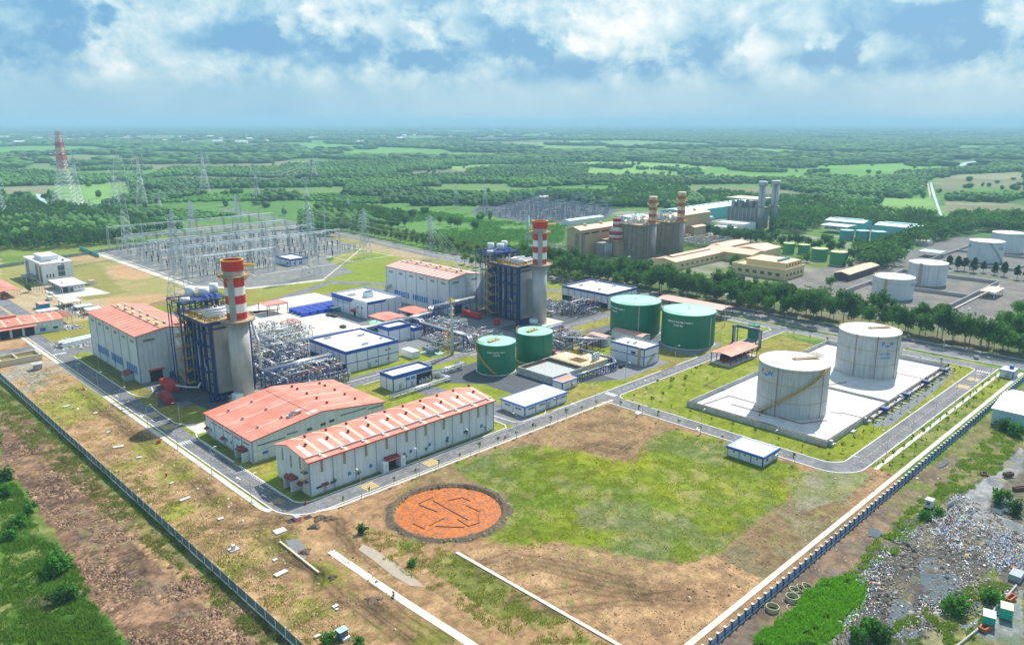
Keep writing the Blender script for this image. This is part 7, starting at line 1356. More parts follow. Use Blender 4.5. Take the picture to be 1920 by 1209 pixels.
MB().box(0,-.2,0,273,.2,.35).build('plinth', mat('pale_blue_plinth', (.50,.60,.68), .8, nz=.15, ns=.8), t)
t = empty('boundary_fence', (68.9,30,0), 'slate green panel fence with a white dashed foot along the left side', 'fence')
for i in range(97):
    y = i*4.6; b = MB(); b.quad((0,y+.06,.55),(0,y+4.54,.55),(0,y+4.54,2.7),(0,y+.06,2.7)); b.box(-.04,y+.06,.55,.04,y+4.54,2.7); b.build('panel', NETG, t); MB().bc(0,y,0,.22,.22,3.0).build('post', CAPW, t)
    MB().box(-.16,y+.5,.12,-.06,y+4.1,.52).build('white_foot', CAPW, t)
MB().box(-.05,0,0,.2,446,.55).build('plinth', WALLC, t)
t = empty('rear_fence', (0,0,0), 'low grey green wall closing the plots in front of the woods at left', 'fence')
rf = [(60,690),(135,702),(197,720),(245,736),(330,762),(425,735)]
for a, c in zip(rf, rf[1:]):
    a = Vector((*a,0)); c = Vector((*c,0)); n = max(1, int((c-a).length/14))
    for i in range(n): p = a.lerp(c, i/n); q = a.lerp(c, (i+.97)/n); b = MB(); b.strip([(p.x,p.y),(q.x,q.y)], .25, 0, 2.6); b.build('wall_panel', mat('grey_green_wall', (.24,.30,.27), .8, nz=.15, ns=.5), t)
b = MB(); b.strip([P(150,468), P(186,483)], .3, 0, 3.0); tag(b.build('safety_net', mat('teal_net', (.06,.42,.36), .7, nz=.12, ns=.8)), 'teal safety net fence by the left corner of the switchyard', 'fence')
# loose slabs and manhole covers
slabs = [(125,762,2.6,1.2),(179,775,1.6,1.1),(222,838,3.4,1.3),(261,858,1.6,1),(203,811,1.4,.8),(322,906,1.4,.7),(347,936,3.2,1.1),(414,973,1.6,1),(527,1075,3.4,1.5),(516,1050,1.2,.9),(629,1137,1.4,.9),(632,1143,.7,.5),(595,1193,1.3,.7),(525,996,3.2,2.6),(1197,775,3.2,2.0),(1310,805,3,1.6),(1075,712,3,2),(150,640,2,1)]
where = ['nearest the left fence corner','beside the long weeds, left strip','long slab lying halfway down the bare left strip','small one right of the long slab','smallest one by the left fence','pale square near the left road strip','long pale slab by the tyre ruts','lone square right of the long pale slab','green edged slab near the foot of the strip','little dark rimmed square above the green edged slab','square hatch near the bottom centre','tiny square beside the square hatch','bent scrap left of the blue booth','big slab by the open culvert','slab at the corner of the grass field','slab by the field road','slab on the lawn by the small hut','slab near the concrete stub']
for (px_, py_, l_, w_), wh in zip(slabs, where):
    x, y = P(px_, py_); o = MB().box(-l_/2,-w_/2,0,l_/2,w_/2,.32).build('concrete_slab', CONCL, None, (x,y,.02)); o.rotation_euler = (0,0,R(rs_.uniform(-20,20))); tag(o, 'white concrete slab, '+wh, 'slab', 'loose concrete slabs')
x, y = P(438,1030); o = MB().box(-1.3,-1,0,1.3,1,.25).box(-.4,-.5,.25,.4,.5,1.4).build('concrete_footing', CONCL, None, (x,y,0)); tag(o, 'white footing with an upright block near the left fence', 'footing')
GR = mat('green_grey_concrete', (.42,.44,.26), .85, nz=.15, ns=1.5)
for i, (px_, py_, r_, h_, tl, lab) in enumerate(((1448,1143,1.55,.9,0,'nearest whole concrete ring lying by the blue fence'),(1485,1124,1.55,1.0,0,'deep concrete ring at the head of the grass clump'),(1488,1140,1.6,.06,0,'thin flat concrete ring lying in the tall grass'),(1488,1108,1.2,.5,.15,'small concrete ring leaning behind the deep one'),(1500,1105,1.3,.5,.5,'tilted concrete ring stacked beside the small one'),(1514,1104,1.65,.5,.35,'farthest concrete ring leaning on the stack'))):
    x, y = P(px_, py_); o = MB().ring(0,0,0,h_,r_,r_-.16,32).build('concrete_ring', GR, None, (x,y,.15)); o.rotation_euler = (tl,tl*.5,0); tag(o, lab, 'concrete ring', 'concrete well rings')
# bent timbers in the orange pit
BRW = mat('rusty_board', (.26,.10,.04), .8, nz=.25, ns=1.5)
for (x0_, y0_, x1_, y1_) in ((785,943,812,931),(786,945,820,958),(812,937,877,973),(840,937,868,931),(868,932,882,938),(806,984,832,970),(775,980,796,990),(817,985,870,987),(858,972,878,985),(878,985,900,978),(874,946,900,958),(898,962,898,978)):
    a, c = P(x0_,y0_), P(x1_,y1_); b = MB(); b.strip([a,c], .28, -.3, .3); tag(b.build('rusty_board', BRW), 'rusty board lying half sunk in the orange pit water', 'board', 'boards in the orange pit')
# culvert works at the road corner
x, y = P(556,972); t = empty('culvert_works', (x,y,0), 'open culvert with steel bars and white pump by the road corner', 'culvert'); MB().box(-3,-1.2,.03,-1,1.2,.09).box(1.6,-2.6,.03,3.8,-.6,.09).build('dark_pit', DARK, t); MB().box(-.8,-1.4,0,.8,1.1,1.0).build('pump', STEEL, t); b = MB(); rail(b, [(1.0,-2.6),(-1.0,-2.6)], 0, 1.1, .1); rail(b, [(-1.5,-1.6),(1.6,-2.2)], 0, 1.1, .1); b.build('barrier', REDB, t)
b = MB(); b.strip([P(525,1017), P(598,1075)], .5, 0, .5); tag(b.build('trench_wall', SAND_), 'cream trench wall running down from the culvert', 'wall')
sheet('trench_gravel', poly([(535,1012),(560,1010),(580,1035),(570,1050),(545,1030)]), GRAVM, .03)
b = MB(); b.strip([P(620,1033), P(700,1088), P(760,1128), P(880,1205), P(930,1240)], 2.1, .03); tag(b.build('walkway', CONC), kind='structure')
def mound(name, lab, px_, py_, r_, h_, col, seed, cat='mound'):
    x, y = P(px_, py_); q = random.Random(seed); b = MB(); n = 22; rings = 7; V = []
    for j in range(rings+1):
        u = j/rings
        for i in range(n): a = 6.283*i/n; k = r_*(1-u)*(1+.3*math.sin(3*a+seed)+.15*math.sin(7*a)); V.append((math.cos(a)*k, math.sin(a)*k*.8, h_*(1-(1-u)**2)*(1 if j else 0)+(q.uniform(-.08,.12)*h_ if j else -.1)))
    b.v = V
    for j in range(rings):
        for i in range(n): k = (i+1) % n; b.f.append((j*n+i,j*n+k,(j+1)*n+k,(j+1)*n+i))
    o = b.build(name, col, None, (x,y,0)); tag(o, lab, cat, 'soil heaps'); return o
SOILD = mat('dark_soil', (.17,.11,.075), .95, nz=.35, ns=2, bump=.1); SOILP = mat('pale_soil', (.36,.25,.17), .95, nz=.3, ns=1.5, bump=.1)
for q_ in ((590,988,1.8,.9,SOILD,'round dark soil heap right of the open culvert'),(600,972,2.2,.9,SOILD,'dark soil heap against the road edge'),(620,972,2.0,.7,SOILD,'second dark heap along the road edge'),(572,1035,1.8,.8,SOILD,'dark heap beside the trench gravel'),(624,1083,1.2,.7,SOILD,'small heap at the head of the ditch'),(700,1125,2.2,.6,SOILD,'long dark heap beside the walkway'),(520,940,2.4,.5,SOILP,'pale heap at the end of the left strip')): mound('soil_heap', q_[5], q_[0], q_[1], q_[2], q_[3], q_[4], int(q_[0]))
# booths
x, y = P(642,1196); t = empty('site_booth', (x,y,0), 'blue booth with a pale blue roof at the bottom edge', 'booth'); MB().box(-1,-.8,0,1,.8,2.2).build('wall', mat('booth_blue', (.05,.16,.24), .6, nz=.15, ns=2), t); MB().box(-1.15,-.95,2.2,1.15,.95,2.3).build('roof', mat('booth_roof', (.35,.60,.74), .5, nz=.1, ns=2), t); MB().box(-.6,-1.5,0,1.2,-.9,.7).build('step', WPL, t); MB().box(-.3,-.86,.1,.5,-.81,1.9).build('door', mat('booth_door', (.22,.08,.06), .6, nz=.1), t)
x, y = P(1741,955); t = empty('site_booth', (x,y,0), 'pale green booth raised on a dark base near the dump', 'booth'); MB().box(-1.3,-1.1,0,1.3,1.1,.9).build('base', DARK, t); MB().box(-1.0,-.9,.9,1.0,.9,3.3).build('wall', mat('pale_green_booth', (.52,.60,.55), .6, nz=.08), t); MB().box(-1.15,-1.05,3.3,1.15,1.05,3.45).build('roof', WPL, t); MB().box(-1.04,-.5,1.8,-1.01,.5,2.8).build('window', SLATE, t)
a, c = P(1776,953), P(1792,943); b = MB(); b.strip([a,c], .12, .1, 1.6); t = b.build('field_gate', mat('grey_gate', (.42,.47,.50), .6, nz=.1)); tag(t, 'grey sheet metal gate beside the dump', 'gate')
p = P(738,1118); t = empty('motorbike', (*p,0), 'small dark motorbike standing on the broken walkway', 'motorbike', None, R(60)); MB().box(-.6,-.13,.45,.6,.13,.85).box(.35,-.3,.9,.5,.3,1.0).build('body', DARK, t); [MB().cyl(s_*.65,.32,-.06,.06,.32,14,ax='y').build('wheel', DARK, t) for s_ in (-1,1)]; MB().box(-.6,-.16,.85,.1,.16,.95).build('saddle', DARK, t)
# containers and steel scrap at the right bottom
GT = mat('sea_green_container', (.02,.42,.32), .5, nz=.12, ns=1, stripes=(.35,.2), dirt=.2); GTT = mat('pale_container_top', (.45,.72,.58), .6, nz=.12, ns=1.2, col2=(.50,.33,.14)); RST = mat('rusted_steel', (.36,.12,.06), .85, nz=.3, ns=1.5); RSD = mat('dark_rusted_steel', (.14,.07,.055), .9, nz=.3, ns=1.5)
for px_, py_, lab in ((1864,1181,'front sea green container with a rust patch on its lid'),(1897,1166,'second sea green container, cut by the picture edge')):
    x, y = P(px_, py_); o = MB().box(0,0,0,3.4,2.5,2.5).build('shipping_container', GT, None, (x,y,.3)); o.rotation_euler = (0,0,R(14)); tag(o, lab, 'container', 'sea green containers'); MB().box(-.03,-.03,2.5,3.43,2.53,2.56).build('lid', GTT, o)
def frame(px_, py_, l_, w_, h_, rz, m_, lab):
    x, y = P(px_, py_); b = MB(); b.box(0,0,0,l_,.35,h_); b.box(0,w_-.35,0,l_,w_,h_); b.box(0,.35,0,.35,w_-.35,h_); b.box(l_-.35,.35,0,l_,w_-.35,h_); b.box(.35,.35,.05,l_-.35,w_-.35,.15); o = b.build('rusty_skip', m_, None, (x,y,.25)); o.rotation_euler = (0,0,R(rz)); tag(o, lab, 'skip', 'rusty steel skips')
frame(1846,1189,3.2,1.6,.9,-15,RST,'orange rusty skip in front of the sea green containers'); frame(1893,1133,3.6,1.4,.9,-10,RST,'orange rusty frame behind the sea green containers'); frame(1853,895,2.6,2.0,.6,20,RSD,'brown open frame left of the dark track'); frame(1886,896,3.2,1.4,1.2,-30,RSD,'tall dark rusty trough on the dark track'); frame(1904,922,4.2,1.4,1.0,-32,RSD,'long dark rusty trough at the right edge'); 
x, y = P(1912,1095); o = MB().box(0,0,0,4,2.6,1.6).build('grey_skip', mat('blue_grey_steel', (.28,.34,.38), .6, nz=.15, ns=1), None, (x,y,.2)); tag(o, 'blue grey skip at the right edge above the containers', 'skip')
b = MB(); [b.bar((*P(1900+(i%3)*9,938+i*7),.4),(*P(1922+(i%2)*6,950+i*7),.4),.25) for i in range(5)]; tag(b.each('steel_beam', STEEL), 'silver beam lying in the weeds at the right edge', 'beam')
for o in [o for o in bpy.data.objects if o.name.startswith('steel_beam') and o.parent is None and 'label' not in o]: tag(o, 'silver beam lying in the weeds at the right edge, one of five alike', 'beam', 'loose steel beams')
for o in [o for o in bpy.data.objects if o.name.startswith('steel_beam') and o.parent is None]: o['group'] = 'loose steel beams'; o['label'] = 'silver beam lying in the weeds at the right edge, one of five alike'
pts = [P(*q) for q in ((1905,1100),(1890,1118),(1868,1140),(1850,1165),(1830,1185),(1800,1209),(1780,1225))]; b = MB(); b.strip(pts, .35, 0, .75); tag(b.build('rubble_wall', mat('rubble_stone', (.42,.40,.36), .9, nz=.45, ns=3, bump=.08)), 'low rubble wall between the dump and the container yard', 'wall')
# litter on the dump
TR = [(.82,.82,.84)]*9+[(.66,.68,.72)]*4+[(.10,.28,.62),(.04,.35,.6),(.65,.12,.07),(.75,.52,.08),(.08,.09,.10),(.30,.24,.18),(.22,.20,.17),(.55,.38,.28),(.15,.45,.40),(.75,.45,.5)]
def litter(name, lab, polys, n, smin=.12, smax=.5, z0=.03, seed=1, flat=.35):
    q = np.random.default_rng(seed); V = []; Fc = []; Cc = []
    for pl_, wgt in polys:
        pw = [P(*u) for u in pl_]; xs_ = [u[0] for u in pw]; ys_ = [u[1] for u in pw]; m = int(n*wgt); got = 0
        while got < m:
            x = q.uniform(min(xs_),max(xs_),m*2); y = q.uniform(min(ys_),max(ys_),m*2); k = inpoly(x, y, pw) & (fbm(x, y, .22, 3, seed+3) > .44)
            for a, c in zip(x[k][:m-got], y[k][:m-got]):
                s_ = q.uniform(smin,smax)*(2.2 if q.random() < .05 else 1); th = q.uniform(0,6.28); l_ = s_*q.uniform(.6,1.8); tl = q.uniform(-.4,.4,2)*flat; z = z0+q.uniform(.02,.35); o0 = len(V)
                for (u, v) in ((-1,-1),(1,-1),(.8,1),(-.9,.8)): uu, vv = u*l_/2, v*s_/2; V.append((a+uu*math.cos(th)-vv*math.sin(th), c+uu*math.sin(th)+vv*math.cos(th), z+tl[0]*u+tl[1]*v))
                Fc += [o0,o0+1,o0+2,o0+3]; Cc += [TR[q.integers(len(TR))]]*4
            got += int(min(k.sum(), m-got))
    o = npmesh(name, np.array(V), 4, np.array(Fc), mat('litter_plastic', attr=True, rough=.5, nz=.2, ns=3), np.array(Cc)); tag(o, lab, 'litter', kind='stuff')
litter('litter', 'scattered plastic and rubbish of the dump', [([(1740,960),(1790,925),(1820,935),(1800,965),(1850,985),(1920,1010),(1920,1080),(1880,1085),(1850,1050),(1800,1040),(1740,1000),(1690,1020),(1640,1070),(1625,1060),(1690,990)],.72),([(1540,1209),(1640,1080),(1740,990),(1830,960),(1920,1000),(1920,1100),(1780,1190),(1640,1209)],.28),([(1600,1090),(1650,1050),(1690,1060),(1640,1110),(1610,1160),(1570,1190),(1560,1170)],.08),([(1700,1110),(1860,1080),(1900,1120),(1850,1180),(1780,1209),(1660,1209)],.12),([(1560,900),(1740,800),(1900,840),(1800,930),(1600,1060),(1500,1130),(1420,1150)],.05)], 11000, .07, .26)
litter('dump_heap', 'brighter heaps of bags on the dump', [([(1850,1000),(1920,1010),(1920,1060),(1870,1060),(1840,1030)],.5),([(1745,985),(1800,940),(1830,960),(1770,1010)],.3),([(1600,1085),(1625,1070),(1640,1085),(1612,1100)],.08),([(1888,1070),(1920,1050),(1920,1085)],.12)], 2600, .14, .42, .25, 7, .8)
HY = [(312,893),(573,946),(790,838),(947,822),(1308,690),(1418,795),(1536,838),(1424,780)]
hp = empty('fire_hydrant', (*P(*HY[0]),0), 'small red fire hydrant at the roadside, one of several alike', 'fire hydrant', 'red fire hydrants'); MB().cyl(0,0,0,.9,.22,10).cyl(0,0,.9,1.1,.3,10,r2=.1).build('barrel', REDB, hp); MB().bc(0,0,.45,.8,.25,.25).build('outlet', REDB, hp)
for q in HY[1:]: dup(hp, (*P(*q),0))
rm = mat('red_drill', (.45,.08,.04), .6, nz=.15, ns=1); x, y = P(298,830); b = MB(); b.bar((-1.2,0,.3),(1.4,.3,1.2),.3); b.bar((0,0,.4),(.4,0,2.4),.25); b.bar((-.8,.6,.2),(.9,-.6,.9),.2); b.box(-.5,-.5,.3,.5,.5,1.0); tag(b.build('drill_frame', rm, None, (x,y,0)), 'rusty red drill frame beside the left walkway', 'drill')
b = MB(); b.box(-.3,-1.1,0,.3,1.1,.5); b.bar((0,0,.4),(0,.8,1.6),.2); tag(b.build('red_plough', rm, None, (*P(157,730),0)), 'small rusty red frame on the bare strip near the road', 'frame')
# distant houses and towers near the horizon
HW = [mat('far_white_wall', (.80,.80,.80), .7, nz=.03, ns=.01), mat('far_grey_wall', (.55,.58,.6), .7, nz=.03, ns=.01)]; HR = [mat('far_pale_roof', (.75,.75,.76), .6, nz=.03, ns=.01), mat('far_red_roof', (.50,.22,.16), .6, nz=.03, ns=.01)]
def house(w, d, h, k):
    t = empty('far_house', (0,0,-500), 'tiny pale house far out on the hazy plain, one of many alike', 'house', 'houses on the far plain'); MB().extr([(0,0),(d,0),(d,h),(d/2,h*1.5),(0,h)], 'x', 0, w).build('wall', HW[k % 2], t); b = MB(); b.extr([(-1,h),(d/2,h*1.5+.3),(d/2,h*1.5+.9),(-1,h+.6)], 'x', -1, w+1); b.extr([(d/2,h*1.5+.3),(d+1,h),(d+1,h+.6),(d/2,h*1.5+.9)], 'x', -1, w+1); b.build('roof', HR[(k//2) % 2], t); return t
HS = [house(26,14,7,0), house(40,18,8,1), house(22,12,6,2), house(60,26,9,0)]; q = random.Random(21); hu = [False]*4
for i in range(210):
    band = q.choice((0,0,0,1,1,2,3,4))
    px_, py_ = ((q.gauss(60,45),q.uniform(258,270)) if band == 0 and q.random() < .5 else (q.gauss(240,50),q.uniform(257,268)) if band == 0 else (q.uniform(500,900),q.uniform(250,262)) if band == 1 else (q.uniform(900,1320),q.uniform(243,256)) if band == 2 else (q.uniform(0,1900),q.uniform(240,275)) if band == 3 else (q.uniform(300,520),q.uniform(258,275)))
    k = q.randrange(4) if q.random() < .4 else 2; x, y = P(px_, py_)
    if not hu[k]: HS[k].location = (x,y,0); HS[k].rotation_euler = (0,0,q.random()*3); hu[k] = True
    else: dup(HS[k], (x,y,0), None, None, q.random()*3)
for px_, w_, h_, lab in ((737,260,120,'wide faint block on the horizon left of centre'),(1247,110,170,'left one of two faint towers on the horizon'),(1262,120,210,'right one of two faint towers on the horizon'),(1172,60,150,'thin faint tower on the horizon near centre'),(1812,60,190,'thin faint tower on the horizon at right')):
    x, y = P(px_, 236.5); t = empty('far_tower', (x,y,0), lab, 'tower'); n = max(2, int(w_/60))
    for i in range(n): MB().box(i*w_/n,0,0,(i+.8)*w_/n,60,h_*(.7+.3*((i*7) % 3)/2)).build('block', HW[1], t)
x, y = P(625,402); t = gable('field_hut', 'tiny white hut with dark openings behind the switchyard trees', x, y, x+8, y+7, 5, 6.2, WPL, OR, 'x', cat='hut')
# ================================================================= TREES AND OTHER GREEN
LEAF = foliage_mat('foliage'); BARK = mat('bark', (.17,.13,.10), .9, nz=.2, ns=1)
def leaf_quads(c, s, q, flat=.0):
    """random leaf clump quads at points c (n,3) with half sizes s"""
    n = len(c); a = q.normal(size=(n,3)); a[:,2] *= (1-flat); a /= np.linalg.norm(a, axis=1)[:,None]; b_ = q.normal(size=(n,3)); b_ -= a*(a*b_).sum(1)[:,None]; b_ /= np.linalg.norm(b_, axis=1)[:,None]; s = s[:,None]
    k = q.uniform(.5,1.0,(n,1)); return np.stack([c-a*s-b_*s*k*.6, c+a*s*.2-b_*s*k, c+a*s+b_*s*k*.5, c-a*s*.3+b_*s*k], 1).reshape(-1,3)
def crown_mesh(name, q, rx, rz, zc, nb, nl, ls, c0, c1, cone=0, flat=0, spread=1.0):
    cs = []; cols = []; sz = []
    for i in range(nb):
        u = q.normal(size=3); u /= np.linalg.norm(u); r_ = q.uniform(.35,.85); z = u[2]*r_
        k = (1-cone*(z+.85)/1.7*.9) if cone else 1
        bc_ = np.array([u[0]*rx*r_*k*spread, u[1]*rx*r_*k*spread, zc+z*rz]); br = q.uniform(.28,.46)*rx*(.6+.4*k); m = nl//nb
        d = q.normal(size=(m,3)); d /= np.linalg.norm(d, axis=1)[:,None]; d[:,2] *= (1-flat*.6); cs.append(bc_+d*br*q.uniform(.55,1.05,(m,1))); f = q.uniform(0,1); cols.append(np.repeat((np.array(c0)*(1-f)+np.array(c1)*f)[None], m, 0)*q.uniform(.75,1.25,(m,1))); sz.append(q.uniform(.6,1.25,m)*ls)
    c = np.concatenate(cs); cl = np.concatenate(cols); s = np.concatenate(sz); v = leaf_quads(c, s, q, flat); return v, np.repeat(cl, 4, 0)
def tree_proto(h, rx, rz, c0, c1, seed, nb=20, nl=1300, ls=.42, cone=0, flat=0, name='tree', trunk=.22, limbs=7, kind='tree', spread=1.0):
    q = np.random.default_rng(seed); t = empty(name, (0,0,-60), '', kind); zc = h-rz*.95
    v, c = crown_mesh('crown', q, rx, rz, zc, nb, nl, ls, c0, c1, cone, flat, spread); cr = npmesh('crown', v, 4, np.arange(len(v)), LEAF, c); cr.parent = t
    b = MB(); b.bar((0,0,-.2),(0,0,zc*.6),trunk*2,7,w2=trunk*1.5); b.bar((0,0,zc*.6),(q.normal()*.3,q.normal()*.3,zc+rz*.4),trunk*1.5,6,w2=trunk*.4)
    for i in range(limbs): a = q.uniform(0,6.28); z0 = zc*q.uniform(.5,.95); b.bar((0,0,z0),(math.cos(a)*rx*.6,math.sin(a)*rx*.6,min(h*.9,z0+rz*q.uniform(.3,.8))),trunk*.7,5,w2=trunk*.2)
    b.build('trunk', BARK, t); return t
DG, MG, LG, YG, BG = (.034,.10,.024), (.070,.18,.032), (.10,.24,.035), (.20,.26,.05), (.09,.27,.03)
def scatter(protos, pts, lab, group, smin=.85, smax=1.15, seed=1):
    q = random.Random(seed); used = set(); out = []
    for i, (x, y) in enumerate(pts):
        k = q.randrange(len(protos)); s_ = q.uniform(smin, smax); L_ = lab(i, x, y) if callable(lab) else lab
        if k not in used:
            p = protos[k]; p.location = (x,y,0); p['label'] = L_; p['group'] = group; p.rotation_euler = (0,0,q.random()*6.28); p.scale = (s_,s_,s_*q.uniform(.92,1.08)); used.add(k); out.append(p)
        else: out.append(dup(protos[k], (x,y,0), L_, group, q.random()*6.28, (s_,s_,s_*q.uniform(.92,1.08))))
    for k, p in enumerate(protos):
        if k not in used:
            for ch in list(p.children): bpy.data.objects.remove(ch)
            bpy.data.objects.remove(p)
    return out
q = random.Random(31)
# the avenue along the public road
AV = [tree_proto(16.5, 5.5, 6.2, DG if i < 3 else (.05,.13,.025), MG if i < 3 else (.10,.21,.035), 100+i, 28, 1900, .45, name='avenue_tree') for i in range(5)]+[tree_proto(13.5, 4.4, 5.0, MG, LG, 120, 24, 1400, .42, name='avenue_tree')]
pts = [(427.5+q.uniform(-1,1), 84+i*7.2+q.uniform(-1.2,1.2)) for i in range(50)]+[(439+q.uniform(-1.5,1.5), 80+i*7.6+q.uniform(-1.5,1.5)) for i in range(48)]+[(414.5+q.uniform(-.4,.4), 182+i*8.5+q.uniform(-1,1)) for i in range(27)]
scatter(AV, pts, 'tall leafy tree in the dense dark avenue along the public road, one of many alike', 'avenue trees', .78, 1.22, 2)
AV2 = [tree_proto(9.5, 3.6, 3.6, MG, YG, 140+i, 18, 900, .40, name='avenue_tree') for i in range(3)]
pts = [(430+(y-440)*.06+o_+q.uniform(-1.5,1.5), y+q.uniform(-1.5,1.5)) for y in range(452,800,9) for o_ in (0,14)]+[(402.8,y) for y in range(345,470,9)]
scatter(AV2, pts, 'smaller yellowish green tree on the far stretch of the public road, one of many alike', 'yellowish road trees', .8, 1.2, 3)
# spreading light trees at the right end and around the guard tower
SP = [tree_proto(13, 6.0, 4.4, MG, BG, 160+i, 26, 1500, .42, flat=.5, name='spreading_tree') for i in range(3)]
scatter(SP, [P(*u) for u in ((1862,662),(1888,668),(1915,672),(1905,640),(1935,655),(1880,625),(1925,620),(1912,600),(1945,600))], 'broad light green tree with layered boughs at the right edge by the guard tower', 'spreading light green trees', .9, 1.15, 4)
CN = [tree_proto(12.5, 4.2, 6.0, DG, (.035,.10,.028), 170+i, 22, 1200, .45, cone=1, name='conical_tree') for i in range(3)]
scatter(CN, [P(*u) for u in ((1779,502),(1795,507),(1808,508),(1825,511),(1843,511),(1864,515),(1882,518),(1906,524),(1925,526))], 'dark pointed tree in the short row before the emblem tank', 'dark pointed trees', .85, 1.12, 5)
MD = [tree_proto(11, 4.6, 4.6, DG, MG, 180+i, 20, 800, .5, name='broad_tree') for i in range(4)]
pts = [P(1345+i*12+q.uniform(-3,3), 448+i*1.2+q.uniform(-5,5)) for i in range(20)]+[P(1600+i*9+q.uniform(-3,3), 484+i*2+q.uniform(-5,5)) for i in range(8)]+[P(1300+i*11+q.uniform(-3,3), 438+i*1.6+q.uniform(-3,3)) for i in range(12)]
scatter(MD, pts, 'rounded tree in the belt between the yellow office and the teal tanks, one of many', 'trees round the older plant', .8, 1.25, 6)
MD2 = [tree_proto(8.5, 3.8, 3.6, MG, BG, 190+i, 16, 800, .42, name='garden_tree') for i in range(3)]
GT_ = [(1500,500,'tree at the right foot of the yellow office'),(1512,492,'leafy tree behind the yellow office corner'),(1380,495,'tree between the salmon roofed wing and the orange kiosk'),(1396,505,'tree right of the orange kiosk'),(1372,500,'small tree left of the orange kiosk'),(1665,480,'tree left of the front white tank'),(1650,490,'lower tree left of the front white tank'),(1682,487,'tree hiding the left foot of the second white tank'),(1556,540,'tree between pump shed and avenue'),(1590,505,'low tree by the pump shed'),(1700,470,'tree by the concrete bund wall'),(1635,470,'tree near the rightmost teal tank'),(1718,440,'tree left of the sky blue canopy'),(1560,470,'tree behind the fourth grass green tank')]
for i, (a, c, lb) in enumerate(GT_):
    p = P(a, c)
    if i < 3: o = MD2[i]; o.location = (*p,0)
    else: o = dup(MD2[i % 3], (*p,0), None, None, q.random()*6)
    o['label'] = lb+', standing alone'; o['category'] = 'tree'
LT = [tree_proto(11, 5.2, 4.6, DG, MG, 200+i, 20, 900, .5, name='lone_tree') for i in range(3)]
LO = [(565,436,'big dark tree left in the clump behind the relay building'),(580,432,'dark tree in the middle of the clump behind the relay building'),(592,438,'dark tree right in the clump behind the relay building'),(650,405,'dark round tree beside the field hut'),(663,407,'dark tree right of the field hut'),(717,412,'dark bushy tree alone on the green field'),(760,425,'clump tree in the scrub above the yellowish road trees'),(772,410,'round tree above the scrub'),(745,428,'low dark tree in the scrub left'),(735,430,'second low dark tree in the scrub left'),(845,425,'bushy tree alone in the bright scrub'),(858,428,'small bush tree right of the lone one'),(890,432,'pointed small tree on the bright scrub'),(825,420,'tree behind the pink-roof pylon'),(85,377,'round tree on the river bank'),(40,372,'tree at the far left field edge'),(1760,365,'lone tree far out on the brown field'),(25,374,'tree on the far left field edge, left one'),(54,548,'low dark tree beside the office entrance canopy')]
for i, (a, c, lb) in enumerate(LO):
    p = P(a, c)
    if i < 3: o = LT[i]; o.location = (*p,0)
    else: o = dup(LT[i % 3], (*p,0), None, None, q.random()*6, .5 if a == 54 else q.uniform(.7,1.15))
    o['label'] = lb; o['category'] = 'tree'
BU = [tree_proto(2.6, 2.0, 1.5, MG, BG, 220+i, 14, 520, .26, name='bush', trunk=.08, limbs=4, kind='bush') for i in range(3)]+[tree_proto(3.0, 2.0, 1.6, DG, MG, 230, 14, 560, .26, name='bush', trunk=.08, limbs=4, kind='bush')]
BO = [(112,1066,2.0,'big round bush on the left slope'),(100,1075,1.6,'dark bush left of the big round one'),(130,1125,1.5,'bright bush below the big round one'),(110,1130,1.3,'shaded bush under the bright one'),(40,985,1.4,'dark bush by the mud edge, upper left'),(20,1010,1.3,'low bush at the far left edge'),(62,960,1.2,'low bush on the left slope top'),(680,1000,.9,'single bright bush right of the dirt track'),(775,1060,.7,'small yellow green bush beside the puddle'),(1632,1190,1.6,'bright bush by the grey ditch at the bottom'),(1610,1200,1.3,'left one of the bushes by the grey ditch'),(1655,1205,1.5,'right one of the bushes by the grey ditch'),(1730,972,1.1,'yellow green bush below the pale booth'),(1758,965,1.0,'dark bush right of the pale booth'),(1880,945,1.7,'bush at the fork of the dark track'),(1900,960,1.4,'second bush at the fork of the dark track'),(1798,1150,1.7,'willow like bush in the dump pond'),(1862,1130,1.5,'dark shrub by the rubble wall'),(1905,815,1.8,'bush against the pale teal store'),(1880,805,1.5,'bush left against the pale teal store'),(620,1205,1.0,'bush left of the blue booth'),(672,1207,.7,'small bush right of the blue booth'),(0,830,1.5,'shaded bush at the left edge above the mud'),(10,900,1.4,'dark shrub at the left edge'),(12,930,1.5,'green shrub at the left edge'),(1505,565,1.2,'bush before the avenue')]
for i, (a, c, s_, lb) in enumerate(BO):
    p = P(a, c)
    if i < 4: o = BU[i]; o.location = (*p,0); o.scale = (s_,)*3
    else: o = dup(BU[i % 4], (*p,0), None, None, q.random()*6, s_)
    o['label'] = lb; o['category'] = 'bush'; o['group'] = 'bushes'
# saplings planted along the roads
SA = [tree_proto(3.4, .7, 1.0, LG, YG, 240+i, 5, 60, .22, name='sapling', trunk=.045, limbs=2) for i in range(3)]
pts = [(x,184.2-0*x) for x in range(112,236,9)]+[(x,195.4) for x in range(116,184,9)]+[(234.2,y) for y in range(104,180,9)]+[(246.5,y) for y in range(98,182,9)]+[(x,97.2) for x in range(256,386,9)]+[(x,82.2) for x in range(252,392,9)]+[(x,101.3) for x in range(288,380,9)]+[(x,79.2) for x in range(250,392,11)]+[(252+q.uniform(0,60),165+q.uniform(0,18)) for i in range(14)]+[(384.5,y) for y in range(106,180,9)]+[(401.5,y) for y in range(210,320,10)]
scatter(SA, pts, 'thin staked sapling planted along the plant roads, one of many alike', 'roadside saplings', .75, 1.3, 8)
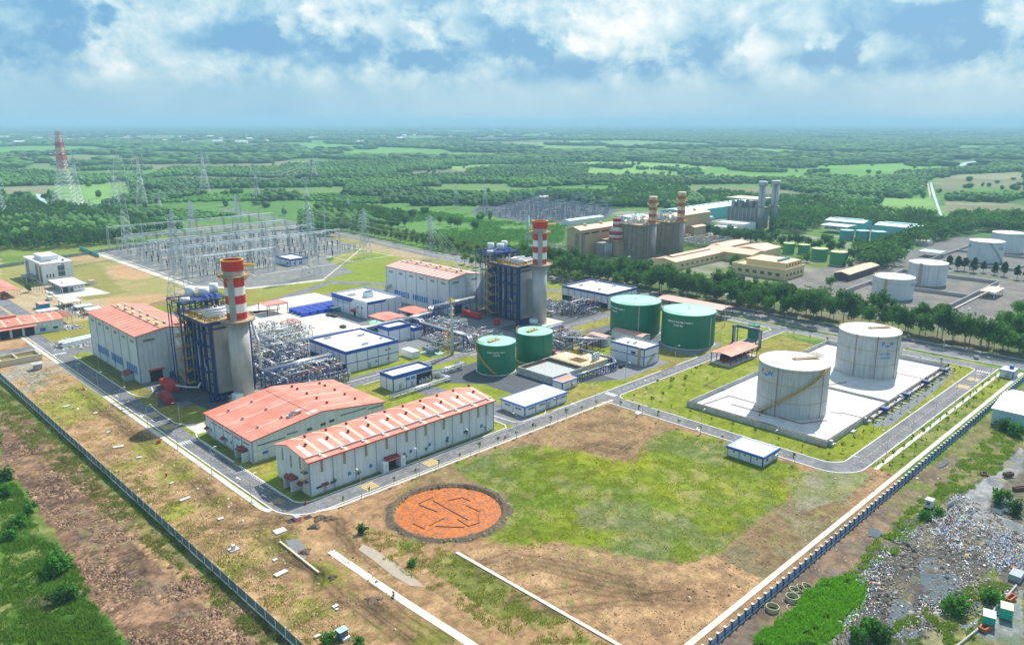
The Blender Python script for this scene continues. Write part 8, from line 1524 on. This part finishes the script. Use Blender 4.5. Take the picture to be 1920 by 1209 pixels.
# palms before the office block
for i, (a, c) in enumerate(((64,545),(70,548),(75,548),(80,550),(86,552))):
    x, y = P(a, c); t = empty('palm_tree', (x,y,0), ['first','second','third','fourth','fifth'][i]+' small palm from the left before the office block', 'palm', 'palms before the office block'); MB().bar((0,0,0),(0,0,6),.3,6,w2=.2).build('trunk', BARK, t); qq = np.random.default_rng(i); b = MB()
    for k in range(12): an = 6.28*k/12; z = 6; b.quad((0,0,z),(math.cos(an-.12)*1.2,math.sin(an-.12)*1.2,z+.5),(math.cos(an)*2.3,math.sin(an)*2.3,z-.3),(math.cos(an+.12)*1.2,math.sin(an+.12)*1.2,z+.5))
    b.build('crown', mat('palm_leaf', (.04,.10,.025), .7, nz=.2), t)
# ---- woods that read as one mass
def wood_near(name, lab, pts, r0, r1, h0, h1, nq, ls, c0, c1, seed):
    g = np.random.default_rng(seed); n = len(pts); Vs = []; Cs = []
    pts = np.asarray(pts); r_ = g.uniform(r0,r1,n); h = g.uniform(h0,h1,n); f = fbm(pts[:,0], pts[:,1], .02, 3, seed)*.9+g.uniform(-.2,.2,n); f = np.clip((f-.25)*1.6,0,1)
    d = g.normal(size=(n,nq,3)); d /= np.linalg.norm(d, axis=2)[...,None]; d[...,2] = np.abs(d[...,2])*1.0-.25*(g.random((n,nq)) < .3)
    lump = 1+.25*np.sin(d[...,0:1]*5+g.uniform(0,6,(n,1,1)))
    c = np.empty((n,nq,3)); c[...,0] = pts[:,0,None]+d[...,0]*r_[:,None]*lump[...,0]; c[...,1] = pts[:,1,None]+d[...,1]*r_[:,None]*lump[...,0]; c[...,2] = h[:,None]*.55+d[...,2]*h[:,None]*.45*lump[...,0]
    col = (np.array(c0)*(1-f[:,None])+np.array(c1)*f[:,None])[:,None,:]*g.uniform(.65,1.35,(n,nq,1)); v = leaf_quads(c.reshape(-1,3), g.uniform(.6,1.3,n*nq)*ls, g); return tag(npmesh(name, v, 4, np.arange(len(v)), LEAF, np.repeat(col.reshape(-1,3), 4, 0)), lab, 'woodland', kind='stuff')
def grid_pts(x0, y0, x1, y1, sp, seed):
    g = np.random.default_rng(seed); X, Y = np.meshgrid(np.arange(x0,x1,sp), np.arange(y0,y1,sp)); X = X.ravel()+g.uniform(-.45,.45,X.size)*sp; Y = Y.ravel()+g.uniform(-.45,.45,Y.size)*sp; return X, Y
def visible(X, Y, m=60):
    v = X*sa+Y*ca; u = X*ca-Y*sa; return (v > 0) & (np.abs(u) < v*.68+m)
CUT = [poly([(1735,338),(1760,338),(1790,420),(1750,424),(1738,372)]), poly([(55,360),(90,362),(106,396),(84,398),(62,378)]), poly([(1790,300),(1840,298),(1838,312),(1790,314)])]
def clear(X, Y):
    k = np.ones(X.shape, bool)
    for c_ in CUT: k &= ~inpoly(X, Y, c_)
    return k
WOOD = [poly(p) for p in (((-60,442),(60,434),(130,442),(235,447),(345,452),(345,468),(-60,470)),((-60,398),(60,384),(150,402),(110,422),(-60,440)),((130,396),(240,404),(240,416),(140,412)),((250,425),(330,432),(340,442),(260,440)),((345,455),(380,440),(560,436),(600,428),(640,430),(640,442),(560,445),(380,452)),((1445,378),(1540,382),(1660,402),(1700,415),(1750,420),(1700,434),(1640,430),(1560,415),(1500,440),(1445,436)),
    ((1605,466),(1680,474),(1695,500),(1640,508),(1605,490)),((1680,405),(1800,410),(1930,412),(1930,440),(1830,436),(1730,460),(1670,472),(1650,460),(1735,440)),((1145,352),(1270,352),(1300,365),(1275,388),(1150,390)),((1310,365),(1420,375),(1440,395),(1320,385)),((1000,372),(1145,368),(1145,384),(1010,380)),((600,388),(700,400),(760,415),(720,420),(640,408)))]
X_, Y_ = grid_pts(0, 100, 1300, 1300, 7.5, 1); k = np.zeros(X_.shape, bool)
for w_ in WOOD: k |= inpoly(X_+8*(fbm(X_,Y_,.02,3,4)-.5)*2, Y_, w_)
k &= ~inpoly(X_, Y_, poly([(870,402),(1000,372),(1170,392),(1135,420),(1000,425)])); k &= clear(X_, Y_) & visible(X_, Y_) & ~((X_ > 60) & (X_ < 405) & (Y_ < 770)); wood_near('woodland', 'dense dark belts of trees behind the fields and the older plant', np.stack([X_[k],Y_[k]],1), 3.6, 5.6, 7, 13, 95, 1.0, (.04,.11,.025), (.10,.24,.04), 3); n1_ = k.sum()
# crops, scrub and scattered bushes, nearer fields
X_, Y_ = grid_pts(430, 300, 1000, 1250, 4.2, 2); f_ = fbm(X_, Y_, .012, 4, 61); k = visible(X_, Y_) & (f_ > .52) & inpoly(X_, Y_, poly([(560,395),(760,398),(905,385),(1060,425),(1050,470),(1010,505),(900,485),(700,445),(600,430),(560,425)]))
wood_near('scrub', 'patchy green scrub between the public road and the far switchyard', np.stack([X_[k],Y_[k]],1), 1.6, 2.8, 1.2, 3.2, 26, .55, MG, BG, 5)
def wood_mid(name, lab, x, y, r0, r1, h0, h1, seed, c0, c1, sub=1):
    import bmesh
    bm = bmesh.new(); bmesh.ops.create_icosphere(bm, subdivisions=sub, radius=1); bm.verts.ensure_lookup_table(); V0 = np.array([v.co for v in bm.verts]); F0 = np.array([[v.index for v in f.verts] for f in bm.faces]); bm.free()
    g = np.random.default_rng(seed); n = len(x); r_ = g.uniform(r0,r1,n); h = g.uniform(h0,h1,n); nv = len(V0)
    j = 1+g.uniform(-.32,.32,(n,nv,1)); v = V0[None]*j; v = np.stack([x[:,None]+v[...,0]*r_[:,None], y[:,None]+v[...,1]*r_[:,None], h[:,None]*.5+v[...,2]*h[:,None]*.5], -1)
    f = np.clip((fbm(x, y, .006, 3, seed)-.3)*2+g.uniform(-.25,.25,n), 0, 1); col = (np.array(c0)*(1-f[:,None])+np.array(c1)*f[:,None])[:,None,:]*g.uniform(.7,1.3,(n,nv,1))
    F = (F0[None]+np.arange(n)[:,None,None]*nv).reshape(-1); return tag(npmesh(name, v.reshape(-1,3), 3, F, LEAF, col.reshape(-1,3)), lab, 'woodland', kind='stuff')
X_, Y_ = grid_pts(-700, 300, 2600, 2600, 8.5, 11); r_ = np.hypot(X_, Y_); t_, _ = fieldtype(X_, Y_); hed = fbm(X_, Y_, .009, 3, 15)
k = clear(X_, Y_) & visible(X_, Y_) & (r_ > 850) & (r_ < 2300) & ((t_ == 0) | ((hed > .66) & (t_ != 3)) | (rng.random(X_.shape) < .006)) & ~((X_ < 920) & (Y_ < 570)) & ~inpoly(X_, Y_, poly([(870,402),(1000,372),(1170,392),(1135,420),(1000,425)])); 
wood_mid('plain_woodland', 'blocks of woodland on the middle of the plain', X_[k], Y_[k], 3.0, 7, 5, 12, 12, (.085,.19,.05), (.16,.34,.075))
X_, Y_ = grid_pts(-4000, 300, 8500, 8500, 30, 13); r_ = np.hypot(X_, Y_); t_, _ = fieldtype(X_, Y_); hed = fbm(X_, Y_, .004, 3, 16); k = clear(X_, Y_) & visible(X_, Y_, 200) & (r_ > 2250) & (r_ < 7800) & ((t_ == 0) | (hed > .64))
wood_mid('far_woodland', 'blue green woodland far out on the plain', X_[k], Y_[k], 15, 27, 9, 17, 14, (.085,.19,.055), (.16,.33,.08))
X_, Y_ = grid_pts(-9000, 300, 19500, 19500, 95, 19); r_ = np.hypot(X_, Y_); t_, _ = fieldtype(X_, Y_); hed = fbm(X_, Y_, .0016, 3, 20); k = visible(X_, Y_, 600) & (r_ > 7700) & (r_ < 20500) & ((t_ == 0) | (hed > .52))
wood_mid('horizon_woodland', 'thin dark lines of woodland near the horizon', X_[k], Y_[k], 50, 90, 10, 20, 21, (.085,.19,.055), (.16,.33,.08))
# crop rows: low dense canopy on bright fields
X_, Y_ = grid_pts(-300, 600, 1500, 1500, 6, 17); t_, b_ = fieldtype(X_, Y_); k = clear(X_, Y_) & visible(X_, Y_) & (t_ == 1) & (np.hypot(X_, Y_) > 720) & (np.hypot(X_, Y_) < 1500) & ((b_*37) % 1 > .35)
wood_mid('crop_canopy', 'bright green low crop canopy on the fields', X_[k], Y_[k], 3.2, 4.4, 2.5, 4.2, 18, (.09,.24,.035), (.15,.36,.05))
# tall grass
def grass(name, lab, pl_, n, h0, h1, cols, seed, w_=.10, th=.45):
    g = np.random.default_rng(seed); pw = [P(*u) for u in pl_]; xs_ = [u[0] for u in pw]; ys_ = [u[1] for u in pw]; X = g.uniform(min(xs_),max(xs_),n*4); Y = g.uniform(min(ys_),max(ys_),n*4); k = inpoly(X+(fbm(X,Y,.3,3,seed)-.5)*4, Y+(fbm(X,Y,.3,3,seed+1)-.5)*4, pw) & (np.hypot(X-pc[0], Y-pc[1]) > 17) & (fbm(X, Y, .35, 3, seed+2) > th); X, Y = X[k][:n], Y[k][:n]; m = len(X)
    a = g.uniform(0,6.28,m); h = g.uniform(h0,h1,m)*(.6+.8*fbm(X, Y, .25, 3, seed+5)); ww = g.uniform(.6,1.4,m)*w_; lx, ly = g.normal(0,.28,m)*h, g.normal(0,.28,m)*h; dx, dy = np.cos(a)*ww, np.sin(a)*ww
    v = np.stack([np.stack([X-dx,Y-dy,np.zeros(m)-.3],1), np.stack([X+dx,Y+dy,np.zeros(m)-.3],1), np.stack([X+dx*.7+lx*.5,Y+dy*.7+ly*.5,h*.6],1), np.stack([X+lx,Y+ly,h],1)], 1).reshape(-1,3); f = g.random((m,1)); c = np.array(cols[0])*(1-f)+np.array(cols[1])*f
    tag(npmesh(name, v, 4, np.arange(len(v)), LEAF, np.repeat(c, 4, 0)), lab, 'grass', kind='stuff')
grass('tall_grass', 'tall bright grass beside the concrete rings', [(1400,1209),(1470,1150),(1545,1085),(1622,1080),(1612,1130),(1560,1209)], 26000, .5, 1.3, ((.08,.27,.015),(.22,.46,.035)), 1, .07, .3)
grass('slope_grass', 'wild green grass on the lower left slope', [(0,880),(28,905),(58,960),(75,1002),(128,1043),(150,1084),(190,1152),(236,1209),(0,1209)], 34000, .25, .9, ((.045,.14,.015),(.19,.31,.035)), 2, .09, .33)
grass('fence_weeds', 'weeds along the outer foot of the left fence', [(0,728),(230,905),(400,1065),(560,1209),(490,1209),(330,1070),(130,905),(0,790)], 20000, .25, .9, ((.10,.15,.025),(.28,.30,.07)), 3, .09, .47)
grass('ditch_weeds', 'weeds between the dirt track and the white strip', [(660,985),(760,1005),(870,1045),(1150,1209),(960,1209),(720,1050)], 12000, .15, .6, ((.13,.19,.025),(.36,.36,.07)), 4, .08, .50)
grass('dump_weeds', 'weeds round the dump and outside the blue fence', [(1540,1120),(1700,960),(1880,790),(1920,800),(1880,880),(1760,950),(1640,1070),(1560,1209),(1500,1209)], 26000, .2, .8, ((.10,.20,.02),(.28,.38,.06)), 5, .10, .5)
grass('dump_weeds', 'weeds on the lower part of the dump pond', [(1640,1209),(1700,1160),(1850,1080),(1900,1100),(1800,1209)], 9000, .3, .9, ((.10,.20,.02),(.26,.33,.07)), 6, .09, .45)
grass('bank_weeds', 'dry weeds inside the left fence', [(232,912),(420,1078),(590,1209),(700,1209),(560,1120),(360,960),(240,870)], 9000, .1, .4, ((.14,.18,.03),(.30,.30,.07)), 8, .08, .5)

# clods, stones and rubble lying on the bare ground (too many to count)
def clods(name, lab, polys, n, smin, smax, cols, seed, cat='rubble', h=.7, thr=.46):
    g = np.random.default_rng(seed); pw = [[P(*u) for u in p_] for p_ in polys]; xs_ = [u[0] for p_ in pw for u in p_]; ys_ = [u[1] for p_ in pw for u in p_]; X = g.uniform(min(xs_),max(xs_),n*8); Y = g.uniform(min(ys_),max(ys_),n*8); k = np.zeros(X.shape, bool)
    for p_ in pw: k |= inpoly(X, Y, p_)
    k &= (fbm(X, Y, .12, 3, seed+2) > thr) & (np.hypot(X-pc[0], Y-pc[1]) > 15.7) & ((name != 'berm_lumps') | (np.hypot(X-pc[0], Y-pc[1]) < 17.9)); X, Y = X[k][:n], Y[k][:n]; m = len(X); s_ = g.uniform(smin, smax, m)**1.0*np.where(g.random(m) < .06, 2.2, 1); l_ = s_*g.uniform(.7,2.0,m); a = g.normal(.6,.5,m); hh = s_*h*g.uniform(.4,1.1,m); ca_, sa_ = np.cos(a), np.sin(a); V = []
    for z, q_ in ((-.25,1.15),(1,.7)):
        for (u, v) in ((-1,-1),(1,-1),(1,1),(-1,1)): uu = u*l_/2*q_*g.uniform(.7,1.2,m); vv = v*s_/2*q_*g.uniform(.7,1.2,m); V.append(np.stack([X+uu*ca_-vv*sa_, Y+uu*sa_+vv*ca_, (z*hh if z > 0 else np.full(m,-.25))+.02], 1))
    V = np.stack(V, 1).reshape(-1,3); F = np.array([[4,5,6,7],[0,1,5,4],[1,2,6,5],[2,3,7,6],[3,0,4,7]]); F = (F[None]+np.arange(m)[:,None,None]*8).reshape(-1); c = np.array(cols)[g.integers(0,len(cols),m)]*g.uniform(.75,1.25,(m,1))
    tag(npmesh(name, V, 4, F, mat('loose_soil', attr=True, rough=.95, nz=.25, ns=2.5), np.repeat(c, 8, 0)), lab, cat, kind='stuff')
MUDP = [(0,775),(40,780),(130,855),(330,1045),(540,1209),(250,1209),(170,1110),(115,1010),(40,905),(0,880)]
clods('mud_clods', 'torn clods of red brown mud outside the left fence', [MUDP], 9000, .12, .55, [(.30,.18,.105),(.24,.14,.085),(.15,.09,.06),(.33,.21,.13),(.18,.115,.075)], 1, 'mud', .32, .44)
clods('stones', 'stones and lumps of soil on the bare strip and southern works', [[(20,700),(100,690),(540,960),(600,970),(760,1130),(820,1209),(570,1209),(400,1060),(230,905)]], 3200, .08, .32, [(.38,.26,.14),(.28,.19,.11),(.44,.34,.23),(.22,.15,.09)]*3+[(.6,.57,.52)], 2, 'rubble', .6, .44)
clods('stones', 'soil lumps scattered over the brown field margins', [[(870,1035),(1040,1015),(1275,1060),(1340,1045),(1500,925),(1640,895),(1290,1209),(1150,1209)],[(930,845),(1010,790),(1180,765),(1270,795),(1190,870),(1075,840)]], 3600, .08, .3, [(.34,.23,.12),(.25,.17,.10),(.42,.33,.22),(.2,.14,.09)], 3, 'rubble', .5, .42)
clods('berm_lumps', 'dug clods heaped on the rim of the orange pit', [[(700,960),(712,925),(760,898),(840,890),(920,900),(965,930),(968,975),(930,1010),(850,1022),(770,1010),(715,985)]], 5200, .12, .45, [(.20,.15,.10),(.13,.095,.07),(.28,.21,.14),(.10,.09,.06),(.16,.17,.06)], 4, 'soil', .7, .0)
clods('dump_rubble', 'dark wet rubble under the litter of the dump', [[(1540,1209),(1640,1080),(1740,960),(1830,940),(1920,1000),(1920,1110),(1780,1190),(1640,1209)]], 4000, .15, .5, [(.16,.14,.12),(.09,.085,.08),(.25,.23,.2),(.3,.26,.2)], 5, 'rubble', .6, .40)
grass('field_grass', 'short rough grass of the central field', [(855,880),(925,850),(985,835),(1065,842),(1170,872),(1205,838),(1250,805),(1385,835),(1515,885),(1480,935),(1340,1040),(1275,1055),(1180,1040),(1040,1010),(1000,1035),(930,1010),(890,1005),(960,930)], 42000, .10, .42, ((.15,.20,.015),(.34,.37,.03)), 11, .10, .46)
grass('strip_grass', 'yellowish tufts on the bare strip inside the left fence', [(20,705),(90,690),(330,850),(540,975),(640,1209),(570,1209),(400,1060),(230,905)], 18000, .08, .38, ((.16,.19,.03),(.36,.34,.08)), 12, .09, .50)
grass('lawn_tufts', 'rougher tufts on the lawns beside the tank bund', [(1175,745),(1340,690),(1300,755),(1550,840),(1780,700),(1830,700),(1620,850),(1560,870),(1390,825)], 16000, .06, .25, ((.14,.19,.02),(.34,.36,.04)), 13, .09, .48)
HAZE = 1.45e-4
# ---------------------------------------------------------------- haze: one box of even air round camera and scene
hb = MB().box(-2200,-2300,-2.2, 29500,29500,150)
hm = bpy.data.materials.new('haze_air'); hm.use_nodes = True; hn = hm.node_tree; hn.nodes.remove(hn.nodes['Principled BSDF'])
pv = hn.nodes.new('ShaderNodeVolumePrincipled'); pv.inputs['Color'].default_value = (.42,.67,.93,1); pv.inputs['Density'].default_value = HAZE; pv.inputs['Anisotropy'].default_value = .0
hn.links.new(pv.outputs[0], hn.nodes['Material Output'].inputs['Volume'])
tag(hb.build('haze', hm), kind='stuff', label='thin blue haze in the air over the plain', cat='haze')
print('OBJECTS', len(bpy.data.objects), 'POLYS', sum(len(o.data.polygons) for o in bpy.data.objects if o.type == 'MESH'))
